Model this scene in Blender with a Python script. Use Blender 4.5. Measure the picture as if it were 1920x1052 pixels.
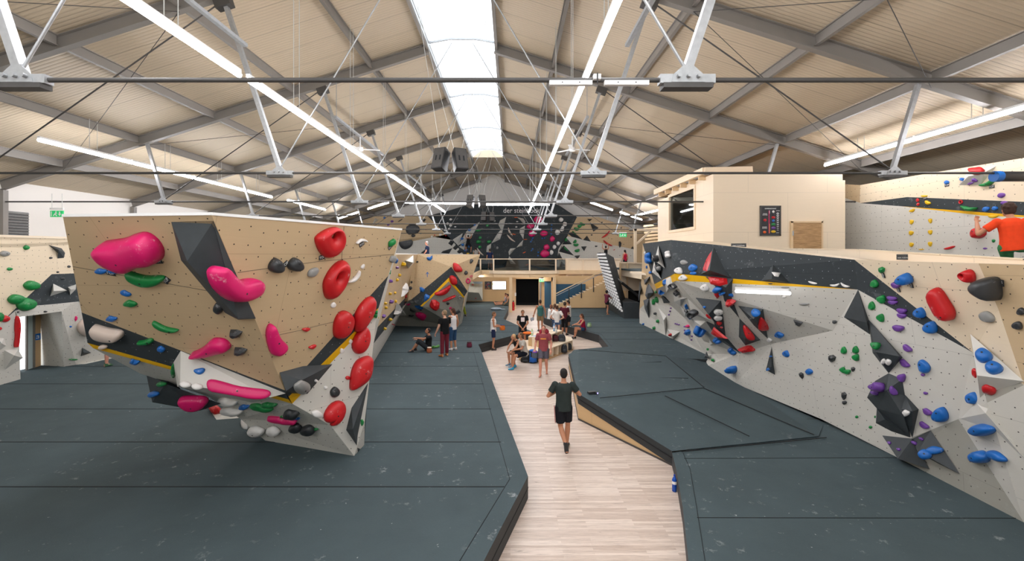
import bpy, bmesh, math, random
from mathutils import Vector, Matrix
from mathutils.bvhtree import BVHTree
for o in list(bpy.data.objects): bpy.data.objects.remove(o)
S = bpy.context.scene
C = S.collection
R = random.Random(7)
# ---------------------------------------------------------------- camera, light, exposure
F, CX, CY, CH = 850.0, 957.0, 480.0, 4.25      # focal length in pixels of a 1920 px frame, principal point, eye height
cd = bpy.data.cameras.new('camera'); cam = bpy.data.objects.new('camera', cd); C.objects.link(cam)
cam.location = (0, 0, CH); cam.rotation_euler = (math.pi/2, 0, 0)
cd.sensor_width = 36; cd.lens = F/1920*36
cd.shift_x = (960-CX)/1920; cd.shift_y = (CY-526)/1920
cd.clip_start = .05; cd.clip_end = 300
S.camera = cam
S.view_settings.view_transform = 'Standard'; S.view_settings.look = 'None'
S.view_settings.exposure = 0.0; S.view_settings.gamma = 1; S.view_settings.use_curve_mapping = False
w = bpy.data.worlds.new('daylight'); S.world = w; w.use_nodes = True
bg = w.node_tree.nodes['Background']; bg.inputs[0].default_value = (.93, .965, 1, 1); bg.inputs[1].default_value = 3.0
S.cycles.max_bounces = 8; S.cycles.diffuse_bounces = 5; S.cycles.transparent_max_bounces = 12
S.cycles.sample_clamp_indirect = 6
TUBE_POWER = 62.0
# ---------------------------------------------------------------- helpers
def V(px, py, Y=None, X=None, z=None):
    "the point of the place seen at a pixel, its distance given by Y, by X or by its height z"
    if X is not None: Y = F*X/(px-CX)
    if z is not None: Y = F*(CH-z)/(py-CY)
    return Vector(((px-CX)/F*Y, Y, CH-(py-CY)/F*Y))
EYE = Vector((0, 0, CH))
def ray(px, py): return Vector(((px-CX)/F, 1, -(py-CY)/F))
class Pl:
    def __init__(s, a, b, c):
        s.o = a; s.n = (b-a).cross(c-a).normalized()
        if s.n.dot(EYE-a) < 0: s.n = -s.n
    def at(s, px, py, off=0):
        d = ray(px, py); t = (s.o+s.n*off-EYE).dot(s.n)/d.dot(s.n); return EYE+d*t
def lin(c):
    if isinstance(c, str): c = [int(c[i:i+2], 16)/255 for i in (0, 2, 4)]
    return tuple((v/12.92 if v <= .04045 else ((v+.055)/1.055)**2.4) for v in c)+(1,)
def crop(ox, oy, s): return lambda x, y: (ox+x/s, oy+y/s)
# ---------------------------------------------------------------- materials
MATS = {}
class NT:
    def __init__(s, name):
        s.m = bpy.data.materials.new(name); s.m.use_nodes = True; s.t = s.m.node_tree; s.b = s.t.nodes['Principled BSDF']
    def n(s, typ, **kw):
        x = s.t.nodes.new(typ)
        for k, v in kw.items():
            if k[0] == 'i' and k[1:].isdigit(): x.inputs[int(k[1:])].default_value = v
            else: setattr(x, k, v)
        return x
    def l(s, a, b): s.t.links.new(a, b)
    def math(s, op, a, b=None, c=None):
        x = s.n('ShaderNodeMath', operation=op)
        for i, v in enumerate((a, b, c)):
            if v is None: continue
            if isinstance(v, (int, float)): x.inputs[i].default_value = v
            else: s.l(v, x.inputs[i])
        return x.outputs[0]
    def mix(s, fac, a, b):
        x = s.n('ShaderNodeMix', data_type='RGBA')
        for i, v in ((0, fac), (6, a), (7, b)):
            if isinstance(v, (int, float, tuple)): x.inputs[i].default_value = v
            else: s.l(v, x.inputs[i])
        return x.outputs[2]
    def coord(s, what='Object', scale=(1, 1, 1)):
        tc = s.n('ShaderNodeTexCoord'); mp = s.n('ShaderNodeMapping'); mp.inputs['Scale'].default_value = scale
        s.l(tc.outputs[what], mp.inputs[0]); return mp.outputs[0]
    def noise(s, co, scale, detail=4, rough=.5):
        x = s.n('ShaderNodeTexNoise'); x.inputs['Scale'].default_value = scale; x.inputs['Detail'].default_value = detail
        x.inputs['Roughness'].default_value = rough; s.l(co, x.inputs['Vector']); return x.outputs[0]
    def ramp(s, f, lo, hi):
        x = s.n('ShaderNodeMapRange'); x.inputs[1].default_value = lo; x.inputs[2].default_value = hi; s.l(f, x.inputs[0]); return x.outputs[0]
    def bump(s, h, d, st=1):
        x = s.n('ShaderNodeBump'); x.inputs['Distance'].default_value = d; x.inputs['Strength'].default_value = st
        s.l(h, x.inputs['Height']); s.l(x.outputs[0], s.b.inputs['Normal'])
def sc(c, k): return tuple(min(1, v*k) for v in c[:3])+(1,)
def plain(name, col, rough=.5, metal=0, var=.12, vs=6, emit=0, spec=.5, alpha=1):
    if name in MATS: return MATS[name]
    t = NT(name); c = lin(col)
    if var:
        f = t.noise(t.coord(), vs); t.l(t.mix(f, sc(c, 1-var), sc(c, 1+var)), t.b.inputs['Base Color'])
    else: t.b.inputs['Base Color'].default_value = c
    t.b.inputs['Roughness'].default_value = rough; t.b.inputs['Metallic'].default_value = metal
    t.b.inputs['Specular IOR Level'].default_value = spec
    if emit: t.b.inputs['Emission Color'].default_value = c; t.b.inputs['Emission Strength'].default_value = emit
    MATS[name] = t.m; return t.m
def panel(name, col, dot, rough=.6, grain=.1, dots=True, chalk=0, dotr=.05):
    "climbing wall board: grain, chalk dust and a grid of bolt holes"
    t = NT(name); c = lin(col); uv = t.coord('UV')
    g = t.noise(t.coord('UV', (1, 9, 1)), 2.2, 5, .6); f = t.noise(uv, .7, 3)
    a = t.mix(g, sc(c, 1-grain), sc(c, 1+grain)); a = t.mix(t.ramp(f, .3, .7), a, sc(c, 1-grain*.6))
    b = t.n('ShaderNodeTexBrick'); b.inputs['Scale'].default_value = 1; b.inputs['Mortar Size'].default_value = .004
    b.inputs['Brick Width'].default_value = 2.5; b.inputs['Row Height'].default_value = 1.25
    t.l(uv, b.inputs['Vector']); a = t.mix(t.math('MULTIPLY', b.outputs['Fac'], .45), a, sc(c, .45))
    if chalk:
        n1 = t.noise(uv, 2.6, 6, .7); a = t.mix(t.math('MULTIPLY', t.ramp(n1, .58, .8), chalk), a, (.75, .75, .75, 1))
    if dots:
        v = t.n('ShaderNodeTexVoronoi', voronoi_dimensions='2D'); v.inputs['Scale'].default_value = 5.0
        v.inputs['Randomness'].default_value = .42; t.l(uv, v.inputs['Vector'])
        a = t.mix(t.math('LESS_THAN', v.outputs['Distance'], dotr), a, lin(dot))
    t.l(a, t.b.inputs['Base Color']); t.b.inputs['Roughness'].default_value = rough; t.b.inputs['Specular IOR Level'].default_value = .3
    return t.m
M = {}
M['wood'] = panel('birch_board', 'c6ad89', '2b2520', .55, .08)
M['woodlit'] = panel('birch_board_lit', 'e6d4b8', '5b5147', .55, .05)  # same birch board, brighter light on it put into a paler colour
M['ply'] = panel('plain_plywood', 'ecdac0', '000000', .5, .05, dots=False)
M['ply2'] = panel('honey_plywood', 'd2b184', '000000', .5, .08, dots=False)
M['black'] = panel('black_board', '363c3f', 'a9aeb0', .75, .12, chalk=.25, dotr=.034)
M['grey'] = panel('light_grey_board', 'cfccc3', '3d3a37', .6, .04, chalk=.25)
M['mgrey'] = panel('mid_grey_board', '9d9b91', '46433f', .6, .05, chalk=.2)
M['yellow'] = panel('yellow_board', 'e2ad08', '000000', .5, .04, dots=False)
M['volblack'] = plain('black_volume', '343a3d', .6, var=.25, vs=9)
M['volgrey'] = plain('grey_volume', 'cfcdc6', .6, var=.06)
M['voldark'] = plain('dark_grey_volume', '50555a', .6, var=.12)
M['steel'] = plain('grey_painted_steel', '85807a', .5, .1, var=.12, vs=1.5)
M['steeldark'] = plain('dark_steel', '4b4947', .5, .3, var=.2)
M['galv'] = plain('galvanised_steel', 'a6a8a9', .4, .5, var=.25, vs=14)
M['rope'] = plain('steel_wire_rope', 'c9c9c4', .4, .3, var=0)
M['wallwhite'] = plain('white_plaster', 'e9e5df', .8, var=.03, vs=.5)
M['white'] = plain('white_plastic', 'ededeb', .45, var=.03)
M['blackp'] = plain('black_plastic', '2a2b2d', .45, var=.1)
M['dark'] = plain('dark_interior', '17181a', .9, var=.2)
M['blue'] = plain('petrol_blue_paint', '1d4861', .6, var=.06)
M['beam'] = plain('spruce_beam', 'e0c39a', .6, var=.12, vs=3)
M['beampale'] = plain('pale_spruce_beam', 'ecd6b8', .6, var=.08, vs=3)
M['tube'] = plain('lamp_tube', 'fbfaff', .5, var=0, emit=TUBE_POWER)
M['glassdoor'] = plain('frosted_glass', 'c9dada', .2, var=.02)
def m_roof():
    t = NT('trapezoidal_roof_sheet'); c = lin('cebda3'); co = t.coord()
    s = t.n('ShaderNodeSeparateXYZ'); t.l(co, s.inputs[0]); y = s.outputs[1]
    rib = t.math('PINGPONG', y, .055); h = t.ramp(rib, .012, .03)
    seam = t.math('LESS_THAN', t.math('PINGPONG', y, .5), .012)
    n = t.noise(co, .6, 3)
    a = t.mix(n, sc(c, .9), sc(c, 1.06)); a = t.mix(t.math('MULTIPLY', t.math('SUBTRACT', 1, h), .18), a, sc(c, .6)); a = t.mix(t.math('MULTIPLY', seam, .6), a, sc(c, .45))
    t.l(a, t.b.inputs['Base Color']); t.b.inputs['Roughness'].default_value = .5; t.bump(h, .02, .5); return t.m
M['roof'] = m_roof()
def m_mat():
    t = NT('charcoal_felt_mat'); c = lin('445155'); co = t.coord()
    f = t.noise(co, 1.1, 5, .6); g = t.noise(co, 60, 3)
    a = t.mix(t.ramp(f, .3, .7), sc(c, .86), sc(c, 1.12)); a = t.mix(t.math('MULTIPLY', g, .3), a, sc(c, 1.5))
    sm = t.math('MULTIPLY', t.ramp(t.noise(co, 4.3, 6, .75), .6, .75), t.ramp(t.noise(co, .8, 2), .46, .6))
    a = t.mix(t.math('MULTIPLY', sm, .55), a, (.62, .64, .65, 1))
    st = t.ramp(t.noise(co, 9, 3, .6), .735, .76); a = t.mix(t.math('MULTIPLY', st, .5), a, (.62, .64, .65, 1))
    t.l(a, t.b.inputs['Base Color']); t.b.inputs['Roughness'].default_value = .85; t.b.inputs['Specular IOR Level'].default_value = .25
    t.bump(g, .004, .5); return t.m
M['mat'] = m_mat()
M['seam'] = plain('mat_seam', '15181a', .9, var=0)
M['matside'] = plain('mat_edge_vinyl', '2b2f31', .65, var=.12)
def m_floor():
    t = NT('oak_strip_flooring'); co = t.coord()
    b = t.n('ShaderNodeTexBrick'); b.inputs['Scale'].default_value = 1; b.inputs['Mortar Size'].default_value = .0015; b.offset = .37
    b.inputs['Brick Width'].default_value = 1.2; b.inputs['Row Height'].default_value = .055
    b.inputs['Color1'].default_value = (0, 0, 0, 1); b.inputs['Color2'].default_value = (1, 1, 1, 1); b.inputs['Mortar'].default_value = (.2, .2, .2, 1)
    t.l(co, b.inputs['Vector'])
    st = t.noise(t.coord('Object', (.9, 16, 1)), 3.2, 7, .7); kn = t.noise(t.coord('Object', (1.2, 5, 1)), 4, 3)
    a = t.mix(b.outputs['Color'], lin('c2ae9f'), lin('e2d3c6')); a = t.mix(t.math('MULTIPLY', t.ramp(st, .5, .72), .62), a, lin('7d6a5c'))
    a = t.mix(t.math('MULTIPLY', t.ramp(st, .46, .3), .5), a, lin('eaddd0'))
    a = t.mix(t.math('MULTIPLY', t.ramp(kn, .68, .75), .5), a, lin('6d5749'))
    t.l(a, t.b.inputs['Base Color']); t.b.inputs['Roughness'].default_value = .42; return t.m
M['floor'] = m_floor()
def m_oak():
    t = NT('oak_door_veneer'); st = t.noise(t.coord('Object', (1.2, 8, 9)), 2.5, 6, .65)
    t.l(t.mix(t.ramp(st, .3, .7), lin('8f6b45'), lin('c9a273')), t.b.inputs['Base Color']); t.b.inputs['Roughness'].default_value = .5; return t.m
M['oak'] = m_oak()
HC = {'pink': 'd81468', 'red': 'c4161d', 'green': '12813d', 'blue': '1767b8', 'black': '303234', 'white': 'e9e6e2', 'grey': '8f8f8c', 'yellow': 'e0b412',
      'purple': '6d4096', 'orange': 'e8601c', 'cream': 'dccabd'}
for k, c in HC.items():
    t = NT('resin_'+k); cc = lin(c); co = t.coord(); f = t.noise(co, 5, 3)
    a = t.mix(f, sc(cc, .88), sc(cc, 1.1)); ch = t.math('MULTIPLY', t.ramp(t.noise(co, 7, 6, .7), .6, .72), .5 if k != 'white' else .1)
    a = t.mix(ch, a, (.8, .78, .77, 1)); t.l(a, t.b.inputs['Base Color'])
    t.b.inputs['Roughness'].default_value = .42; t.bump(t.noise(co, 140, 2), .002, .4); M['h_'+k] = t.m
M['chalk'] = plain('chalk_dust', 'e8e4e2', .9, var=.05)
def m_glass():
    t = NT('clear_tinted_glass'); tr = t.n('ShaderNodeBsdfTransparent'); tr.inputs[0].default_value = (.62, .66, .68, 1)
    gl = t.n('ShaderNodeBsdfGlossy'); gl.inputs['Roughness'].default_value = .03; mx = t.n('ShaderNodeMixShader'); mx.inputs[0].default_value = .1
    t.l(tr.outputs[0], mx.inputs[1]); t.l(gl.outputs[0], mx.inputs[2]); t.l(mx.outputs[0], t.t.nodes['Material Output'].inputs[0]); return t.m
M['glass'] = m_glass()
M['tube2'] = plain('lamp_tube_dim', 'fbfaff', .5, var=0, emit=3)
M['tube3'] = plain('lamp_tube_soft', 'fbfaff', .5, var=0, emit=46)
def m_sky():
    t = NT('opal_polycarbonate'); tr = t.n('ShaderNodeBsdfTransparent'); tr.inputs[0].default_value = (.95, .97, 1, 1)
    tl = t.n('ShaderNodeBsdfTranslucent'); tl.inputs[0].default_value = (.95, .97, 1, 1); mx = t.n('ShaderNodeMixShader'); mx.inputs[0].default_value = .3
    t.l(tr.outputs[0], mx.inputs[1]); t.l(tl.outputs[0], mx.inputs[2]); t.l(mx.outputs[0], t.t.nodes['Material Output'].inputs[0]); return t.m
M['opal'] = m_sky()
# ---------------------------------------------------------------- mesh building
class MB:
    def __init__(s): s.v = []; s.f = []; s.m = []; s.s = []; s.k = []
    def mi(s, m):
        m = M[m] if isinstance(m, str) else m
        if m not in s.k: s.k.append(m)
        return s.k.index(m)
    def add(s, vs, fs, m, smooth=False):
        o = len(s.v); s.v += [Vector(p) for p in vs]; i = s.mi(m)
        for f in fs: s.f.append([o+j for j in f]); s.m.append(i); s.s.append(smooth)
    def poly(s, pts, m, face=None):
        pts = [Vector(p) for p in pts]
        if face is not None:
            n = Vector((0, 0, 0))
            for i in range(len(pts)): n += pts[i].cross(pts[(i+1) % len(pts)])
            if n.dot(face-pts[0]) < 0: pts = pts[::-1]
        s.add(pts, [list(range(len(pts)))], m)
    def box(s, c, d, m, rot=None):
        c = Vector(c); x, y, z = [k/2 for k in d]
        vs = [Vector((a*x, b*y, e*z)) for a in (-1, 1) for b in (-1, 1) for e in (-1, 1)]
        if rot is not None: vs = [rot @ p for p in vs]
        s.add([p+c for p in vs], [(0, 1, 3, 2), (4, 6, 7, 5), (0, 4, 5, 1), (2, 3, 7, 6), (0, 2, 6, 4), (1, 5, 7, 3)], m)
    def span(s, a, b, m): s.box([(a[i]+b[i])/2 for i in range(3)], [abs(b[i]-a[i]) for i in range(3)], m)
    def bar(s, a, b, w, h, m, up=Vector((0, 0, 1))):
        a, b = Vector(a), Vector(b); d = (b-a).normalized(); r = d.cross(up)
        if r.length < 1e-3: r = d.cross(Vector((1, 0, 0)))
        r.normalize(); u = r.cross(d); q = [r*i*w/2+u*j*h/2 for i, j in ((-1, -1), (1, -1), (1, 1), (-1, 1))]
        s.add([a+p for p in q]+[b+p for p in q], [(3, 2, 1, 0), (4, 5, 6, 7), (0, 1, 5, 4), (1, 2, 6, 5), (2, 3, 7, 6), (3, 0, 4, 7)], m)
    def ibeam(s, a, b, w, h, m):
        a, b = Vector(a), Vector(b); d = (b-a).normalized(); r = d.cross(Vector((0, 0, 1))).normalized(); u = r.cross(d); t = .018
        for e in (-1, 1): s.bar(a+u*e*(h/2-t/2), b+u*e*(h/2-t/2), w, t, m)
        s.bar(a, b, t, h-2*t, m)
    def tube(s, a, b, r0, m, r1=None, n=8, cap=True, smooth=True):
        a, b = Vector(a), Vector(b); r1 = r0 if r1 is None else r1; d = (b-a).normalized()
        x = d.orthogonal().normalized(); y = d.cross(x)
        vs = [p+(x*math.cos(t)+y*math.sin(t))*r for p, r in ((a, r0), (b, r1)) for t in [2*math.pi*i/n for i in range(n)]]
        s.add(vs, [(i, (i+1) % n, n+(i+1) % n, n+i) for i in range(n)], m, smooth)
        if cap: s.add(vs, [tuple(range(n))[::-1], tuple(range(n, 2*n))], m)
    def ell(s, c, r, m, rot=None, n=12, k=8):
        c = Vector(c); vs = []; fs = []
        if not hasattr(r, '__len__'): r = (r, r, r)
        for i in range(1, k):
            th = math.pi*i/k
            for j in range(n):
                p = Vector((r[0]*math.sin(th)*math.cos(2*math.pi*j/n), r[1]*math.sin(th)*math.sin(2*math.pi*j/n), r[2]*math.cos(th))); vs.append(p)
        vs += [Vector((0, 0, r[2])), Vector((0, 0, -r[2]))]
        for i in range(k-2):
            for j in range(n): fs.append((i*n+j, (i+1)*n+j, (i+1)*n+(j+1) % n, i*n+(j+1) % n))
        t, b = len(vs)-2, len(vs)-1
        for j in range(n): fs.append((t, j, (j+1) % n)); fs.append((b, (k-2)*n+(j+1) % n, (k-2)*n+j))
        if rot is not None: vs = [rot @ p for p in vs]
        s.add([p+c for p in vs], fs, m, True)
    def loft(s, rings, m, n=16, smooth=True):
        "rings: (centre, u, v) with u, v half axes"
        vs = []; fs = []
        for c, u, v in rings:
            for j in range(n): t = 2*math.pi*j/n; vs.append(Vector(c)+Vector(u)*math.cos(t)+Vector(v)*math.sin(t))
        for i in range(len(rings)-1):
            for j in range(n): fs.append((i*n+j, i*n+(j+1) % n, (i+1)*n+(j+1) % n, (i+1)*n+j))
        fs.append(tuple(range(n))[::-1]); fs.append(tuple(range((len(rings)-1)*n, len(rings)*n)))
        s.add(vs, fs, m, smooth)
    def prism(s, pts, d, m, side=None):
        "closed outline (3-D points) pushed along vector d"
        pts = [Vector(p) for p in pts]; d = Vector(d); n = len(pts)
        s.add(pts, [tuple(range(n))], m); s.add([p+d for p in pts], [tuple(range(n))[::-1]], m)
        s.add(pts+[p+d for p in pts], [(i, n+i, n+(i+1) % n, (i+1) % n) for i in range(n)], side or m)
    def build(s, name, parent=None, org=None, fix=False):
        me = bpy.data.meshes.new(name); org = Vector(org) if org is not None else Vector((0, 0, 0))
        me.from_pydata([p-org for p in s.v], [], s.f)
        for m in s.k: me.materials.append(m)
        me.polygons.foreach_set('material_index', s.m); me.polygons.foreach_set('use_smooth', s.s)
        uv = me.uv_layers.new(name='uv')
        for p in me.polygons:
            n = p.normal; h = Vector((-n.y, n.x, 0))
            if h.length < .15: h = Vector((1, 0, 0))
            h.normalize(); k = n.cross(h); o = s.v
            for li, vi in zip(p.loop_indices, p.vertices): q = s.v[vi]; uv.data[li].uv = (q.dot(h), q.dot(k))
        if fix:
            bm = bmesh.new(); bm.from_mesh(me); bmesh.ops.remove_doubles(bm, verts=bm.verts, dist=1e-4)
            bmesh.ops.recalc_face_normals(bm, faces=bm.faces); bm.to_mesh(me); bm.free()
        o = bpy.data.objects.new(name, me); C.objects.link(o); o.location = org
        if parent is not None:
            o.parent = parent; o.location = org-parent_pos(parent)
        return o
POS = {}
def parent_pos(o):
    p = Vector((0, 0, 0))
    while o is not None: p += Vector(o.location); o = o.parent
    return p
def tag(o, label=None, cat=None, group=None, kind=None):
    if label: o['label'] = label
    if cat: o['category'] = cat
    if group: o['group'] = group
    if kind: o['kind'] = kind
    return o
def empty(name, loc, label=None, cat=None, group=None):
    o = bpy.data.objects.new(name, None); C.objects.link(o); o.location = loc; o.empty_display_size = .1
    return tag(o, label, cat, group)
def st(o): o['kind'] = 'structure'; return o
def copy_tree(o, loc=None):
    c = o.copy(); C.objects.link(c)
    if loc is not None: c.location = loc
    for ch in list(o.children):
        d = ch.copy(); C.objects.link(d); d.parent = c
        for g in ch.children: e = g.copy(); C.objects.link(e); e.parent = d
    return c
TREES = []
def solid(mb):
    TREES.append(BVHTree.FromPolygons([tuple(p) for p in mb.v], mb.f))
def cast(px, py):
    d = ray(px, py).normalized(); best = None
    for t in TREES:
        h = t.ray_cast(EYE, d)
        if h[0] is not None and (best is None or h[3] < best[2]): best = (h[0], h[1], h[3])
    if best is None: return None
    n = best[1]
    if n.dot(d) > 0: n = -n
    return best[0], n
# ---------------------------------------------------------------- the hall: roof, frames, walls, floor
XC = -1.6; RZ = 11.33; SL = .32                # ridge line, rafter underside at the ridge, roof slope
ROWS = [4.64+5.2*i for i in range(8)]          # steel frames
Y0, YE = -4.0, 42.0
def rz(off): return RZ-SL*abs(off)
OFFS = [1.13, 3.0, 5.56, 8.2, 10.7, 13.2]
for side, sg in (('left', -1), ('right', 1)):
    mb = MB(); w_ = 15.9 if sg < 0 else 19
    a = [(XC+sg*1.1, Y0, rz(1.1)+.36), (XC+sg*w_, Y0, rz(w_)+.36), (XC+sg*w_, YE, rz(w_)+.36), (XC+sg*1.1, YE, rz(1.1)+.36)]
    mb.poly(a, 'roof', EYE); mb.prism([p+Vector((0, 0, .05)) for p in map(Vector, a)], (0, 0, .08), 'steel'); st(mb.build('ceiling' if sg < 0 else 'ceiling_right'))
mb = MB(); a = (XC-1.13, XC+1.13)
mb.poly([(a[0], 32.5, rz(1.1)+.34), (a[0], YE, rz(1.1)+.34), (XC, YE, rz(0)+.5), (XC, 32.5, rz(0)+.5)], 'roof', EYE)
mb.poly([(a[1], 32.5, rz(1.1)+.34), (a[1], YE, rz(1.1)+.34), (XC, YE, rz(0)+.5), (XC, 32.5, rz(0)+.5)], 'roof', EYE)
mb.poly([(a[0], 32.5, rz(1.1)+.34), (a[1], 32.5, rz(1.1)+.34), (XC, 32.5, rz(0)+.9)], 'roof', EYE); st(mb.build('ceiling_ridge'))
# skylight: opal vault in 5.2 m bays on upstands
sky = empty('window_1', (XC, 14, rz(1.1)+.4)); sky['kind'] = 'structure'
for y in range(7):
    ya = Y0+y*5.2+.02; yb = min(ya+5.16, 32.5); mb = MB(); n = 10; vs = []
    for yy in (ya, yb):
        for i in range(n+1): t = math.pi*i/n; vs.append((XC-1.1*math.cos(t), yy, rz(1.1)+.42+.42*math.sin(t)))
    mb.add(vs, [(i, i+1, n+2+i, n+1+i) for i in range(n)], 'opal', True); mb.build('pane', sky)
for sg in (-1, 1):
    mb = MB(); mb.box((XC+sg*1.13, (Y0+32.5)/2, rz(1.1)+.32), (.07, 32.5-Y0, .3), 'galv'); mb.build('frame', sky)
for y in ROWS[:6]:
    mb = MB(); mb.bar((XC-1.1, y+.1, rz(1.1)+.4), (XC-.45, y+.1, rz(1.1)+.52), .05, .06, 'galv'); mb.bar((XC-.45, y+.1, rz(1.1)+.52), (XC+.45, y+.1, rz(1.1)+.52), .05, .06, 'galv')
    mb.bar((XC+.45, y+.1, rz(1.1)+.52), (XC+1.1, y+.1, rz(1.1)+.4), .05, .06, 'galv'); mb.build('glazing_bar', sky)
# gable, side walls
mb = MB(); mb.prism([(-17.2, YE, -.2), (18, YE, -.2), (18, YE, rz(19.6)+.36), (XC, YE, rz(0)+.5), (-17.2, YE, rz(15.6)+.4)], (0, .25, 0), 'wallwhite'); st(mb.build('wall_back'))
mb = MB(); mb.span((-17.25, Y0, 3.4), (-16.95, YE, rz(15.4)+.4), 'wallwhite'); mb.span((-17.25, Y0, -.2), (-16.95, 14.6, 3.4), 'wallwhite'); mb.span((-17.25, 16.3, -.2), (-16.95, YE, 3.4), 'wallwhite'); st(mb.build('wall_left'))
mb = MB(); mb.span((17.2, Y0, -.2), (17.4, YE, rz(19)+.3), 'wallwhite'); st(mb.build('wall_right'))
mb = MB(); mb.prism([(-17.2, Y0-.1, -.2), (17.4, Y0-.1, -.2), (17.4, Y0-.1, 5.6), (-17.2, Y0-.1, 5.6)], (0, -.2, 0), 'wallwhite'); st(mb.build('wall_light_block'))  # added unseen behind the camera to block low front light, open above
mb = MB(); mb.span((-17.3, Y0, -.12), (18, 46, 0), 'floor'); st(mb.build('floor'))
# frames: rafters, struts, tie rods
def frame(y, i):
    f = empty('roof_truss', (XC, y, 6.05))
    tag(f, None, 'roof truss', 'steel frames across the hall')
    for sg in (-1, 1):
        mb = MB(); e = 15.3
        mb.ibeam((XC+sg*1.1, y, rz(1.1)+.15), (XC+sg*e, y, rz(e)+.15), .16, .3, 'steel')
        mb.build('rafter', f)
        for k, (bx, tx) in enumerate(((3.4, 4.62), (9.9, 10.45))):
            b = Vector((XC+sg*bx, y, 6.05)); t = Vector((XC+sg*tx, y, rz(tx)-.02))
            mb = MB(); mb.bar(b+Vector((0, 0, .08)), t, .1 if k == 0 else .085, .085, 'galv'); mb.build('strut', f)
            mb = MB(); mb.box(b, (.56, .1, .09), 'galv')
            mb.box(b+Vector((0, 0, -.07)), (.5, .13, .05), 'steeldark')
            vs = [b+Vector(p) for p in ((-.17, -.06, -.04), (.17, -.06, -.04), (.15, -.06, .04), (.05, -.06, .13), (-.05, -.06, .13), (-.15, -.06, .04))]
            mb.prism(vs, (0, .02, 0), 'galv')
            for dx in (-.1, 0, .1): mb.tube(b+Vector((dx, -.1, .02)), b+Vector((dx, -.05, .02)), .024, 'galv', n=6)
            mb.build('rod_bracket', f)
            mb = MB()
            if k == 0: mb.tube(b+Vector((0, 0, .1)), (XC+sg*.35, y, rz(.35)+.1), .016, 'galv', n=6)
            else: mb.tube(b+Vector((0, 0, .05)), (XC+sg*4.75, y, rz(4.75)-.1), .016, 'steeldark', n=6)
            mb.build('tie_brace', f)
        t = Vector((XC+sg*4.62, y, rz(4.62)-.12)); mb = MB(); mb.box(t, (.34, .2, .2), 'steeldark', Matrix.Rotation(sg*.31, 3, 'Y')); mb.build('strut_head', f)
    mb = MB(); mb.tube((XC-15.3, y, 6.05), (XC+15.3 if y > 8 else XC+15.3, y, 6.05), .026, 'steeldark', n=8); mb.build('tie_rod', f)
    for sg in (-1, 1):
        mb = MB(); mb.ibeam((XC+sg*15.25, y, -.1), (XC+sg*15.25, y, rz(15.3)+.1), .2, .22, 'steel') if 0 else mb.box((XC+sg*15.22, y, (rz(15.3)+4.9)/2), (.16, .16, rz(15.3)-4.9), 'steel'); mb.build('eaves_post', f)
    return f
names = ['nearest steel roof truss, its dark tie rod crossing the top of the view', 'second nearest steel roof truss, tie rod passing in front of the plywood cabin',
         'third nearest grey steel roof truss with pale angled struts', 'fourth nearest grey steel roof truss, behind the two hanging loudspeakers', 'fifth nearest grey steel truss under the long skylight',
         'sixth nearest steel truss, under the far part of the skylight', 'second farthest steel truss, just beyond the end of the skylight', 'farthest steel truss, in front of the black wall with lettering']
for i, y in enumerate(ROWS): frame(y, i)['label'] = names[i]
# purlins: one straight beam per bay
WH = {-1: 'left', 1: 'right'}
ORD = ['first', 'second', 'third', 'fourth', 'fifth', 'sixth', 'seventh', 'eighth', 'ninth', 'tenth', 'eleventh', 'twelfth', 'thirteenth', 'fourteenth', 'fifteenth', 'sixteenth', 'seventeenth', 'eighteenth', 'nineteenth', 'twentieth']
for sg in (-1, 1):
    for j, off in enumerate(OFFS):
        mb = MB()
        for i in range(-1, 8):
            ya = Y0 if i < 0 else ROWS[i]+.06; yb = ROWS[i+1]-.06 if i < 7 else YE
            mb.ibeam((XC+sg*off, ya, rz(off)+.2), (XC+sg*off, yb, rz(off)+.2), .09, .24, 'steel')
        tag(mb.build('purlin'), '%s steel roof purlin out from the skylight, on the %s roof slope' % (ORD[j], WH[sg]), 'purlin', 'steel purlins along the hall roof')
# thin bracing cables in the roof plane
mb0 = [((3.0, 4), (10.7, 9.8)), ((13.2, 4), (5.56, 9.8)), ((5.56, 9.8), (13.2, 15)), ((10.7, 15), (3, 20.2))]
for sg in (-1, 1):
    for k, ((o1, y1), (o2, y2)) in enumerate(mb0):
        mb = MB(); mb.tube((XC+sg*o1, y1, rz(o1)-.02), (XC+sg*o2, y2, rz(o2)-.02), .008, 'steeldark', n=5)
        tag(mb.build('bracing_cable'), '%s nearest thin diagonal bracing cable under the %s roof slope' % (ORD[k], WH[sg]), 'cable', 'roof bracing cables')
# pale cable channels between struts
for k, (sg, ya, yb) in enumerate(((-1, 8.0, 9.8), (1, 8.0, 9.8), (-1, 14.8, 20.4), (1, 14.8, 20.4), (-1, 25.3, 30.6))):
    mb = MB(); x = XC+sg*4.12; mb.bar((x, ya, 8.8), (x, yb, 8.8), .09, .07, 'galv'); mb.tube((x, ya+.1, 8.8), (x, ya+.1, rz(4.2)), .01, 'galv', n=5)
    tag(mb.build('cable_channel'), ['pale metal channel fixed to struts above the big boulder, nearest on the left', 'pale metal channel fixed to struts, nearest on the right of the lamp row', 'pale metal channel between third and fourth truss left of the skylight',
        'pale metal channel between third and fourth truss right of the skylight', 'pale metal channel beyond the fifth truss on the left'][k], 'cable channel', 'cable channels')
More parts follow.
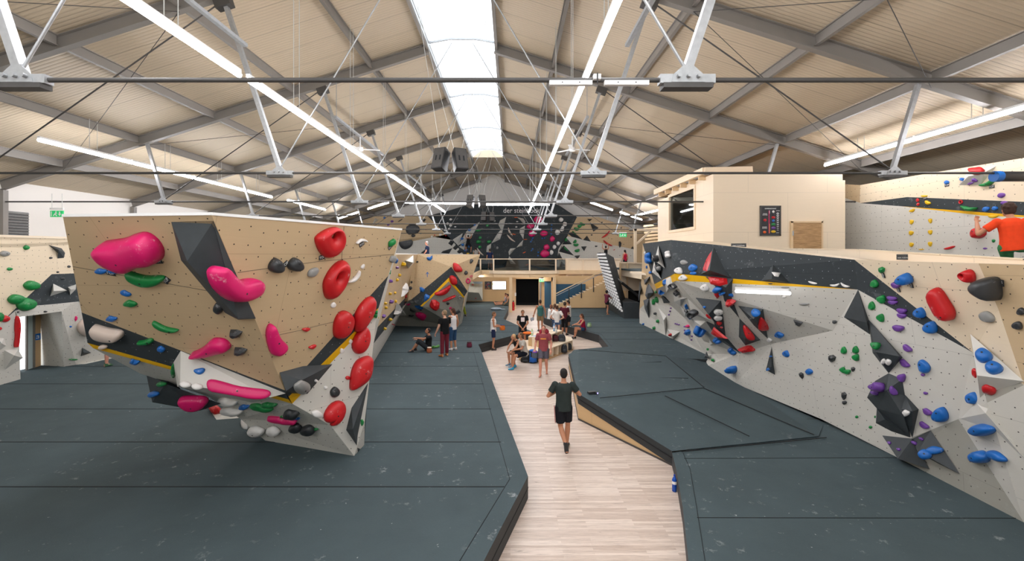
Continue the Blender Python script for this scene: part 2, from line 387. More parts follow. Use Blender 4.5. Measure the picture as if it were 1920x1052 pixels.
# lamp rows: housing, glowing tube, wire hangers
TUBES = []
def lamp(a, b, label, hang=True, group='long tube lamps hanging from the roof', back=None):
    a, b = Vector(a), Vector(b); c = (a+b)/2; e = empty('tube_lamp', c, label, 'tube lamp', group)
    mb = MB(); mb.bar(a+Vector((0, 0, .075)), b+Vector((0, 0, .075)), .07, .05, 'white'); mb.build('housing', e)
    mb = MB(); mb.tube(a, b, .042, 'tube2' if back is not None else 'tube3' if a.x > 9 and a.z < 7.3 and a.y < 16 else 'tube', n=8); TUBES.append(mb.build('light_tube', e))
    if hang:
        L = (b-a).length; d = (b-a).normalized(); k = max(1, int(L/1.8))
        for i in range(k):
            p = a+d*L*(i+.5)/k+Vector((0, 0, .1)); off = abs(p.x-XC); q = Vector((p.x, p.y, rz(off)+.3))
            if q.z-p.z < .2: continue
            mb = MB(); mb.tube(p, q, .007, 'rope', n=4); mb.tube(p+d*.25, q+d*.25, .007, 'rope', n=4); mb.build('wire_hanger', e)
LZ = 7.25
def row(x, y0, y1, seg, what):
    n = max(1, round((y1-y0)/seg)); s = (y1-y0)/n
    for i in range(n): lamp((x, y0+i*s+.02, LZ), (x, y0+(i+1)*s-.02, LZ), '%s tube lamp of %s' % ('nearest' if i == 0 else ORD[i]+' nearest', what))
row(-4.5, .9, 7.55, 3.3, 'the bright lamp row left of the skylight'); row(-4.47, 7.7, 30.8, 3.3, 'the far stretch of the lamp row left of the skylight')
row(1.27, .9, 30.8, 3.3, 'the lamp row right of the skylight')
row(-12.2, 11.7, 23.2, 2.9, 'the far left lamp row'); row(-12.0, 24.4, 29.4, 2.5, 'the far end of the far left lamp row')
row(10.4, 1.6, 15.0, 3.35, 'the far right lamp row')
for k, (p0, p1, t) in enumerate((((760, 380), (881, 382), 'cross tube lamp left of the small loudspeakers, before the black wall'), ((908, 384), (1030, 384), 'cross tube lamp right of the small loudspeakers, above the white lettering'),
        ((635, 410), (672, 398), 'short slanting tube lamp above the right end of the big boulder'), ((690, 392), (728, 380), 'short slanting tube lamp left of the long cross lamp'),
        ((1108, 380), (1148, 394), 'short slanting tube lamp right of the black wall top'), ((1163, 398), (1180, 404), 'small slanting tube lamp above the wooden post frame'),
        ((1184, 406), (1203, 412), 'lowest slanting tube lamp above the wooden post frame'), ((1190, 405), (1248, 391), 'rising tube lamp just left of the cabin window'))):
    a, b = V(*p0, z=LZ+.02), V(*p1, z=LZ+.02)
    lamp(a, b, t, hang=False)
# ropes hanging from purlins near the ridge
for k, (x, y, z) in enumerate(((-3.9, 7.7, 10.3), (XC-.2, 13.4, 11.2), (-1.3, 24, 11.2))):
    pass
def fan(x, y, z, label):
    e = empty('ceiling_fan', (x, y, z), label, 'ceiling fan', 'white ceiling fans')
    mb = MB(); mb.tube((x, y, z), (x, y, z+.5), .02, 'white'); mb.build('rod', e)
    mb = MB(); mb.tube((x, y, z-.07), (x, y, z+.07), .11, 'white', n=14); mb.build('motor', e)
    for k in range(3):
        t = k*2.094+.25; d = Vector((math.cos(t), math.sin(t), 0)); mb = MB(); mb.bar(Vector((x, y, z))+d*.1, Vector((x, y, z))+d*.72, .13, .012, 'white'); mb.build('blade', e)
fan(-5.7, 17.2, 8.3, 'white three-blade ceiling fan left of the skylight'); fan(2.35, 17.2, 8.3, 'white three-blade ceiling fan right of the skylight, near the lamp row')
def speaker(px, py, Y, hpx, yaw, tilt, label):
    c = V(px, py, Y); h = hpx/F*Y; d = h*.55; wd = h*.58
    rot = Matrix.Rotation(yaw, 3, 'Z') @ Matrix.Rotation(tilt, 3, 'X')
    e = empty('loudspeaker', c, label, 'loudspeaker', 'loudspeakers hanging in pairs')
    mb = MB(); pts = [(-wd/2, -d/2), (wd/2, -d/2), (wd*.36, d/2), (-wd*.36, d/2)]
    mb.prism([rot @ Vector((x, y, -h/2))+c for x, y in pts], rot @ Vector((0, 0, h)), 'blackp'); mb.build('cabinet', e)
    mb = MB(); mb.box(c+rot @ Vector((0, -d/2-.006, 0)), (wd*.88, .012, h*.92), 'steeldark', rot); mb.build('grille', e)
    for s_ in (-1, 1):
        mb = MB(); mb.box(c+rot @ Vector((s_*wd*.18, -d/2-.014, 0)), (wd*.12, .006, h*.24), 'dark', rot); mb.build('port', e)
    for s_ in (-1, 1):
        t = c+rot @ Vector((s_*wd*.3, 0, h/2)); mb = MB(); mb.tube(t, (XC+s_*.9, Y+.4*s_, rz(1)), .007, 'rope', n=4); mb.build('suspension_wire', e)
speaker(828, 301, 12.6, 42, -.45, -.3, 'left loudspeaker of the near hanging pair below the skylight')
speaker(861, 302, 12.6, 42, .5, -.3, 'right loudspeaker of the near hanging pair below the skylight')
speaker(883, 378, 24.3, 22, -.4, -.3, 'left loudspeaker of the small far pair above the black wall')
speaker(903, 378, 24.3, 22, .45, -.3, 'right loudspeaker of the small far pair above the black wall')
speaker(908, 406, 34, 17, -.3, -.2, 'left faint loudspeaker of the farthest pair, on the black wall')
speaker(921, 407, 34, 17, .4, -.2, 'right faint loudspeaker of the farthest pair, on the black wall')
# pink-white bars clamped to the nearest tie rod
for k, (xa, xb) in enumerate(((1030, 1110), (1133, 1216))):
    a, b = V(xa, 156, 4.6), V(xb, 156, 4.6); mb = MB(); mb.bar(a, b, .05, .045, 'white')
    for t in (.3, .7): mb.box(a.lerp(b, t)+Vector((0, -.03, 0)), (.01, .006, .01), 'blackp')
    tag(mb.build('sensor_bar'), ['left pale bar clamped under the nearest tie rod', 'right pale bar clamped under the nearest tie rod'][k], 'sensor bar', 'pale bars under the tie rod')
c = V(1119, 145, 4.6); mb = MB(); mb.box(c, (.075, .06, .05), 'white'); mb.tube(c+Vector((0, -.04, .03)), c+Vector((0, -.04, -.08)), .007, 'blackp', n=5)
tag(mb.build('junction_box'), 'small white junction box with black cable tie on the nearest tie rod', 'junction box')
# padded sleeve on the second tie rod
e = empty('rod_padding', V(1895, 331, 9.84), 'black foam sleeve with blue end on tie rod by climber', 'padding')
mb = MB(); mb.tube(V(1872, 331, 9.84), V(1990, 331, 9.84), .11, 'blackp', n=14); mb.build('sleeve', e)
mb = MB(); mb.tube(V(1863, 331, 9.84), V(1875, 331, 9.84), .116, 'h_blue', n=14); mb.build('end_band', e)
# ---------------------------------------------------------------- mats and walkway
MH = .39
def mat_block(name, pts, label, seams=(), top='mat', side='matside', base=0):
    "pts: ring of top points; the block goes straight down to the floor"
    mb = MB(); pts = [Vector(p) for p in pts]; n = len(pts)
    c = sum(pts, Vector())/n; flat = max(p.z for p in pts)-min(p.z for p in pts) < .001
    if flat: mb.poly(pts, 'mat', c+Vector((0, 0, 5)))
    low = [Vector((p.x, p.y, base)) for p in pts]; inn = []
    mb.add(pts+low, [(i, (i+1) % n, n+(i+1) % n, n+i) for i in range(n)], side)
    solid(mb); o = mb.build(name); tag(o, label, 'mat')
    for s_ in seams:
        sm = MB()
        for a, b in zip(s_[:-1], s_[1:]): sm.bar(Vector(a)+Vector((0, 0, .002)), Vector(b)+Vector((0, 0, .002)), .018 if abs(a[1]-b[1]) < .01 else .008, .008, 'seam')
        sm.build('seam', o)
    return o
def Z(px, py, z=MH): return V(px, py, z=z)
# left field
bd = [Z(907, 1052), Z(990, 893), Z(902, 657), Z(897, 646), Z(955, 631), Z(998, 622), Z(944, 598), Z(953, 580), Z(953, 575)]
bd[0] = Z(990, 893)+(Z(907, 1052)-Z(990, 893))*2.2
far = [Vector((bd[-1].x, 38.6, MH)), Vector((-16.6, 38.6, MH)), Vector((-16.6, 1.2, MH)), Vector((bd[0].x, 1.2, MH))]
def xedge(y):      # right limit of the left field, a little inside
    p = bd
    for a, b in zip(p[:-1], p[1:]):
        if min(a.y, b.y) <= y <= max(a.y, b.y): return a.x+(b.x-a.x)*(y-a.y)/(b.y-a.y+1e-9)
    return bd[0].x
sl = []
ys = [CHd for CHd in [F*(CH-MH)/(q-CY) for q in (913, 829, 767, 720, 687, 661, 639, 623, 611, 601, 593)]]
for y in ys: sl.append([(-16.5, y, MH), (xedge(y)-(.3 if y < 16 else .1), y, MH)])
ins = [bd[i]+Vector((-.32, (-.1 if i == 1 else 0), 0)) for i in range(3)]; sl.append(ins)
for k in (1.0, 3.0, 5): pass
mat_block('crash_mat', bd+far, 'wide charcoal crash mat field filling the left of the hall', sl)
rim = MB()
for a, b in zip(bd[:-1], bd[1:]): rim.bar(a+Vector((0, 0, -.2)), b+Vector((0, 0, -.2)), .012, .012, 'seam')
rim.build('edge_seam', bpy.data.objects['crash_mat'])
# far right field with the bench-like edge
bq = [Z(1020, 596), Z(1041, 604), Z(1075, 615), Z(1123, 628), Z(1141, 650), Z(1076, 656)]
q = bq+[Z(1069, 664), Vector((7.9, Z(1069, 664).y-1.0, MH)), Vector((8.2, 33.9, MH)), Vector((Z(1020, 596).x, 33.9, MH))]
sl = [[(1.9+.08*(y_-24), y_, MH), (7.6, y_, MH)] for y_ in (21.0, 22.8, 24.6, 26.6, 28.8, 31.2)]
sl.append([Z(1147, 650), Z(1128, 627), Z(1077, 613)])
mat_block('crash_mat', q, 'far right charcoal crash mat whose edge people sit on', sl)
# raised deck on plywood, sloping to the near right field
NH = .27
P = {'a': Z(1066, 664, .5), 'b': Z(1084, 738, .68), 'c': Z(1260, 846, NH+.03), 'd': Z(1085, 656, .55), 'e': Z(1248, 668, .6), 'f': Z(1320, 727, .66), 'g': Z(1535, 818, NH+.02),
     'h': Z(1320, 676, NH), 'i': Z(1400, 727, NH), 'j': Z(1545, 792, NH), 'k': Z(1085, 650, MH)}
mb = MB()
def tri(*ks): mb.poly([P[k] for k in ks], 'mat', Vector((3, 12, 9)))
tri('a', 'd', 'b'); tri('d', 'e', 'f', 'b'); tri('b', 'f', 'g'); tri('b', 'g', 'c'); tri('e', 'h', 'i', 'f'); tri('f', 'i', 'g'); tri('i', 'j', 'g')
P['h2'] = P['h']+Vector((.9, .4, 0)); P['i2'] = P['i']+Vector((1.2, .5, 0)); P['j2'] = P['j']+Vector((1.0, .3, 0)); P['e0'] = Vector((P['e'].x, P['e'].y+.8, MH)); P['d0'] = Vector((P['d'].x, P['d'].y+.6, MH))
tri('h', 'h2', 'i2', 'i'); tri('i', 'i2', 'j2', 'j'); tri('d', 'd0', 'e0', 'e'); tri('e', 'e0', 'h2', 'h')
dn = lambda p, d: Vector((p.x, p.y, max(p.z-d, 0)))
T_ = .26
for a, b in (('a', 'b'), ('b', 'c'), ('d', 'a')):
    A, B = P[a], P[b]; db = T_ if b != 'c' else .28
    mb.poly([A, B, dn(B, db), dn(A, T_)], 'matside')
solid(mb); rd = mb.build('raised_mat'); tag(rd, 'raised charcoal mat deck with plywood side, beside the man walking away', 'mat')
for s_ in ([V(1125, 747, z=.66), P['f']+Vector((-.05, -.05, 0)), P['g']+Vector((-.1, 0, .02))], [Z(1247, 743, .64), Z(1405, 819, .36)], [Z(1083, 687, .56), Z(1240, 679, .61)], [Z(1084, 707, .6), Z(1290, 710, .64)],
          [P['e'], P['f']], [Z(1278, 848, .29), P['g']+Vector((.1, -.1, 0))], [P['d'], P['e']]):
    sm = MB()
    for a, b in zip(s_[:-1], s_[1:]): sm.bar(a+Vector((0, 0, .012)), b+Vector((0, 0, .012)), .02, .012, 'seam')
    sm.build('seam', rd)
sm = MB()
for a, b in (('a', 'b'), ('b', 'c')): sm.bar(dn(P[a], .13)+Vector((-.006, -.006, 0)), dn(P[b], .13)+Vector((-.006, -.006, 0)), .014, .014, 'seam')
sm.build('edge_seam', rd)
mb = MB()
for a, b in (('a', 'b'), ('b', 'c')):
    A, B = dn(P[a], T_)+Vector((.01, .01, 0)), dn(P[b], T_)+Vector((.01, .01, 0)); A0, B0 = Vector((A.x, A.y, 0)), Vector((B.x, B.y, 0)); mb.poly([A, B, B0, A0], 'ply2')
    mb.bar(A0+Vector((-.01, -.01, .02)), B0+Vector((-.01, -.01, .02)), .01, .04, 'steeldark')
mb.build('plywood_side', rd)
# near right field
br = [P['c']-Vector((0, 0, .02)), Z(1268, 880, NH), Z(1280, 950, NH), Z(1291, 1052, NH)]
br.append(br[-1]+(br[-1]-br[-2])*2)
pts = [Vector((p.x, p.y, NH)) for p in br]
q = pts+[Vector((7.9, pts[-1].y, NH)), Vector((7.9, 18.2, NH)), Vector((7.0, 18.2, NH)), Vector((P['h2'].x-.3, P['h2'].y, NH)), Vector((P['i2'].x-.6, P['i2'].y-.2, NH)), Vector((P['g'].x, P['g'].y+.3, NH))]
sl = [[Z(1283, 860, NH), Z(1760, 858, NH)], [Z(1307, 971, NH), Z(1905, 972, NH)], [Z(1480, 786, NH), Z(1560, 786, NH)], [Z(1281, 850, NH), Z(1294, 880, NH), Z(1306, 950, NH), Z(1322, 1052, NH), Z(1336, 1150, NH)]]
mat_block('crash_mat', q, 'near right charcoal crash mat below the blue and purple holds', sl)
# ---------------------------------------------------------------- louvre grille, emergency sign
e = empty('louvre_grille', V(26, 421, X=-16.9), 'grey metal louvre grille high on the white left wall', 'grille')
a = V(2, 443, X=-16.93); b = V(52, 399, X=-16.93)
mb = MB(); mb.box(((a.x), (a.y+b.y)/2, (a.z+b.z)/2), (.06, abs(b.y-a.y)*1.0, abs(b.z-a.z)), 'steeldark'); mb.build('frame', e)
for k in range(9):
    z_ = a.z+(b.z-a.z)*(k+.5)/9; mb = MB(); mb.box((a.x+.05, (a.y+b.y)/2, z_), (.06, abs(b.y-a.y)-.06, .05), 'galv', Matrix.Rotation(.5, 3, 'Y')); mb.build('slat', e)
def textobj(s, loc, size, m, parent=None, rot=(math.pi/2, 0, 0), name='lettering', ext=.004, align='CENTER', sx=1):
    cu = bpy.data.curves.new(name, 'FONT'); cu.body = s; cu.size = size; cu.extrude = ext; cu.align_x = align; cu.align_y = 'CENTER'; cu.materials.append(M[m])
    o = bpy.data.objects.new(name, cu); C.objects.link(o); o.rotation_euler = rot; o.scale = (sx, 1, 1); o.location = Vector(loc)-(parent_pos(parent) if parent else Vector((0, 0, 0)))
    if parent: o.parent = parent
    return o
def exit_sign(px, py, Y, w_, label, hang=.5):
    c = V(px, py, Y); h = w_*.5; e = empty('exit_sign', c, label, 'exit sign', 'green and white escape signs')
    mb = MB(); mb.box(c, (w_, .04, h), MATS.get('sg') or plain('sg', '18a35a', .5, emit=.7, var=0)); mb.build('panel', e)
    y = c.y-.024; mb = MB()
    def q(pts): mb.prism([(c.x+a*w_, y, c.z+b*h) for a, b in pts], (0, -.004, 0), 'white')
    q([(.22, .35), (.30, .35), (.30, 0), (.38, 0), (.26, -.35), (.14, 0), (.22, 0)]); q([(-.42, -.38), (-.42, .38), (-.36, .38), (-.36, -.38)])
    q([(-.12, .05), (-.06, .25), (.02, .2), (.06, 0), (.02, -.05), (0, .05), (-.05, .1), (-.04, -.1), (.04, -.2), (.04, -.38), (-.02, -.38), (-.03, -.24), (-.14, -.15), (-.2, -.36), (-.26, -.34), (-.2, -.1)])
    mb.ell((c.x-.03*w_, y, c.z+.34*h), (.035*w_, .01, .07*h*1.4), 'white', n=8, k=6); mb.build('running_figure_and_arrow', e)
    if hang:
        mb = MB(); mb.box(c+Vector((0, 0, h*.5+.06)), (w_*1.05, .05, .06), 'white'); mb.build('lamp_housing', e)
        for s_ in (-1, 1): mb = MB(); mb.tube(c+Vector((s_*w_*.4, 0, h*.5+.09)), c+Vector((s_*w_*.4, 0, h*.5+.09+hang)), .008, 'rope', n=4); mb.build('hanger', e)
exit_sign(107, 401, 14.3, .4, 'green exit sign with down arrow hanging by the white left wall', .45)
# ---------------------------------------------------------------- climbing walls
def wall(name, faces, label, cat='climbing wall', back=None, kind=None, extra=None):
    mb = MB()
    for m, pts in faces: mb.poly(pts, m, EYE)
    if extra: extra(mb)
    solid(mb); o = mb.build(name)
    if kind: o['kind'] = kind
    else: tag(o, label, cat)
    return o
# --- big boulder
T0, T2, T3 = V(118, 407, 5.85), V(397, 404, 5.5), V(753, 432, 9.0)
RR = V(534, 732, 7.42)
PA = Pl(T0, T2, RR); PB = Pl(T2, T3, RR)
A1, A2, A3 = PA.at(153, 586), PA.at(164, 643), PA.at(166, 650)
R2 = PB.at(548, 757); R1 = PB.at(541, 744)
ab1, ab2, ab3 = PA.at(534, 732), PA.at(541, 749), R2
B1, B2, B3 = PB.at(728, 517), PB.at(710, 577), PB.at(706, 590)
FT = V(664, 855, z=MH); PC = Pl(R2, B3, FT)
C1, C2, C3, S1 = PC.at(698, 665), PC.at(691, 717), PC.at(684, 790), PC.at(619, 797)
G1, G2, G3, G4 = V(497, 826, z=MH), V(450, 785, 9.35), V(391, 744, 9.1), V(262, 700, 8.4)
ER = V(683, 834, z=MH)
yA = PA.at(330, 696)
by1 = V(164, 643, 7.37)
KL, KR = Vector((-5.2, 10.2, 4.75)), Vector((-2.9, 10.6, 4.75)); KB, KC = Vector((-5.3, 10.6, MH)), Vector((-3.75, 11, MH))
ctr = Vector((-4, 9.4, 3))
faces = []
def outw(mb, pts, m, c=ctr):
    pts = [Vector(p) for p in pts]; n = Vector()
    for i in range(len(pts)): n += pts[i].cross(pts[(i+1) % len(pts)])
    if n.dot(sum(pts, Vector())/len(pts)-c) < 0: pts = pts[::-1]
    mb.add(pts, [list(range(len(pts)))], m)
mb = MB()
outw(mb, [T0, T2, ab1, A1], 'wood'); outw(mb, [A1, ab1, ab2, A2], 'black'); yl = PA.at(329, 707); 
outw(mb, [A2, ab2, R2, PA.at(175, 653)], 'yellow')
tfold = PB.at(728, 517)
outw(mb, [T2, T3, B1, ab1], 'wood'); outw(mb, [B1, B2, R1, ab1], 'black'); outw(mb, [B2, B3, R2, R1], 'yellow')
outw(mb, [R2, B3, C1], 'grey'); outw(mb, [R2, C1, C2, S1], 'grey'); outw(mb, [S1, C2, C3, FT], 'grey'); outw(mb, [FT, C3, ER], 'grey')
A3 = PA.at(175, 653)
outw(mb, [A3, R2, G4], 'grey'); outw(mb, [R2, G3, G4], 'grey'); outw(mb, [R2, G2, G3], 'grey'); outw(mb, [R2, S1, G2], 'grey'); outw(mb, [S1, FT, G1, G2], 'grey')
outw(mb, [T0, T2, T3, KR, KL], 'ply'); outw(mb, [T3, KR, KC, ER, C3, C2, C1, B3, B2, B1], 'grey'); outw(mb, [T0, KL, KB, G4, A3, A2, A1], 'grey')
outw(mb, [KL, KR, KC, KB], 'grey'); outw(mb, [G1, G2, G3, G4, KB], 'grey'); outw(mb, [FT, ER, KC, KB, G1], 'grey')
solid(mb); bb = mb.build('climbing_boulder'); tag(bb, 'big overhanging plywood boulder on the left with pink and red holds', 'climbing boulder')
mb = MB(); up = Vector((0, 0, .02))
for a, b in ((T0, T2), (T2, T3)): mb.bar(a+up, b+up, .03, .035, 'white')
mb.build('top_edge_strip', bb)
# fold lines of the board facets (shallow battens would not show; thin dark joints do)
mb = MB()
def joint(pl, pts):
    q = [pl.at(x, y, .002) for x, y in pts]
    for a, b in zip(q[:-1], q[1:]): mb.bar(a, b, .005, .003, 'steeldark', pl.n)
joint(PB, [(446, 511), (600, 490), (738, 477)]); joint(PB, [(519, 629), (560, 620), (640, 600)]); joint(PB, [(645, 425), (640, 495)]); joint(PA, [(137, 500), (470, 560)])
mb.build('board_joint', bb)
# --- side wall behind the big boulder and the middle boulder
c8 = crop(690, 430, 5.538)
fa = V(783, 477, 23.3); fb = V(900, 478, 23.2)
l0, l1 = V(694, 690, z=MH), V(741.5, 611, z=MH); PL = Pl(l0, l1, V(783, 477, 23.2))
w0 = V(700, 477, X=-4.0); k1, k2, k3, k4 = V(770, 517, 22.8), V(765, 564, 22.7), V(758.6, 573, 23.6), V(748, 592.5, 24.6)

b_a, b_b, b_c = V(771, 562, 23.0), V(846, 500.4, 23.0), V(876.5, 546, 23.3)
y_a, y_b, y_c = V(788, 574, 22.8), V(841.6, 520.5, 22.95), V(870.5, 556, 23.4)
z_a, z_b, z_c = V(792, 574.5, 22.8), V(841, 528, 22.9), V(869, 559, 23.45)
r1, r2 = V(866, 585, 23.9), V(858, 614, 24.5)
v0, v1 = V(759.5, 559, 22.9), PL.at(700, 622); v2, v3 = V(757.5, 572, 23.2), PL.at(700, 645)
ctr2 = Vector((-5.5, 27, 2.5))
mb = MB()
outw(mb, [w0, V(744, 477, X=-4.2), v1], 'wood', Vector((-9, 18, 2))); outw(mb, [V(744, 477, X=-4.2), fa, k1, v0, v1], 'wood', Vector((-9, 18, 2))); outw(mb, [k1, k2, v0], 'wood', Vector((-9, 18, 2))); outw(mb, [v1, v0, v2, v3], 'black', Vector((-9, 18, 2)))
outw(mb, [v3, v2, k4, l1, l0], 'grey', Vector((-9, 18, 2)))
outw(mb, [fa, fb, b_c, b_b], 'wood', ctr2); outw(mb, [fa, b_b, b_a], 'wood', ctr2); outw(mb, [fa, b_a, k2, k1], 'wood', ctr2)
outw(mb, [b_a, b_b, y_b, y_a], 'black', ctr2); outw(mb, [b_b, b_c, y_c, y_b], 'black', ctr2)
outw(mb, [y_a, y_b, z_b, z_a], 'yellow', ctr2); outw(mb, [y_b, y_c, z_c, z_b], 'yellow', ctr2)
outw(mb, [z_a, z_b, z_c, r1, r2], 'mgrey', ctr2); outw(mb, [k2, b_a, y_a, z_a, r2, l1, k4, k3], 'mgrey', ctr2)
bk = [Vector((-1.9, 27, 4.26)), Vector((-2.3, 26.5, 3.0)), Vector((-2.8, 26.2, MH))]
outw(mb, [fb, bk[0], bk[1], r1, y_c, b_c], 'wood', ctr2); outw(mb, [r1, bk[1], bk[2], r2], 'mgrey', ctr2)
outw(mb, [w0, V(744, 477, X=-4.2), fa, fb, bk[0], Vector((-6, 27, 4.26)), Vector((-6, 11.5, 4.27))], 'ply', Vector((0, 18, 0)))
solid(mb); mid = mb.build('climbing_boulder'); tag(mid, 'middle plywood boulder with black chevron, behind the two standing climbers', 'climbing boulder')
mb = MB(); mb.bar(V(700, 477, X=-4.0)+up, fa+up, .03, .04, 'white'); mb.bar(fa+up*.5, fb+up*.5, .03, .03, 'ply'); mb.build('top_edge_strip', mid)
# --- left wall with the doorway
cl = crop(0, 430, 3.506)
def L_(x, y, X=-15.0): return V(*cl(x, y), X=X)
F1, F2 = V(-120, 757, z=MH), V(38.5, 711, z=MH); F3, F4 = V(76, 685, z=MH), V(120, 687.6, z=MH); F5, F6 = V(160, 682.5, z=MH), V(290, 655, z=MH)
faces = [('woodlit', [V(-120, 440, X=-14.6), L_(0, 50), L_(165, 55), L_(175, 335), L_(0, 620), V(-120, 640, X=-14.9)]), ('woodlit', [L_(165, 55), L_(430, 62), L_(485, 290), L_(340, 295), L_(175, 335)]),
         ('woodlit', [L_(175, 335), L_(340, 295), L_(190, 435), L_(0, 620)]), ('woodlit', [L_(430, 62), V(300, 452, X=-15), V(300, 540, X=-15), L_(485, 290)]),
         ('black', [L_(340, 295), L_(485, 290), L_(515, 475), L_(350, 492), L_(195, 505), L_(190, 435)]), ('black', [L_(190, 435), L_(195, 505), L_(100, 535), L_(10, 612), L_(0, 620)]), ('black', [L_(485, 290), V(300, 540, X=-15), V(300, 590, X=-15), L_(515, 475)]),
         ('grey', [V(-120, 640, X=-14.9), L_(0, 620), L_(10, 612), L_(100, 535), L_(120, 700, -15.2), F2, F1]),
         ('grey', [L_(100, 535), L_(195, 505), L_(350, 492), L_(405, 540), L_(118, 578)]), ('grey', [L_(350, 492), L_(515, 475), L_(490, 478), L_(500, 890, -15.4), F4, L_(405, 540)]),
         ('grey', [L_(515, 475), V(300, 590, X=-15), F6, F5, L_(500, 890, -15.4), L_(490, 478)]),
         ('mgrey', [L_(118, 578), L_(405, 540), V(76, 590, X=-16.5), V(34, 594, X=-16.3)]),
         ('grey', [L_(405, 540), F4, F3, V(76, 590, X=-16.5)])]
lw = wall('climbing_wall', faces, 'left wood and grey climbing wall with green holds and a doorway')
mb = MB(); mb.bar(V(-120, 440, X=-14.6)+up, V(300, 452, X=-15)+up, .04, .06, 'ply'); mb.build('top_edge_strip', lw)
mb = MB(); mb.poly([L_(100, 535), F2, V(38, 697, X=-16.3), V(34, 594, X=-16.3)], 'grey'); mb.build('doorway_reveal', lw)
# doorway: bright outside, glazed leaf, wooden side panel with a blue sign
d0, d1 = V(38, 697, X=-16.3), V(76, 685, X=-16.5); d0.z = d1.z = MH; dt = 2.5
def dq(t0, t1, z0, z1, m, mb, off=0): 
    a, b = d0.lerp(d1, t0), d0.lerp(d1, t1); n = Vector((.98, -.2, 0))*off
    mb.poly([Vector((a.x, a.y, z0))+n, Vector((b.x, b.y, z0))+n, Vector((b.x, b.y, z1))+n, Vector((a.x, a.y, z1))+n], m)
dr = empty('door_1', (d0+d1)/2); st(dr)
mb = MB(); dq(.66, 1.02, MH, 2.6, 'ply2', mb); mb.build('side_panel', dr)
mb = MB(); dq(-.05, .68, 2.32, 2.6, 'ply2', mb); mb.build('transom', dr)
mb = MB(); a = d0.lerp(d1, .3); b = d0.lerp(d1, .66); mb.bar(a+Vector((0, 0, 0)), a+Vector((0, 0, 1.95)), .05, .05, 'steel'); mb.bar(b, b+Vector((0, 0, 1.95)), .05, .05, 'steel'); mb.bar(a+Vector((0, 0, 1.93)), b+Vector((0, 0, 1.93)), .05, .05, 'steel'); mb.build('leaf_frame', dr)
mb = MB(); dq(.3, .66, MH, 2.3, 'glassdoor', mb, -.02); mb.build('glass', dr)
mb = MB(); c = d0.lerp(d1, .83)+Vector((.03, -.02, 1.05)); mb.box(c, (.02, .2, .22), 'h_blue'); mb.box(c+Vector((.012, 0, .03)), (.004, .09, .03), 'white'); mb.box(c+Vector((.012, .03, -.02)), (.004, .03, .09), 'white'); mb.box(c+Vector((.012, -.03, -.04)), (.004, .05, .03), 'white')
tag(mb.build('door_sign', None), 'small blue sign on the wooden panel in the left doorway', 'sign')
# --- right wall with the black prow
VX = {}
def rv(px, py, X): return V(px, py, X=X)
a, b, c, d, e_, f_ = rv(1205, 457, 6.0), rv(1258, 450, 5.0), rv(1602, 487, 5.9), rv(1608, 543, 6.1), rv(1265, 513, 5.0), rv(1227, 533, 6.1)
yl1, yl2 = rv(1268, 526.5, 5.05), rv(1231, 541.5, 6.2)
u1, u2, u3, u4, u5, u6 = rv(1562, 620, 7.2), rv(1450, 644, 7.1), rv(1387, 663, 7.1), rv(1320, 640, 7.45), rv(1285, 598, 7.4), rv(1246, 562, 7.2)
w0_, w1, w2, w3, w4, w5 = V(1199, 606, z=MH), V(1322, 664, z=MH), V(1326, 686, z=NH), V(1378, 719, z=NH), V(1540, 786, z=NH), V(1683, 858, z=NH)
w6, w7 = V(1920, 980, z=NH), V(2300, 1165, z=NH)
PW = Pl(w3, w5, rv(1824, 661, 7.4)); d = PW.at(1608, 543); c = rv(1602, 487, d.x-.12); u1, u2, u3 = PW.at(1562, 620), PW.at(1450, 644), PW.at(1387, 663)
w4 = PW.at(1540, 786); q4 = PW.at(1824, 661); q1, q2, q3 = PW.at(1710, 820), PW.at(1797, 786), rv(1851, 755, 7.25); q5, q6 = rv(1920, 722, 7.25), rv(2300, 560, 7.1)
t1, t2, t3 = rv(1835, 494, 6.9), rv(1920, 497, 6.95), rv(2300, 508, 7.1)
g1, g2, g3, g4 = rv(1199, 580, 7.4), rv(1203, 520, 7.2), rv(1209, 476, 6.9), rv(1226, 553, 7.15)
PD = Pl(yl1, d, u3); u2 = (PD.at(1450, 644)+PW.at(1450, 644))/2
mb = MB(); cr = Vector((12, 12, 2))
def o3(pts, m): outw(mb, pts, m, cr)
o3([a, b, e_, f_], 'black'); o3([b, c, d, e_], 'black'); o3([c, q4, d], 'black')
o3([f_, e_, yl1, yl2], 'yellow'); o3([e_, d, yl1], 'yellow')
o3([yl1, d, u1], 'grey'); o3([yl1, u1, u2], 'grey'); o3([yl1, u2, u3], 'grey'); o3([yl1, u3, u4], 'grey'); o3([yl1, u4, u5], 'grey'); o3([yl1, u5, u6], 'grey'); o3([yl1, u6, yl2], 'grey')
o3([a, f_, yl2, g4, g1, g2, g3], 'wood'); o3([g4, yl2, u6], 'wood')
o3([g1, g4, u6, u5, w1, w0_], 'grey'); o3([u5, u4, w1], 'grey'); o3([u4, u3, w2, w1], 'grey'); o3([u3, w3, w2], 'grey')
o3([u3, u2, w3], 'grey'); o3([u2, u1, w4, w3], 'grey'); o3([u1, d, w4], 'grey'); o3([d, q4, q3, q2, w4], 'grey'); o3([w4, q2, q1], 'grey'); o3([w4, q1, w5], 'grey')
m1 = rv(1835, 494, 6.1); m2 = rv(1872, 580, 7.1); m3 = rv(1920, 717, 6.84)
o3([c, t1, m2, q4], 'woodlit'); o3([t1, t2, q5, m2], 'wood'); o3([t2, t3, q6, q5], 'wood'); o3([m2, q5, q4], 'woodlit'); o3([q4, q5, q3], 'mgrey')
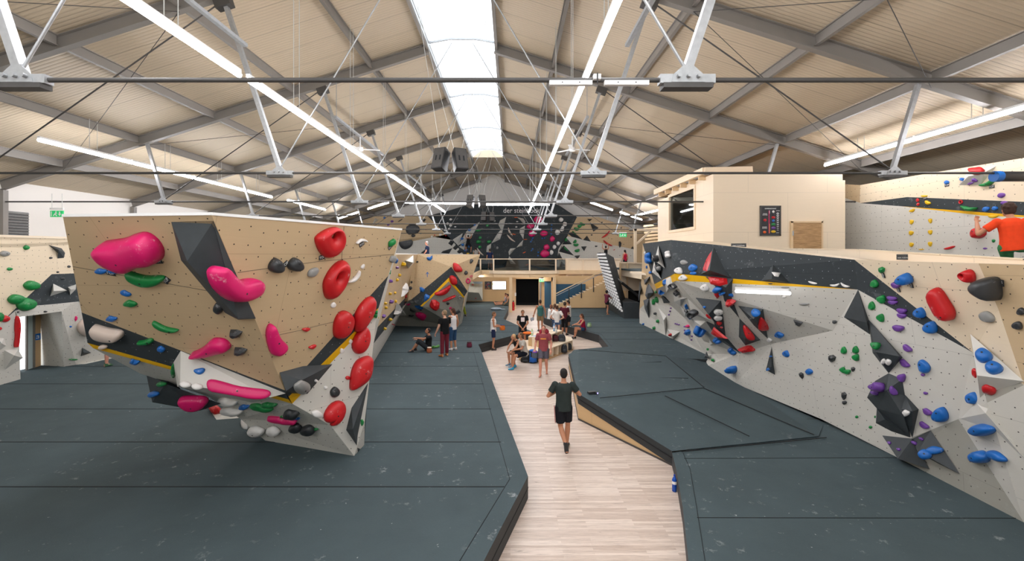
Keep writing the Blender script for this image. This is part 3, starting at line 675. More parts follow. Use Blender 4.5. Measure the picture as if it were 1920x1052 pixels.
o3([q1, q2, w6, w5], 'mgrey'); o3([q2, q3, w6], 'grey'); o3([q3, q5, w6], 'grey'); o3([q5, q6, w7, w6], 'grey')
bz = lambda p, X: Vector((X, p.y, p.z))
o3([a, b, Vector((6.3, b.y, b.z-.05)), Vector((6.9, a.y, a.z))], 'ply'); o3([b, c, Vector((7.4, c.y, c.z-.02)), Vector((6.3, b.y, b.z-.05))], 'ply'); o3([c, t3, Vector((7.6, t3.y, t3.z)), Vector((7.4, c.y, c.z-.02))], 'ply')
solid(mb); rw = mb.build('climbing_wall'); tag(rw, 'right grey climbing wall with black overhanging prow and yellow stripe', 'climbing wall')
# parapet behind the top of the right wall
pp = [rv(1395, 466, 7.0), rv(1440, 466.5, 7.15), rv(1606, 469, 7.45), rv(1920, 487.5, 7.3), rv(2300, 508, 7.4)]
mb = MB()
for p, q in zip(pp[:-1], pp[1:]):
    lo = lambda v: Vector((v.x+.02, v.y, 3.4)); mb.prism([p, q, lo(q), lo(p)], (.06, 0, 0), 'ply')
    mb.bar(p+Vector((.03, 0, .01)), q+Vector((.03, 0, .01)), .1, .02, 'woodlit')
solid(mb); tag(mb.build('parapet'), 'pale plywood parapet along the deck above the right wall', 'parapet')
mb = MB(); mb.span((6.6, 14.2, 3.3), (7.55, 25, 3.4), 'ply'); mb.span((7.55, 6, 3.3), (17.2, 33.5, 3.4), 'mat'); mb.span((7.6, 6, 2.9), (17.2, 33.5, 3.3), 'ply'); st(mb.build('floor_upper_deck'))
# --- upper right climbing wall
UA, UB = V(1580, 480, 15.6), V(1920, 480, 10.2); PU = Pl(UA, UB, UA+Vector((0, 0, 1)))
cu = crop(1700, 290, 5.536)
def U(px, py): return PU.at(px, py)
uz = lambda p: Vector((p.x, p.y, 3.4))
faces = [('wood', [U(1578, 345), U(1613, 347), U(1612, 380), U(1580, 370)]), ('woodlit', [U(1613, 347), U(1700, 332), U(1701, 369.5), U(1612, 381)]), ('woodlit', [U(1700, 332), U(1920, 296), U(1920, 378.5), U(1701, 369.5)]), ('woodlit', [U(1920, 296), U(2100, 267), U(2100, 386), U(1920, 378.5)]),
         ('black', [U(1612, 381), U(1701, 369.5), U(1920, 378.5), U(2100, 386), U(2100, 427), U(1920, 404), U(1690, 386.8)]), ('yellow', [U(1690, 386.8), U(1920, 404), U(2100, 427), U(2100, 432), U(1920, 407.5), U(1844, 404.5)]),
         ('grey', [U(1580, 370), U(1612, 380), U(1612, 381), U(1690, 386.8), U(1844, 404.5), U(1920, 407.5), U(2100, 432), uz(U(2100, 432)), uz(U(1580, 400))])]
wall('climbing_wall', faces, 'upper right climbing wall with two ladders of yellow holds')
# --- back walls at the far end
YB = 40.8
def K(px, py, Y=YB): return V(px, py, Y)
faces = [('black', [K(801.5, 405), K(839, 395.6), K(881, 383), K(1042, 382), K(1082, 407), K(1070, 430), K(1047, 467), K(1043, 512), K(872, 512), K(870, 478), K(847, 450)]),
         ('wood', [K(560, 470, 40), K(560, 425, 40), K(664, 418), K(708, 404), K(801.5, 405), K(847, 450), K(837, 440), K(775, 452), K(560, 477)]), ('grey', [K(560, 477), K(775, 452), K(837, 440), K(847, 450), K(870, 478), K(872, 512), K(560, 512)])]
wall('climbing_wall', faces, 'black back climbing wall with white lettering, flanked by plywood')
textobj('der steinbock', K(977.5, 395, YB-.03), .64, 'white', bpy.data.objects[[o.name for o in C.objects if o.name.startswith('climbing_wall')][-1]], name='lettering', sx=.92)
faces = [('wood', [K(1082, 407), K(1122, 407), K(1190, 431), K(1192, 468), K(1064, 443), K(1070, 430)]), ('grey', [K(1064, 443), K(1192, 468), K(1192, 512), K(1043, 512), K(1047, 467)]), ('wood', [K(1190, 431), K(1250, 440), K(1250, 512), K(1192, 512)])]
wall('climbing_wall', faces, 'right back climbing wall, plywood over grey, with green holds')
# ---------------------------------------------------------------- volumes and holds
LST = []
def volume(pts, apex, h, m, label, crp=None, faces=None, cat='climbing volume', Yb=None):
    "faceted box screwed to the wall: base outline in picture coordinates on the wall, apex points standing h off it"
    if crp: pts = [crp(*p) for p in pts]; apex = [crp(*p) for p in apex]
    hit = [(V(p[0], p[1], Yb), Vector((0, -1, 0))) if Yb else cast(*p) for p in pts]; ok = [x for x in hit if x]
    if not ok: print('VOLUME MISS', label); return None
    cx = sum(p[0] for p in pts)/len(pts); cy = sum(p[1] for p in pts)/len(pts); hc = (V(cx, cy, Yb), Vector((0, -1, 0))) if Yb else cast(cx, cy) or ok[0]
    n = (sum((x[1] for x in ok), Vector())+hc[1]*2).normalized(); base = []
    for p, x in zip(pts, hit):
        pl = Pl(hc[0], hc[0]+n.orthogonal(), hc[0]+n.cross(n.orthogonal())); q = pl.at(*p)
        base.append(x[0] if x and (x[0]-q).length < .8 else q)
    pl = Pl(hc[0], hc[0]+n.orthogonal(), hc[0]+n.cross(n.orthogonal()))
    hs = h if hasattr(h, '__len__') else [h]*len(apex)
    ap = [pl.at(*p, k) for p, k in zip(apex, hs)]
    vs = base+ap; nb = len(base)
    if faces is None: faces = [(i, (i+1) % nb, nb) for i in range(nb)]
    mb = MB(); c0 = hc[0]-n*.3
    ms = m if isinstance(m, list) else [m]*len(faces)
    for f, mm in zip(faces, ms): outw(mb, [vs[i] for i in f], mm, c0)
    outw(mb, base, ms[0], hc[0]+n)
    solid(mb); o = mb.build('climbing_volume', org=hc[0]); tag(o, label, cat); return o
def spine_near(p, sp):
    best = None
    for a, b in zip(sp[:-1], sp[1:]) if len(sp) > 1 else [(sp[0], sp[0])]:
        d = (b[0]-a[0], b[1]-a[1]); L = d[0]**2+d[1]**2; t = 0 if L == 0 else max(0, min(1, ((p[0]-a[0])*d[0]+(p[1]-a[1])*d[1])/L))
        q = (a[0]+d[0]*t, a[1]+d[1]*t); e = math.hypot(p[0]-q[0], p[1]-q[1])
        if best is None or e < best[0]: best = (e, q)
    return best[1]
def smooth_outline(p, it=2):
    for _ in range(it):
        q = []
        for i in range(len(p)):
            a, b = p[i], p[(i+1) % len(p)]; q += [(a[0]*.75+b[0]*.25, a[1]*.75+b[1]*.25), (a[0]*.25+b[0]*.75, a[1]*.25+b[1]*.75)]
        p = q
    return p
def shape(kind, w_, h_):
    "outline and spine in pixels, centred, y up"
    W, H = w_/2, h_/2
    if kind in ('banana', 'bean', 'crescent', 'lip'):
        th = {'banana': .62, 'bean': .95, 'crescent': .5, 'lip': .7}[kind]; ar = {'banana': .5, 'bean': .35, 'crescent': .62, 'lip': .2}[kind]
        sp = [(W*(1-th*.45)*t, -H*ar*(1-t*t)*1.2+H*ar*.5) for t in (-1, -.5, 0, .5, 1)]; o = []
        n = 9
        for i in range(n): t = -1+2*i/(n-1); s = math.sqrt(max(0, 1-(t*.97)**2)); o.append((W*t, -H*ar*(1-t*t)*1.2+H*ar*.5+H*th*s))
        for i in range(n)[::-1]: t = -1+2*i/(n-1); s = math.sqrt(max(0, 1-(t*.97)**2)); o.append((W*t, -H*ar*(1-t*t)*1.2+H*ar*.5-H*th*s*.75))
        return o[:n]+o[n:], sp
    if kind == 'drop': return [(W*math.cos(t)*(1-.35*math.sin(t)), H*math.sin(t)) for t in [2*math.pi*i/14 for i in range(14)]], [(0, -H*.2), (0, H*.3)]
    if kind == 'facet': return [(W*math.cos(t)*r, H*math.sin(t)*r) for t, r in [(2*math.pi*(i+.3)/6, [1, .86, 1.05, .9, 1, .8][i]) for i in range(6)]], [(0, 0)]
    if kind == 'wedge': return [(-W, H), (W, H*.6), (W*.5, -H), (-W*.4, -H*.8)], [(0, 0)]
    return [(W*math.cos(t)*(1+.09*math.sin(2*t+1)), H*math.sin(t)*(1+.07*math.cos(3*t))) for t in [2*math.pi*i/16 for i in range(16)]], [(0, 0)]
ADJ = {'banana': 'banana-shaped', 'bean': 'bean-shaped', 'crescent': 'crescent', 'lip': 'long flat', 'drop': 'teardrop', 'facet': 'faceted', 'wedge': 'wedge', 'blob': 'rounded', 'ring': 'ring-shaped', 'hole': 'pocketed', 'poly': 'sculpted', 'disc': 'round flat', 'ball': 'ball-like'}
def hold(zone, col, kind, x, y, w_=0, h_=0, rot=0, ht=None, crp=None, pts=None, spine=None, label=None, k=1, hole=None, look=None):
    "one climbing hold screwed where the picture shows it"
    s_ = 1
    if crp:
        s_ = (crp(1, 0)[0]-crp(0, 0)[0]); x, y = crp(x, y); w_ *= s_; h_ *= s_
        if pts: pts = [crp(*p) for p in pts]
        if spine: spine = [crp(*p) for p in spine]
        if hole: hole = (*crp(hole[0], hole[1]), hole[2]*s_, hole[3]*s_)
    if pts: x = sum(p[0] for p in pts)/len(pts); y = sum(p[1] for p in pts)/len(pts)
    hc = cast(x, y)
    if hc is None: print('HOLD MISS', zone, col, x, y); return None
    p0, n = hc; Y = p0.y
    u = Vector((1, 0, 0))-n*n.x; 
    if u.length < .25: u = Vector((0, 1, 0))-n*n.y
    u.normalize(); v = n.cross(u)
    if v.z < 0: v = -v
    mpp = Y/F
    if pts:
        pl = Pl(p0, p0+u, p0+v); to = lambda q: ((pl.at(*q)-p0).dot(u), (pl.at(*q)-p0).dot(v))
        facing = abs(n.dot((p0-EYE).normalized()))
        to0 = to
        def to(q):
            a = to0(q); lim = math.hypot(q[0]-x, q[1]-y)*p0.y/F*(1.6 if facing > .45 else 2.6); L = math.hypot(*a); return a if L <= lim or L == 0 else (a[0]*lim/L, a[1]*lim/L)
        out = [to(q) for q in pts]; sp = [to(q) for q in spine] if spine else [(sum(q[0] for q in out)/len(out), sum(q[1] for q in out)/len(out))]
        xs = [q[0] for q in out]; ys = [q[1] for q in out]; W = max(xs)-min(xs); H = max(ys)-min(ys)
    else:
        out, sp = shape(kind, w_, h_); r = math.radians(rot); ro = lambda q: (q[0]*math.cos(r)-q[1]*math.sin(r), q[0]*math.sin(r)+q[1]*math.cos(r))
        # picture offsets -> wall plane, limited where the wall is seen at a slant
        pl = Pl(p0, p0+u, p0+v); facing = abs(n.dot((p0-EYE).normalized()))
        def to(q):
            q = ro(q); t = pl.at(x+q[0], y-q[1])-p0; a = (t.dot(u), t.dot(v))
            lim = math.hypot(*q)*mpp*(1.35 if facing > .45 else 2.2); L = math.hypot(*a)
            return a if L <= lim or L == 0 else (a[0]*lim/L, a[1]*lim/L)
        out = [to(q) for q in out]; sp = [to(q) for q in sp]; W, H = w_*mpp, h_*mpp
    if kind != 'facet' and kind != 'wedge' and kind != 'rock': out = smooth_outline(out, 1 if len(out) > 10 else 2)
    small = min(W, H); hh = ht if ht else min(small*.42, .16)*k*(1 if facing > .45 else 1.8)
    mb = MB(); m = 'h_'+col
    P3 = lambda a, b, z: p0+u*a+v*b+n*z
    flat = kind in ('facet', 'wedge', 'rock')
    N = len(out)
    if kind in ('ring', 'hole') :
        if hole: hq = to((hole[0], hole[1])) if pts else (0, 0)
        if hole: hr = (hole[2]*mpp, hole[3]*mpp)
        else: hq = (0, 0); hr = (W*.26, H*.26)
        vs = []; J = 8
        for j in range(J+1):
            t = math.pi*j/J; f = (1-math.cos(t))/2
            for i, q in enumerate(out):
                an = math.atan2(q[1]-hq[1], q[0]-hq[0]); iq = (hq[0]+hr[0]*math.cos(an), hq[1]+hr[1]*math.sin(an))
                vs.append(P3(q[0]+(iq[0]-q[0])*f, q[1]+(iq[1]-q[1])*f, hh*math.sin(t)))
        mb.add(vs, [(j*N+i, j*N+(i+1) % N, (j+1)*N+(i+1) % N, (j+1)*N+i) for j in range(J) for i in range(N)]+[(J*N+i, J*N+(i+1) % N, (i+1) % N, i) for i in range(N)], m, True)
    else:
        prof = [(0, 0), (.03, .35), (.12, .68), (.3, .9), (.6, 1), (.92, 1.03)] if not flat else [(0, 0), (.22, .62), (.62, 1)]
        if kind == 'disc': prof = [(0, 0), (.01, .8), (.05, 1), (.6, 1.02), (.95, 1.02)]
        if kind == 'ball': prof = [(-.12, .25), (-.2, .6), (-.1, 1.0), (.1, 1.4), (.4, 1.75), (.85, 1.9)]
        vs = []
        for f, z in prof:
            for q in out:
                c = spine_near(q, sp); vs.append(P3(q[0]+(c[0]-q[0])*f, q[1]+(c[1]-q[1])*f, hh*z))
        J = len(prof)-1
        mb.add(vs, [(j*N+i, j*N+(i+1) % N, (j+1)*N+(i+1) % N, (j+1)*N+i) for j in range(J) for i in range(N)], m, not flat)
        mb.add(vs[J*N:], [tuple(range(N))], m, not flat); mb.add(vs[:N], [tuple(range(N))[::-1]], m, False)
    o = mb.build('climbing_hold', org=p0, fix=True)
    if min(W, H) > .16 and kind not in ('ring',):
        b = MB(); c = sp[len(sp)//2]; q = P3(c[0]*1.0, c[1], hh*(1.0 if kind != 'ball' else 1.9)); 
        if not (kind == 'hole'): b.tube(q-n*.01, q+n*.008, .014, 'blackp', n=8); b.build('bolt', o)
    big = 'large' if max(W, H) > .55 else 'small' if max(W, H) < .16 else ''
    LST.append(dict(o=o, zone=zone, col=col, adj=look or ADJ.get(kind, 'sculpted'), big=big, x=x, y=y, label=label, s=max(W, H), px=max(W, H)*F/Y))
    return o
def route_tag(x, y, rot=0, s=1, crp=None, txt='TOP', label='black route tag'):
    if crp: x, y = crp(x, y)
    hc = cast(x, y)
    if hc is None: return
    p0, n = hc; u = (Vector((1, 0, 0))-n*n.x).normalized(); v = n.cross(u)
    if v.z < 0: v = -v
    r = math.radians(rot); u, v = u*math.cos(r)+v*math.sin(r), v*math.cos(r)-u*math.sin(r); w_ = .13*s; h_ = .085*s
    mb = MB(); p = p0+n*.004; mb.prism([p-u*w_/2-v*h_/2, p+u*w_/2-v*h_/2, p+u*w_/2+v*h_/2, p-u*w_/2+v*h_/2], n*.006, 'blackp')
    o = mb.build('route_tag', org=p0); tag(o, label, 'route tag')
    cu = bpy.data.curves.new('lettering', 'FONT'); cu.body = txt; cu.size = h_*.75; cu.align_x = 'CENTER'; cu.align_y = 'CENTER'; cu.extrude = .001; cu.materials.append(M['white'])
    t = bpy.data.objects.new('lettering', cu); C.objects.link(t); t.parent = o
    mm = Matrix((u, u.cross(v)*-1, v)).transposed()
    mm = Matrix((u, v, u.cross(v))).transposed()
    if u.cross(v).dot(n) < 0: mm = Matrix((-u, v, (-u).cross(v))).transposed()
    t.rotation_euler = mm.to_euler(); t.location = n*.012
    return o
TAGS = []
def ORDN(i):
    if i < 20: return ORD[i]
    return ('twenty-' if i < 30 else 'thirty-' if i < 40 else 'forty-')+ORD[(i+1) % 10-1] if (i+1) % 10 else {30: 'thirtieth', 40: 'fortieth', 50: 'fiftieth'}[i+1]
def finish_labels():
    global LST
    zones = {}
    LST.sort(key=lambda h: -h['px'])
    rest = LST[298:]; LST = LST[:298]; mb = MB()
    for h in rest:
        o = h['o']
        for ob in [o]+list(o.children):
            q = parent_pos(ob); me = ob.data; ms = list(me.materials)
            for p in me.polygons: pass
            off = len(mb.v); mb.v += [v.co+q for v in me.vertices]
            for p in me.polygons: mb.f.append([off+i for i in p.vertices]); mb.m.append(mb.mi(ms[p.material_index])); mb.s.append(p.use_smooth)
        for ob in list(o.children)+[o]: bpy.data.objects.remove(ob)
    if rest: tag(mb.build('climbing_hold'), 'tiny coloured footholds scattered over the climbing walls', 'climbing hold', None, 'stuff')
    for h in LST: zones.setdefault((h['zone'], h['col']), []).append(h)
    NUM = ['', 'one', 'two', 'three', 'four', 'five', 'six', 'seven', 'eight', 'nine', 'ten', 'eleven', 'twelve', 'thirteen', 'fourteen', 'fifteen', 'sixteen', 'seventeen', 'eighteen', 'nineteen', 'twenty']
    for (z, c), L in zones.items():
        n = len(L); wide = (max(h['x'] for h in L)-min(h['x'] for h in L)) > (max(h['y'] for h in L)-min(h['y'] for h in L))
        L.sort(key=lambda h: h['x'] if wide else h['y'])
        for i, h in enumerate(L):
            d = ' '.join(w for w in (h['big'], c, h['adj'], 'hold') if w)
            if h['label']: t = h['label']
            elif n == 1: t = '%s, the only %s one on %s' % (d, c, z)
            else:
                if wide: pos = 'leftmost' if i == 0 else 'rightmost' if i == n-1 else ORDN(i)+' from left'
                else: pos = 'topmost' if i == 0 else 'lowest' if i == n-1 else ORDN(i)+' from top'
                t = '%s, %s of %s %s on %s' % (d, pos, NUM[n] if n <= 20 else str(n), c, z)
            tag(h['o'], t, 'climbing hold', '%s holds on %s' % (c, z) if n > 1 else None)
Hd = hold
# ================= big boulder, left face
l1c = crop(100, 390, 3.507); l2c = crop(400, 390, 3.507); l3c = crop(260, 600, 3.758)
z = 'big boulder left face'
volume([(775, 92), (1052, 84), (1332, 728), (1215, 735), (1130, 690), (840, 345)], [(1052, 88), (880, 350), (1215, 728)], [.02, .3, .3], 'volblack', 'long black kite-shaped volume on the big boulder beneath a pink kidney hold', l1c,
       [(0, 1, 6), (0, 6, 7), (0, 7, 5), (1, 2, 8), (6, 1, 8), (6, 8, 7), (5, 7, 4), (7, 8, 4), (4, 8, 3), (3, 8, 2)])
volume([(830, 940), (790, 1050), (812, 1190), (1290, 1300), (1405, 1225)], [(905, 1110), (1180, 1220)], [.34, .36], 'volgrey', 'long grey wedge volume under the big boulder carrying a flat pink hold', crop(100, 390, 3.507),
       [(0, 1, 5), (1, 2, 5), (2, 3, 6), (2, 6, 5), (0, 5, 6), (0, 6, 4), (4, 6, 3)]) if 0 else None
hold(z, 'pink', 'poly', 0, 0, pts=[(323, 240), (335, 215), (400, 205), (480, 195), (545, 165), (605, 152), (655, 170), (705, 215), (735, 275), (730, 325), (700, 350), (640, 350), (590, 362), (560, 390), (520, 395), (470, 385), (410, 345), (350, 285)], spine=[(390, 250), (520, 300), (640, 250)], crp=l1c, ht=.26,
     label='huge magenta bean-shaped hold high on the big boulder left face')
hold(z, 'pink', 'poly', 0, 0, pts=[(1003, 430), (1015, 395), (1050, 376), (1090, 385), (1130, 420), (1160, 455), (1205, 478), (1250, 458), (1290, 455), (1325, 475), (1335, 520), (1315, 570), (1270, 605), (1205, 622), (1140, 605), (1085, 570), (1030, 510)], spine=[(1050, 420), (1090, 500), (1180, 555), (1280, 520)], crp=l1c, ht=.2,
     label='large magenta kidney hold on the black kite-shaped volume')
hold(z, 'pink', 'poly', 0, 0, pts=[(912, 945), (960, 928), (1010, 895), (1045, 855), (1085, 842), (1140, 860), (1175, 900), (1165, 925), (1120, 935), (1060, 950), (1000, 960), (920, 958)], spine=[(960, 945), (1050, 910), (1110, 890)], crp=l1c, ht=.15,
     label='magenta tadpole-shaped hold low on the big boulder left face')
hold(z, 'green', 'poly', 0, 0, pts=[(486, 415), (500, 410), (560, 430), (620, 442), (700, 438), (738, 445), (740, 465), (700, 500), (630, 515), (560, 500), (505, 460)], spine=[(520, 440), (600, 475), (700, 465)], crp=l1c, ht=.09)
hold(z, 'green', 'drop', 508, 625, 90, 48, 0, crp=l1c); hold(z, 'green', 'poly', 0, 0, pts=[(652, 740), (672, 742), (740, 780), (830, 795), (825, 808), (760, 812), (700, 795)], spine=[(680, 765), (780, 800)], crp=l1c, ht=.06)
hold(z, 'green', 'poly', 0, 0, pts=[(550, 870), (600, 868), (640, 848), (665, 860), (655, 885), (600, 895)], spine=[(580, 882), (640, 868)], crp=l1c, ht=.07)
for x, y, w_, h_, r in ((316, 415, 80, 40, 0), (408, 412, 90, 38, 0), (478, 560, 72, 36, -20), (386, 727, 72, 42, 5), (712, 925, 48, 46, -30), (540, 1005, 62, 34, -10)): hold(z, 'blue', 'blob', x, y, w_, h_, r, crp=l1c)
for x, y, w_, h_, r in ((1090, 655, 60, 75, 20), (1202, 823, 92, 70, 0), (1232, 938, 96, 66, 0)): hold(z, 'black', 'facet' if x > 1150 else 'blob', x, y, w_, h_, r, crp=l1c, k=1.3)
hold(z, 'cream', 'poly', 0, 0, pts=[(263, 765), (290, 762), (360, 785), (440, 795), (472, 815), (462, 850), (410, 865), (340, 858), (290, 830)], spine=[(300, 800), (420, 832)], crp=l1c, ht=.14, label='large cream curved hold on black band of the big boulder')
hold(z, 'cream', 'blob', 330, 911, 55, 26, 0, crp=l1c, label='small cream hold on yellow stripe below the big boulder left face')
for x, y, r in ((688, 347, 8), (378, 426, -8), (745, 473, 40)): route_tag(x, y, r, 1, l1c, label={688: 'black TOP tag under the huge magenta hold', 378: 'black TOP tag between the two blue holds', 745: 'black TOP tag at the tip of the green crescent hold'}[x])
# underside volumes
volume([(296, 218), (245, 300), (272, 470), (800, 582), (1045, 515)], [(292, 455), (930, 545)], [.42, .3], 'volgrey', 'long pale grey wedge volume under the big boulder carrying a flat pink hold', l3c,
       [(0, 1, 5), (1, 2, 5), (2, 3, 6, 5), (0, 5, 6), (0, 6, 4), (4, 6, 3)])
volume([(50, 365), (225, 400), (300, 490), (580, 590), (430, 640), (95, 580)], [(190, 450)], .4, 'volblack', 'black faceted volume hanging below the big boulder with a pink hold', l3c, Yb=8.75)
volume([(993, 370), (1160, 325), (1365, 312), (1190, 520), (1040, 515)], [(1040, 500), (1150, 425)], [.22, .26], 'volblack', 'black diamond volume at the big boulder prow with a grey ball hold', l3c,
       [(0, 5, 4), (0, 1, 6), (0, 6, 5), (1, 2, 6), (2, 3, 6), (6, 3, 5), (5, 3, 4)])
volume([(1618, 440), (1590, 870), (1548, 930), (1462, 775), (1500, 620)], [(1510, 770)], .2, 'volblack', 'tall narrow black volume at the foot of the big boulder right face', l3c)
volume([(495, 625), (590, 630), (720, 690), (548, 703)], [(610, 650)], .12, 'volgrey', 'small grey volume with a red hold under the big boulder', l3c)
z = 'big boulder underside'
hold(z, 'pink', 'poly', 0, 0, pts=[(477, 460), (485, 425), (520, 415), (600, 435), (700, 465), (800, 478), (900, 488), (932, 505), (930, 535), (880, 560), (790, 560), (690, 538), (580, 520), (495, 505)], spine=[(520, 460), (700, 505), (890, 520)], crp=l3c, ht=.05, label='long flat chalky magenta hold on the grey wedge under the big boulder')
hold(z, 'pink', 'bean', 390, 572, 210, 118, 0, crp=l3c, ht=.14, label='chalky magenta hold on the black volume hanging below the big boulder')
hold(z, 'pink', 'lip', 1015, 697, 210, 45, -8, crp=l3c)
hold(z, 'red', 'blob', 548, 640, 95, 60, -20, crp=l3c); 
for x, y, w_, h_, r in ((430, 360, 80, 52, 10), (117, 520, 62, 44, 5), (748, 608, 78, 34, 10), (1117, 690, 42, 18, 0)): hold(z, 'blue', 'bean' if x == 430 else 'blob', x, y, w_, h_, r, crp=l3c)
for x, y, w_, h_, r in ((250, 355, 30, 100, 5), (170, 450, 55, 36, 0), (870, 612, 160, 42, -12), (922, 594, 110, 36, 0), (1017, 680, 40, 16, 0), (1250, 768, 34, 14, 0)): hold(z, 'green', 'blob', x, y, w_, h_, r, crp=l3c)
for x, y, w_, h_, r in ((1078, 650, 110, 62, 0), (1112, 750, 88, 54, -10), (1200, 765, 100, 58, -10)): hold(z, 'black', 'drop', x, y, w_, h_, r, crp=l3c)
for x, y, w_, h_, r in ((330, 455, 80, 50, -5), (413, 470, 80, 50, -5), (630, 572, 130, 50, -10), (660, 635, 150, 54, -5), (752, 740, 60, 90, 30), (835, 775, 110, 60, -10), (955, 775, 90, 54, -20), (1255, 662, 76, 52, -20)): hold(z, 'white', 'blob', x, y, w_, h_, r, crp=l3c)
hold(z, 'grey', 'ball', 1140, 462, 92, 80, 0, crp=l3c, ht=.07, label='chalky grey ball hold on the black diamond volume'); hold(z, 'white', 'facet', 1248, 427, 26, 22, 0, crp=l3c, label='tiny white square hold on the black diamond volume')
# ================= right face
z = 'big boulder right face'
hold(z, 'red', 'hole', 0, 0, pts=[(660, 205), (672, 180), (720, 145), (770, 125), (810, 122), (838, 145), (851, 200), (840, 260), (800, 310), (750, 328), (715, 320), (680, 270)], hole=(775, 170, 20, 28), crp=l2c, ht=.16, label='topmost large red hold with a hole near its top, on the big boulder right face')
hold(z, 'red', 'hole', 0, 0, pts=[(716, 510), (722, 470), (760, 400), (810, 350), (855, 338), (880, 365), (878, 420), (855, 490), (815, 560), (770, 600), (740, 598), (722, 565)], hole=(793, 442, 16, 26), crp=l2c, ht=.17, label='large red leaf-shaped hold with a hole in its middle, below the topmost red one')
hold(z, 'red', 'poly', 0, 0, pts=[(783, 800), (790, 740), (815, 690), (850, 670), (890, 680), (910, 720), (900, 780), (865, 835), (820, 860), (790, 850)], crp=l2c, ht=.17, label='large red pocketed oval hold left of the black band on the big boulder right face')
hold(z, 'red', 'poly', 0, 0, pts=[(918, 760), (925, 700), (955, 640), (1000, 590), (1040, 575), (1056, 600), (1045, 660), (1010, 730), (970, 790), (935, 818), (920, 800)], crp=l2c, ht=.17, label='large red slanting hold crossing the black band')
hold(z, 'red', 'poly', 0, 0, pts=[(905, 910), (915, 850), (955, 790), (990, 765), (1015, 800), (1020, 860), (1000, 925), (960, 962), (925, 955)], crp=l2c, ht=.16, label='large red leaf hold below the yellow stripe')
hold(z, 'red', 'poly', 0, 0, pts=[(1485, 505), (1483, 440), (1495, 350), (1530, 280), (1590, 252), (1635, 250), (1640, 300), (1625, 390), (1590, 440), (1530, 480)], crp=l3c, ht=.17, label='largest red shield-shaped hold at the edge of the white lower face')
hold(z, 'red', 'poly', 0, 0, pts=[(1300, 700), (1305, 650), (1345, 590), (1400, 562), (1440, 575), (1450, 625), (1430, 690), (1385, 740), (1345, 747), (1350, 715), (1325, 725)], crp=l3c, ht=.15, label='lowest large red notched hold near the foot of the big boulder')
for p in ((775+30, 225, 42, 50), (838, 788, 40, 45)):
    hc = cast(*l2c(p[0], p[1]))
hold(z, 'pink', 'poly', 0, 0, pts=[(341, 835), (345, 790), (362, 758), (385, 760), (400, 800), (425, 850), (470, 885), (470, 915), (430, 960), (400, 970), (372, 955), (350, 890)], spine=[(370, 800), (390, 870), (420, 920)], crp=l2c, ht=.14, label='magenta boot-shaped hold beside the fold of the big boulder')
hold(z, 'red', 'bean', 608, 798, 52, 30, 5, crp=l2c); hold(z, 'red', 'bean', 650, 912, 52, 30, 20, crp=l2c); hold(z, 'red', 'blob', 1473, 407, 34, 28, 0, crp=l3c)
hold(z, 'black', 'drop', 405, 375, 92, 98, 0, crp=l2c, ht=.12); hold(z, 'black', 'drop', 531, 368, 96, 90, 0, crp=l2c, ht=.12); hold(z, 'black', 'blob', 1380, 508, 62, 78, -10, crp=l3c)
hold(z, 'grey', 'blob', 653, 422, 80, 52, 35, crp=l2c); hold(z, 'grey', 'blob', 1178, 335, 50, 48, 20, crp=l2c)
hold(z, 'white', 'crescent', 972, 218, 78, 42, 190, crp=l2c); hold(z, 'white', 'crescent', 925, 455, 110, 50, 45, crp=l2c); hold(z, 'white', 'drop', 982, 384, 22, 36, -30, crp=l2c)
hold(z, 'white', 'blob', 787, 638, 32, 40, -30, crp=l2c); hold(z, 'white', 'blob', 902, 877, 24, 30, 0, crp=l2c); hold(z, 'white', 'bean', 843, 937, 26, 42, -20, crp=l2c); hold(z, 'white', 'facet', 1317, 477, 32, 30, 10, crp=l3c)
hold(z, 'green', 'poly', 0, 0, pts=[(1148, 255), (1150, 220), (1165, 212), (1185, 198), (1197, 212), (1190, 235), (1165, 252)], crp=l2c); hold(z, 'green', 'blob', 1165, 420, 14, 34, 0, crp=l2c); hold(z, 'green', 'blob', 1076, 697, 34, 56, 0, crp=l2c)
hold(z, 'green', 'facet', 1574, 722, 26, 56, 0, crp=l3c)
for x, y, r, t in ((712, 324, -20, 'black TOP tag under the topmost red hold'), (974, 238, 0, 'black TOP tag under the white curved hold'), (1162, 256, 15, 'black TOP tag under the green hold at the boulder edge'), (470, 371, 12, 'black TOP tag between the two black drop holds')): route_tag(x, y, r, .9, l2c, label=t)
# ================= side wall behind
z = 'side wall behind big boulder'
m8 = crop(690, 430, 5.538)
for x, y, w_, h_, r in ((353, 362, 52, 50, 40), (317, 475, 38, 36, 40), (293, 525, 38, 34, 40), (220, 665, 36, 38, 0), (273, 658, 40, 28, 25), (280, 745, 28, 40, 0), (173, 766, 38, 34, 0), (177, 810, 38, 36, 0), (220, 932, 52, 44, 10), (165, 1028, 38, 42, 0), (110, 915, 20, 28, 0)): hold(z, 'yellow', 'bean', x, y, w_, h_, r, crp=m8)
for x, y, w_, h_, r in ((293, 394, 54, 36, -10), (225, 535, 42, 42, -30), (228, 750, 60, 46, 30), (152, 900, 62, 40, 30)): hold(z, 'purple', 'bean', x, y, w_, h_, r, crp=m8)
hold(z, 'blue', 'facet', 280, 320, 40, 80, 20, crp=m8)
volume([(385, 325), (470, 268), (480, 345), (418, 408)], [(465, 345)], .3, 'volgrey', 'white pyramid volume at the top of the side wall behind the big boulder', m8)
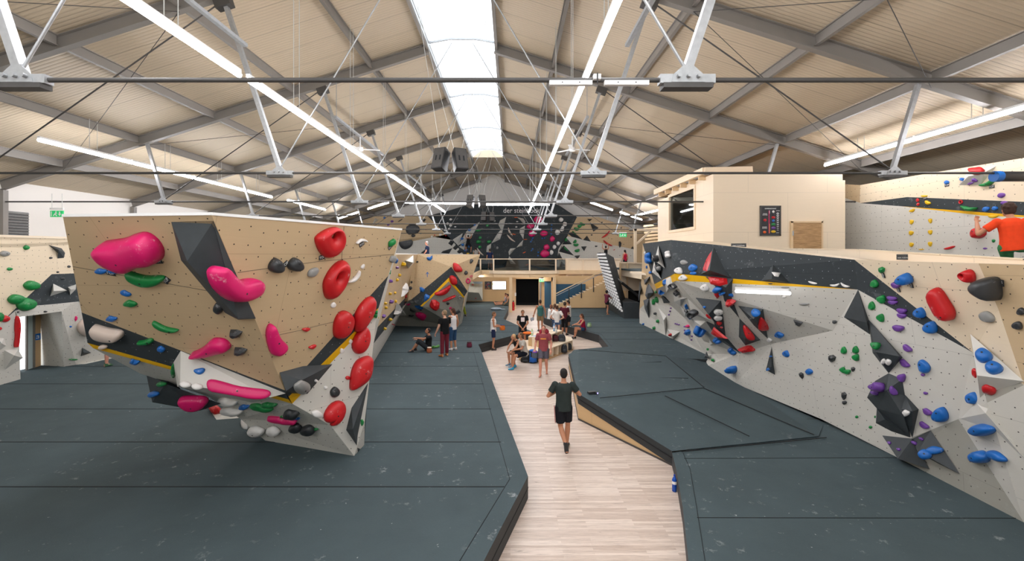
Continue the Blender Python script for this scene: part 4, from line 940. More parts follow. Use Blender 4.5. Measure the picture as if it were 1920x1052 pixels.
for pts, t in (([(318, 650), (330, 580), (385, 548), (410, 560), (422, 640), (385, 690), (330, 712)], 'upper white crystal-like hold on the side wall'), ([(232, 860), (240, 790), (300, 735), (345, 770), (358, 830), (330, 880), (285, 925), (255, 900)], 'lower large white crystal-like hold on the side wall')):
    hold(z, 'white', 'rock', 0, 0, pts=pts, crp=m8, ht=.22, label=t)
hold(z, 'red', 'facet', 395, 695, 28, 48, 0, crp=m8); hold(z, 'red', 'facet', 250, 985, 44, 70, 20, crp=m8)
volume([(375, 790), (400, 895), (290, 895)], [(350, 850)], .12, 'volgrey', 'small grey triangle volume low on the side wall edge', m8)
# ================= middle boulder
z = 'middle boulder'
hold(z, 'red', 'poly', 0, 0, pts=[(877, 345), (920, 350), (965, 385), (985, 425), (975, 445), (910, 447), (885, 420)], crp=m8, ht=.2); hold(z, 'red', 'poly', 0, 0, pts=[(842, 480), (880, 475), (920, 500), (930, 560), (905, 580), (860, 570), (845, 530)], crp=m8, ht=.22)
hold(z, 'red', 'banana', 780, 635, 190, 90, 28, crp=m8, ht=.16); hold(z, 'red', 'lip', 840, 715, 150, 38, 22, crp=m8, ht=.12)
hold(z, 'red', 'rock', 0, 0, pts=[(638, 780), (660, 732), (700, 730), (745, 765), (742, 810), (710, 843), (665, 830), (640, 805)], crp=m8, ht=.25)
hold(z, 'pink', 'poly', 0, 0, pts=[(487, 870), (510, 855), (580, 860), (612, 895), (600, 930), (572, 938), (530, 905)], crp=m8, ht=.18, label='large magenta drop hold low on the middle boulder'); hold(z, 'pink', 'blob', 412, 778, 54, 24, 0, crp=m8)
hold(z, 'pink', 'ring', 1040, 536, 48, 60, 0, crp=m8, label='large pink ring hold at right edge of middle boulder'); hold(z, 'pink', 'ring', 1072, 488, 26, 26, 0, crp=m8, label='small pink ring hold at right edge of middle boulder'); hold(z, 'pink', 'ring', 857, 820, 30, 28, 0, crp=m8, label='small pink ring hold on grey part of middle boulder')
for pts in ([(604, 295), (625, 285), (640, 290), (668, 270), (670, 305), (650, 328), (620, 322)], [(535, 600), (560, 600), (592, 625), (580, 655), (540, 650)], [(582, 690), (600, 668), (645, 690), (640, 715), (605, 745), (580, 760)], [(482, 790), (560, 792), (575, 822), (520, 818)]): hold(z, 'blue', 'rock', 0, 0, pts=pts, crp=m8)
for x, y, w_, h_, r, k in ((512, 338, 22, 20, 0, 'blob'), (450, 549, 24, 26, 0, 'blob'), (440, 610, 42, 46, 0, 'facet'), (1073, 330, 34, 60, -25, 'bean'), (1018, 452, 36, 46, 0, 'blob'), (830, 770, 34, 26, 0, 'blob'), (470, 838, 90, 50, -20, 'facet'), (448, 895, 54, 26, 0, 'blob'), (548, 838, 26, 14, 0, 'blob')): hold(z, 'black', k, x, y, w_, h_, r, crp=m8)
hold(z, 'grey', 'blob', 457, 755, 40, 36, 0, crp=m8); hold(z, 'grey', 'ring', 955, 708, 40, 36, 0, crp=m8)
volume([(860, 875), (945, 832), (962, 862), (878, 908)], [(870, 885), (950, 845)], .1, 'voldark', 'dark slab volume on the middle boulder above the standing climbers', m8, [(0, 1, 5, 4), (1, 2, 5), (2, 3, 4, 5), (3, 0, 4)])
hc = cast(*m8(617, 470)); mb = MB(); p, n = hc; u_ = (Vector((1, 0, 0))-n*n.x).normalized(); v_ = n.cross(u_); v_ = v_ if v_.z > 0 else -v_
for a_, b_ in (((0, -.13), (0, .11)), ((0, .12), (-.075, .02)), ((0, .12), (.075, .02))): mb.bar(p+u_*a_[0]+v_*a_[1]+n*.006, p+u_*b_[0]+v_*b_[1]+n*.006, .028, .006, 'h_blue', n)
tag(mb.build('arrow_mark'), 'blue upward arrow marked on the middle boulder', 'arrow')
# ================= left wall
z = 'left wall'
for x, y, w_, h_, r, k in ((202, 370, 98, 66, -5, 'blob'), (100, 460, 102, 68, 0, 'blob'), (165, 493, 118, 90, 0, 'blob'), (0, 577, 36, 62, 0, 'blob'), (170, 120, 36, 32, 0, 'blob'), (62, 261, 34, 22, 0, 'blob'), (560, 0, 1, 1, 0, '')): 
    if k: hold(z, 'green', k, x, y, w_, h_, r, crp=cl, k=1.1)
hold(z, 'grey', 'blob', 28, 160, 62, 38, 0, crp=cl)
for x, y, w_, h_ in ((333, 188, 22, 14), (452, 245, 20, 16), (379, 281, 18, 12), (411, 323, 28, 16), (118, 545, 14, 14), (298, 541, 24, 12)): hold(z, 'black', 'blob', x, y, w_, h_, 0, crp=cl)
hold(z, 'red', 'poly', 0, 0, pts=[(95, 570), (108, 565), (125, 630), (118, 690), (108, 770), (95, 780), (88, 765), (98, 700), (90, 640)], spine=[(102, 590), (106, 650), (100, 760)], crp=cl, ht=.1, label='long thin red hold beside the doorway on the left wall')
hold(z, 'red', 'blob', 32, 588, 50, 46, 0, crp=cl); hold(z, 'red', 'blob', 0, 652, 18, 22, 0, crp=cl); hold(z, 'pink', 'facet', 498, 585, 22, 42, 0, crp=cl); hold(z, 'blue', 'facet', 464, 640, 24, 14, 0, crp=cl)
hold(z, 'cream', 'poly', 0, 0, pts=[(500, 640), (520, 600), (560, 575), (600, 600), (600, 690), (560, 710), (515, 680)], crp=cl, ht=.3, label='large cream rounded hold peeking out behind the big boulder')
hold(z, 'green', 'lip', 480, 856, 60, 16, 0, crp=cl)
volume([(350, 357), (442, 403), (330, 440)], [(352, 405)], .22, 'volgrey', 'large grey triangle volume on the black part of the left wall', cl); volume([(447, 380), (500, 362), (498, 395), (460, 433)], [(465, 395)], .2, 'volgrey', 'smaller grey volume beside the big boulder edge on the left wall', cl)
volume([(318, 102), (405, 125), (428, 155), (420, 188), (378, 192), (385, 160)], [(385, 135)], .15, 'volblack', 'black winged volume high on the left wall', cl); volume([(540, 778), (600, 812), (530, 835)], [(550, 810)], .15, 'volblack', 'black pyramid volume low on the left wall by the big boulder', cl)
volume([(28, 795), (120, 790), (152, 845), (28, 925)], [(95, 830)], .3, 'volgrey', 'large white faceted volume low on the left wall pillar', cl); volume([(-20, 715), (25, 718), (42, 765), (-10, 800)], [(10, 750)], .22, 'volgrey', 'white faceted volume at the picture edge of the left wall', cl)
route_tag(172, 138, 0, 1, cl, label='black TOP tag below the small green hold on the left wall')
# ================= right wall prow
r1_ = crop(1190, 440, 4.046); r2_ = crop(1400, 460, 4.046); r3_ = crop(1560, 540, 2.921); r4_ = crop(1640, 470, 4.207)
z = 'right wall'
volume([(180, 82), (150, 195), (228, 255)], [(185, 180)], .12, 'volgrey', 'upper white kite volume at the far end of the right wall', r1_); volume([(148, 200), (132, 285), (205, 342)], [(165, 270)], .12, 'volgrey', 'lower white kite volume at the far end of the right wall', r1_)
volume([(600, 85), (500, 300), (740, 330)], [(568, 270)], .45, 'volblack', 'big black pyramid volume with a red face on the prow', r1_, [(0, 1, 3), (1, 2, 3), (2, 0, 3)])
volume([(202, 115), (110, 268), (330, 286)], [(190, 255)], .4, 'volblack', 'black pyramid volume with a white hold on the prow', r2_)
volume([(535, 318), (748, 333), (795, 635), (680, 500)], [(690, 400)], .18, 'volblack', 'upper black shard volume with red faces under the prow', r1_)
volume([(463, 478), (655, 500), (690, 770), (600, 660)], [(560, 605)], .3, 'volblack', 'black faceted volume with white holds under the prow', r1_)
volume([(785, 540), (975, 565), (1010, 790), (905, 690)], [(900, 640)], .3, 'volblack', 'black faceted volume with a blue ball under the prow', r1_)
volume([(795, 635), (955, 800), (840, 840), (790, 775)], [(835, 790)], .25, 'volblack', 'lower black shard volume with red face under the prow', r1_)
volume([(600, 660), (690, 770), (805, 905), (640, 800), (530, 650)], [(640, 770)], .12, 'volblack', 'long thin black volume pointing to the foot of the prow', r1_)
volume([(270, 318), (335, 410), (240, 440), (212, 345)], [(260, 400)], .16, 'volgrey', 'white volume on the yellow stripe with a blue face', r1_); volume([(295, 450), (400, 480), (350, 545), (300, 510)], [(345, 490)], .14, 'volgrey', 'grey volume below the two black dish holds', r1_)
volume([(400, 482), (590, 655), (420, 610)], [(440, 590)], .14, 'volgrey', 'grey triangle volume with a round black dish hold', r1_); volume([(345, 540), (415, 600), (380, 625)], [(385, 590)], .1, 'volgrey', 'small grey triangle volume with a black dish hold', r1_)
volume([(435, 640), (545, 655), (590, 740), (450, 745)], [(500, 690)], .14, 'volgrey', 'grey volume with a blue kidney hold', r1_); volume([(175, 400), (270, 515), (220, 520)], [(225, 480)], .1, 'volblack', 'black sliver volume below the blue hold at the far end', r1_)
volume([(190, 765), (137, 948), (220, 995)], [(188, 920)], .14, 'volblack', 'slender black pyramid volume hanging below the prow with two blue chips', r2_)
volume([(845, 340), (925, 560), (935, 675), (740, 548)], [(800, 590)], .1, 'volblack', 'large black shield volume right of the prow', r2_) if 0 else None
volume([(143, 8), (200, 170), (208, 255), (65, 160)], [(190, 190)], .1, 'volblack', 'large black shield volume just right of the prow', r3_)
volume([(200, 172), (387, 380), (310, 467), (222, 355)], [(370, 375), (240, 350)], .22, 'volblack', 'black faceted volume with green and white holds, mid right wall', r3_, [(0, 1, 4), (0, 4, 5), (0, 5, 3), (3, 5, 2), (5, 4, 2), (4, 1, 2)])
volume([(310, 467), (385, 500), (400, 590), (430, 820), (245, 660), (192, 600), (235, 510)], [(300, 560), (390, 700)], [.2, .2], 'volblack', 'large many-sided black volume with purple holds', r3_, [(0, 1, 7), (1, 2, 7), (2, 3, 8), (2, 8, 7), (3, 4, 8), (8, 4, 7), (4, 5, 7), (5, 6, 7), (6, 0, 7)])
volume([(400, 585), (475, 665), (440, 822), (380, 665)], [(440, 675)], .2, 'volblack', 'narrow black volume with a chalky white hold', r3_); volume([(245, 660), (430, 820), (325, 785), (240, 740)], [(290, 720)], .12, 'volblack', 'low black ridge volume beside the many-sided one', r3_)
volume([(275, 808), (440, 825), (535, 993), (360, 935)], [(360, 935), (438, 828)], [.3, .15], 'volblack', 'black wedge volume at the mat with small purple chips', r3_, [(0, 1, 5), (0, 5, 4), (0, 4, 3), (5, 1, 2), (4, 5, 2), (3, 4, 2)])
volume([(540, 780), (700, 1020), (470, 905), (440, 825)], [(470, 895)], .25, 'volblack', 'black wedge volume with two blue pebble holds', r3_)
volume([(755, 658), (1178, 1030), (830, 1160)], [(810, 985)], .32, 'volgrey', 'large white pyramid volume with two blue pebbles', r4_)
volume([(590, 622), (769, 808), (635, 672), (520, 655)], [(600, 640)], .08, 'volgrey', 'long white blade volume near the right picture edge', crop(1540, 460, 2.024)) if 0 else None
volume([(1830, 755), (1852, 766), (1925, 865), (1800, 785)], [(1848, 775)], .1, 'volgrey', 'long white blade volume near the right picture edge')
volume([(180, 555), (240, 620), (235, 765), (215, 680)], [(220, 650)], .2, 'volgrey', 'slim white volume on the far lower right wall', r1_); volume([(248, 715), (345, 735), (293, 795), (262, 765)], [(290, 770)], .2, 'volgrey', 'small white volume with a red hold near the mats', r1_)
volume([(545, 885), (570, 942), (527, 930)], [(540, 920)], .16, 'voldark', 'small dark pyramid volume at the mat edge', r1_); volume([(565, 790), (620, 838), (570, 840)], [(590, 825)], .08, 'volgrey', 'small pale triangle volume under the prow foot', r1_)
for pts, t in (([(40, 350), (55, 400), (35, 500), (25, 500)], 'leftmost tall dark crystal volume on the wood end'), ([(110, 355), (140, 440), (90, 510), (60, 470)], 'upper dark crystal volume on the wood end'), ([(65, 500), (110, 480), (108, 635), (75, 560)], 'lower dark crystal volume over the white corner'), ([(70, 345), (115, 315), (110, 350), (75, 378)], 'small dark crystal volume with red chip')):
    volume(pts, [(sum(p[0] for p in pts)/4, sum(p[1] for p in pts)/4)], .2, 'voldark', t, r1_)
hold(z, 'red', 'rock', 0, 0, pts=[(585, 125), (585, 215), (548, 280), (515, 270), (520, 205), (545, 160)], crp=r1_, ht=.03, label='flat red hold on the face of the big black pyramid volume')
hold(z, 'red', 'rock', 0, 0, pts=[(555, 325), (600, 320), (700, 332), (705, 375), (640, 390), (575, 375)], crp=r1_, ht=.1, label='chalky red slab hold under the big black pyramid'); hold(z, 'red', 'facet', 625, 455, 40, 70, 20, crp=r1_, label='narrow red hold between the black shards')
hold(z, 'red', 'facet', 733, 512, 80, 58, 0, crp=r1_, label='orange-red chalky hold on the upper black shard'); hold(z, 'red', 'rock', 0, 0, pts=[(600, 700), (710, 790), (640, 785), (572, 742)], crp=r1_, ht=.08, label='long red slab hold on the thin black volume')
hold(z, 'red', 'poly', 0, 0, pts=[(835, 675), (935, 800), (850, 808), (815, 700)], crp=r1_, ht=.08, label='large red slab hold on the lower black shard'); hold(z, 'red', 'poly', 0, 0, pts=[(100, 540), (120, 545), (178, 625), (160, 648), (90, 650), (85, 600)], crp=r2_, ht=.08, label='red fin hold on the volume with the blue ball')
hold(z, 'red', 'rock', 0, 0, pts=[(780, 868), (850, 840), (890, 835), (922, 875), (815, 902)], crp=r1_, ht=.12, label='red slab hold at the very foot of the prow')
for x, y, w_, h_, r in ((640, 672, 48, 34, 0), (658, 704, 28, 18, 0), (277, 760, 30, 28, 10), (560, 622, 60, 24, -40)): hold(z, 'red', 'facet', x, y, w_, h_, r, crp=r1_)
for x, y, w_, h_, r, k in ((115, 178, 50, 92, 0, 'drop'), (450, 252, 66, 62, 0, 'blob'), (448, 292, 50, 28, 0, 'blob'), (232, 362, 26, 60, -10, 'facet'), (205, 432, 66, 36, -30, 'facet'), (635, 412, 62, 48, 10, 'rock2'), (666, 446, 58, 30, 5, 'facet'), (737, 458, 60, 30, 5, 'facet'), (530, 550, 22, 18, 0, 'blob'), (505, 718, 96, 78, -20, 'bean'), (410, 740, 38, 56, 0, 'facet'), (633, 800, 70, 44, -20, 'blob'), (745, 880, 66, 40, -40, 'blob'),
    (400, 545, 26, 60, 10, 'blob'), (425, 628, 60, 24, -10, 'blob'), (68, 678, 14, 14, 0, 'blob'), (95, 246, 14, 24, 0, 'blob'), (125, 288, 36, 24, -20, 'blob')): hold(z, 'blue', k if k != 'rock2' else 'blob', x, y, w_, h_, r, crp=r1_)
hold(z, 'blue', 'ball', 76, 518, 56, 54, 0, crp=r2_, ht=.06, label='chalky blue ball hold on a black volume under the prow')
for x, y, w_, h_, r, k in ((248, 675, 72, 52, 0, 'drop'), (308, 820, 60, 54, -20, 'drop'), (480, 958, 56, 50, 0, 'blob'), (186, 844, 26, 14, 0, 'blob'), (165, 940, 26, 24, -30, 'facet')): hold(z, 'blue', k, x, y, w_, h_, r, crp=r2_)
hold(z, 'blue', 'poly', 0, 0, pts=[(765, 987), (780, 1010), (775, 1045), (750, 1060), (728, 1030), (730, 1018), (752, 1022)], crp=r1_, label='blue hook-shaped hold low on the right wall')
for x, y, w_, h_, r, k in ((488, 133, 66, 60, -20, 'drop'), (547, 213, 72, 70, -20, 'drop'), (508, 428, 54, 82, 25, 'drop'), (602, 692, 80, 86, -10, 'drop'), (510, 913, 78, 58, -10, 'blob'), (563, 890, 96, 46, 0, 'blob')): hold(z, 'blue', k, x, y, w_, h_, r, crp=r3_, k=1.1)
hold(z, 'blue', 'drop', 254, 218, 108, 92, -10, crp=r4_, ht=.16); hold(z, 'blue', 'blob', 865, 835, 132, 108, -10, crp=r4_, ht=.12); hold(z, 'blue', 'blob', 946, 932, 136, 96, -5, crp=r4_, ht=.12)
cE = crop(1540, 460, 2.024)
for x, y, w_, h_, r in ((578, 580, 50, 46, -30), (622, 700, 82, 48, 0), (613, 803, 60, 48, -25), (672, 800, 76, 30, -30)): hold(z, 'blue', 'blob', x, y, w_, h_, r, crp=cE)
hold(z, 'red', 'poly', 0, 0, pts=[(450, 365), (475, 290), (515, 288), (555, 330), (590, 390), (635, 460), (645, 510), (625, 547), (590, 543), (520, 505), (495, 460)], spine=[(500, 340), (600, 500)], crp=r4_, ht=.17, label='large red oblong hold high on the right wood panel')
hold(z, 'red', 'hole', 0, 0, pts=[(697, 185), (715, 155), (750, 142), (785, 160), (802, 205), (795, 250), (760, 245), (720, 215)], hole=(724, 180, 13, 9), crp=r4_, ht=.12, label='red hold with finger hole above a TOP tag')
hold(z, 'red', 'blob', 797, 965, 46, 84, 20, crp=r4_); hold(z, 'red', 'blob', 637, 546, 56, 36, -20, crp=cE)
hold(z, 'black', 'poly', 0, 0, pts=[(823, 275), (840, 230), (890, 205), (985, 202), (1005, 260), (1015, 340), (1000, 390), (975, 390), (900, 350), (850, 315)], crp=r4_, ht=.26, label='huge black rounded hold at the upper right')
hold(z, 'grey', 'blob', 895, 522, 126, 80, -25, crp=r4_, label='grey oblong hold below the huge black one'); hold(z, 'black', 'drop', 1160, 478, 60, 62, 0, crp=r4_); hold(z, 'black', 'drop', 1132, 588, 78, 66, -20, crp=r4_)
for x, y, w_, h_, r, k in ((885, 282, 62, 50, 0, 'facet'), (160, 598, 20, 20, 0, 'blob'), (888, 636, 34, 24, 0, 'facet')): hold(z, 'black', k, x, y, w_, h_, r, crp=r1_)
for x, y, w_, h_, r, k in ((390, 590, 76, 44, -10, 'wedge'), (668, 582, 46, 30, 0, 'facet'), (652, 857, 62, 64, 0, 'facet'), (810, 940, 34, 42, 0, 'facet'), (423, 985, 46, 66, 20, 'facet')): hold(z, 'black', k, x, y, w_, h_, r, crp=r2_)
for x, y, w_, h_, r, k in ((68, 590, 32, 50, 0, 'facet'), (70, 628, 30, 26, 0, 'facet')): hold(z, 'black', k, x, y, w_, h_, r, crp=r3_)
hold(z, 'black', 'lip', 181, 292, 34, 12, 0, crp=r2_)
for x, y, w_, h_, t in ((178, 182, 62, 60, 'topmost round black dish hold, on the upper white kite volume'), (165, 265, 60, 66, 'round black dish hold on the lower white kite volume'), (291, 391, 70, 44, 'round black dish hold on the yellow stripe volume'), (328, 437, 70, 42, 'round black dish hold just below the yellow stripe'), (389, 586, 36, 60, 'small round black dish hold under the prow'), (450, 594, 66, 58, 'round black dish hold on the grey triangle volume')):
    hold(z, 'black', 'ring', x, y, w_, h_, 0, crp=r1_, label=t, look='dish')
for x, y, w_, h_, r, k in ((262, 148, 40, 56, 10, 'drop'), (338, 272, 62, 52, -20, 'drop'), (368, 325, 66, 46, 0, 'drop'), (535, 400, 64, 52, -20, 'drop'), (635, 585, 68, 46, 0, 'blob'), (632, 631, 62, 38, 0, 'blob'), (83, 138, 18, 22, 0, 'blob')): hold(z, 'white', k, x, y, w_, h_, r, crp=r1_)
for x, y, w_, h_, r, k in ((223, 222, 70, 36, 0, 'wedge'), (505, 284, 70, 32, -15, 'lip'), (675, 300, 78, 36, 8, 'banana'), (750, 303, 74, 38, -25, 'banana'), (175, 717, 38, 40, 0, 'blob'), (286, 390, 28, 18, 0, 'blob'), (1038, 880, 34, 54, -30, 'blob'), (1078, 884, 44, 50, 30, 'blob')): hold(z, 'white', k, x, y, w_, h_, r, crp=r2_)
hold(z, 'white', 'blob', 406, 684, 42, 36, 0, crp=r3_)
hold(z, 'grey', 'blob', 378, 211, 56, 40, -10, crp=r1_); hold(z, 'grey', 'lip', 438, 444, 76, 28, 0, crp=r2_); hold(z, 'grey', 'lip', 293, 320, 62, 20, 0, crp=r2_); hold(z, 'grey', 'blob', 195, 255, 36, 36, 0, crp=r1_)
for x, y, w_, h_, r, k in ((163, 432, 20, 38, 0, 'blob'), (147, 510, 20, 48, 0, 'blob'), (171, 493, 22, 48, 10, 'blob'), (179, 656, 20, 26, 0, 'blob'), (151, 708, 20, 24, 0, 'blob'), (558, 871, 16, 20, 0, 'blob'), (598, 953, 20, 24, 0, 'blob')): hold(z, 'green', k, x, y, w_, h_, r, crp=r1_)
for x, y, w_, h_, r, k in ((221, 97, 34, 50, 0, 'drop'), (275, 60, 42, 56, 20, 'bean'), (270, 162, 36, 56, 25, 'bean'), (243, 316, 50, 50, 0, 'bean'), (67, 341, 30, 42, 0, 'drop'), (132, 338, 32, 44, 0, 'drop'), (134, 379, 34, 46, 20, 'bean'), (62, 448, 28, 42, 30, 'bean'), (88, 458, 34, 32, 0, 'bean'), (137, 706, 16, 16, 0, 'blob'), (212, 762, 18, 16, 0, 'blob'), (236, 706, 8, 14, 0, 'blob')): hold(z, 'green', k, x, y, w_, h_, r, crp=r3_)
hold(z, 'green', 'facet', 1028, 186, 54, 56, 10, crp=r2_); hold(z, 'green', 'drop', 974, 290, 58, 64, 0, crp=r2_)
for x, y, w_, h_, r in ((331, 56, 54, 30, -10), (336, 78, 52, 28, -5), (386, 124, 54, 36, -10), (386, 150, 50, 34, -10), (368, 219, 60, 42, -10), (417, 330, 56, 36, -40), (402, 413, 62, 36, -42), (386, 490, 40, 56, 10), (265, 545, 56, 60, 30), (335, 562, 56, 46, -45), (500, 475, 22, 18, -20), (515, 576, 24, 18, -20), (528, 679, 56, 36, -35), (508, 752, 60, 32, -35), (316, 849, 18, 20, 0), (367, 885, 20, 18, 0), (456, 852, 20, 22, 0), (495, 830, 18, 18, 0), (243, 575, 28, 30, 0)): hold(z, 'purple', 'bean', x, y, w_, h_, r, crp=r3_)
hold(z, 'purple', 'bean', 172, 272, 70, 52, -20, crp=r4_)
hold(z, 'pink', 'facet', 407, 695, 30, 26, -20, crp=r1_, label='small pink hold beside black sliver on the far right wall')
for x, y, t in ((71, 194, 'black TOP tag under the topmost green hold, right wall'), (292, 272, 'black TOP tag under the topmost blue hold'), (190, 306, 'black TOP tag under the upper purple hold'), (777, 262, 'black TOP tag under the red finger-hole hold'), (1005, 255, 'black TOP tag on the edge of the huge black hold')): route_tag(x, y, 0, .75, r4_, label=t)
# purple dot pairs painted/screwed on the far white face are small footholds
for i, (x, y) in enumerate(((276, 558), (271, 580), (262, 607), (311, 675), (324, 679), (338, 683), (380, 697), (381, 724), (381, 750), (436, 771), (433, 798))): hold('far white face of right wall', 'purple', 'blob', x, y, 11, 11, 0, crp=r1_)
# signs on the parapet and the prow top
def small_sign(px, py, X, w_, h_, lines, label, rx=0):
    c = V(px, py, X=X); mb = MB(); yaw = math.pi/2-.0
    n = (EYE-c); n.z = 0; n.normalize(); 
    rot = Matrix.Rotation(math.atan2(n.y, n.x)+math.pi/2, 3, 'Z'); mb.box(c, (w_, .02, h_), 'blackp', rot); o = mb.build('sign', org=c); tag(o, label, 'sign')
    for s_, dz, sz in lines: textobj(s_, c+rot @ Vector((0, -.014, dz)), sz, 'white', o, rot=(math.pi/2, 0, math.atan2(n.y, n.x)+math.pi/2), ext=.001, name='lettering')
small_sign(1385, 460, 6.05, .36, .1, [('KEIN AUSSTIEG', -.012, .042), ('................................', .03, .02)], 'small black KEIN AUSSTIEG sign on top of the prow')
small_sign(1694, 482, 7.35, .2, .1, [('KEIN AUSSTIEG', -.015, .024), ('...................', .022, .014)], 'small black KEIN AUSSTIEG sign on the pale parapet')
# lamp on the prow
lp = [cast(1380, 545), cast(1481, 550)]
lamp(V(1380, 546, lp[0][0].y-.55), V(1481, 550, lp[1][0].y-.45), 'tube lamp mounted below the yellow stripe of the prow', hang=False, back=-lp[0][1])
# ================= upper right wall
z = 'upper right wall'
volume([(540, 318), (650, 152), (930, 118), (770, 315)], [(640, 225), (800, 190)], [.2, .2], 'volgrey', 'white diamond volume with a red hold on the upper right wall', cu, [(0, 1, 4), (1, 2, 5), (1, 5, 4), (2, 3, 5), (3, 0, 4), (3, 4, 5)])
for x, y, w_, h_, r in ((185, 430, 70, 28, 0), (225, 498, 60, 46, -30), (60, 580, 60, 36, 25), (55, 698, 36, 62, -15), (250, 685, 34, 60, 5), (52, 812, 42, 58, -20), (250, 803, 38, 58, 5), (55, 933, 38, 56, -15), (248, 926, 38, 62, 0), (153, 984, 60, 14, 0), (905, 640, 110, 40, 5)): hold(z, 'yellow', 'bean', x, y, w_, h_, r, crp=cu)
hold(z, 'red', 'drop', 762, 812, 130, 112, 20, crp=cu, ht=.18); hold(z, 'red', 'lip', 450, 968, 116, 44, 15, crp=cu); hold(z, 'red', 'bean', 735, 180, 160, 66, 8, crp=cu, ht=.12); hold(z, 'red', 'ring', 567, 492, 36, 46, 0, crp=cu); hold(z, 'red', 'blob', 117, 473, 30, 40, 0, crp=cu); hold(z, 'red', 'blob', 122, 516, 28, 32, 0, crp=cu)
hold(z, 'green', 'banana', 660, 555, 160, 80, -8, crp=cu, ht=.1); hold(z, 'green', 'banana', 855, 295, 170, 70, 25, crp=cu, ht=.1); hold(z, 'green', 'facet', 905, 895, 40, 40, 0, crp=cu)
for x, y, w_, h_, r in ((988, 422, 76, 54, 10), (1018, 500, 74, 40, 0), (707, 265, 64, 36, -20), (665, 298, 70, 26, 15), (1185, 835, 70, 50, 0), (815, 974, 44, 20, 0)): hold(z, 'purple', 'blob', x, y, w_, h_, r, crp=cu)
for x, y, w_, h_, r in ((420, 288, 48, 44, 0), (585, 258, 36, 36, 20), (828, 566, 72, 54, 20), (920, 558, 60, 46, 10)): hold(z, 'blue', 'blob', x, y, w_, h_, r, crp=cu)
for x, y, t in ((420, 316, 'black TOP tag under the blue hold, upper right wall'), (886, 332, 'black TOP tag under the green hold by the padded rod'), (192, 450, 'black TOP tag under the topmost yellow hold')): route_tag(x, y, 0, .9, cu, label=t)
# ================= far back walls
s5 = crop(800, 380, 6.4); s6 = crop(1040, 380, 7.5125); s7 = crop(620, 390, 8)
z = 'black back wall'
for x, y, w_, h_, r in ((1337, 203, 102, 90, 0), (1245, 283, 92, 66, 10), (1267, 370, 92, 80, 0), (1408, 370, 92, 74, 0), (1508, 435, 60, 72, -15), (1438, 535, 70, 74, -30), (1418, 612, 108, 94, 0)): hold(z, 'pink', 'blob', x, y, w_, h_, r, crp=s5, k=1.2)
for x, y, w_, h_ in ((1612, 205, 54, 56), (1658, 258, 50, 56), (1632, 300, 34, 44), (1622, 325, 50, 42), (1570, 355, 60, 70), (1578, 490, 44, 50), (1534, 532, 44, 52), (1498, 598, 44, 60), (290, 202, 34, 26), (252, 253, 32, 32), (288, 272, 34, 34), (268, 316, 24, 24), (222, 330, 38, 26), (185, 318, 26, 22), (343, 290, 24, 14), (812, 220, 28, 18), (1087, 228, 26, 14), (1075, 292, 24, 20), (825, 158, 12, 16), (1335, 270, 30, 16)): hold(z, 'white', 'blob', x, y, w_, h_, 0, crp=s5)
for x, y, w_, h_, r in ((1000, 350, 110, 40, -62), (1010, 430, 130, 36, -42)): hold(z, 'cream', 'banana', x, y, w_, h_, r, crp=s5)
hold(z, 'cream', 'banana', 640, 590, 120, 34, -50, crp=s5)
for x, y, w_, h_, r in ((730, 272, 36, 36, 0), (620, 330, 70, 34, 10), (640, 420, 38, 40, 0), (622, 470, 56, 50, 0), (638, 533, 38, 40, 0), (748, 468, 56, 38, 10), (565, 608, 40, 20, 0)): hold(z, 'green', 'blob', x, y, w_, h_, r, crp=s5)
for x, y, w_, h_, r in ((1070, 178, 44, 16, 0), (1048, 380, 46, 18, -10), (1185, 441, 46, 14, 5), (1172, 598, 40, 18, 25), (1203, 745, 40, 16, 20)): hold(z, 'orange', 'lip', x, y, w_, h_, r, crp=s5)
for x, y in ((1500, 178), (1500, 268), (1496, 309), (1496, 328), (1494, 374), (1388, 428), (1416, 426), (1273, 426), (1263, 448), (1250, 470), (1273, 555), (1258, 575), (1340, 596), (1336, 636), (1480, 695)): hold(z, 'blue', 'blob', x, y, 19, 17, 0, crp=s5)
hold(z, 'black', 'blob', 922, 385, 30, 34, 0, crp=s5); hold(z, 'grey', 'blob', 848, 542, 26, 32, 0, crp=s5)
for k, (pts, ap, t) in enumerate((([(470, 348), (640, 228), (545, 400)], (520, 330), 'upper grey shard volume with blue holds on the back wall'), ([(435, 365), (310, 445), (380, 520)], (370, 440), 'left grey shard volume beside the climber on the back wall'), ([(475, 352), (535, 395), (470, 470), (375, 515)], (440, 440), 'middle grey shard volume behind the climber on the back wall'), ([(385, 530), (475, 470), (450, 570)], (430, 520), 'lower grey shard volume by the climber feet'),
        ([(955, 172), (880, 215), (860, 265), (885, 310), (905, 360)], (900, 250), 'top link of the left grey chain of volumes'), ([(885, 330), (910, 350), (880, 440), (775, 490), (850, 370)], (850, 420), 'middle link of the left grey chain of volumes'), ([(775, 490), (770, 540), (740, 600), (715, 590), (725, 520)], (745, 550), 'bottom link of the left grey chain of volumes'),
        ([(1085, 178), (1160, 190), (1185, 225), (1175, 270), (1120, 205)], (1155, 215), 'top link of the right grey chain of volumes'), ([(1180, 275), (1160, 440), (1115, 360), (1120, 310)], (1150, 340), 'second link of the right grey chain of volumes'), ([(1160, 445), (1145, 520), (1075, 540), (1110, 495)], (1130, 510), 'third link of the right grey chain of volumes'),
        ([(1070, 545), (990, 635), (980, 590), (1005, 550)], (1015, 580), 'fourth link of the right grey chain of volumes'), ([(990, 640), (1070, 738), (1010, 735), (980, 680)], (1010, 700), 'lowest link of the right grey chain of volumes'))):
    volume(pts, [ap], .25, 'volgrey', t, s5)
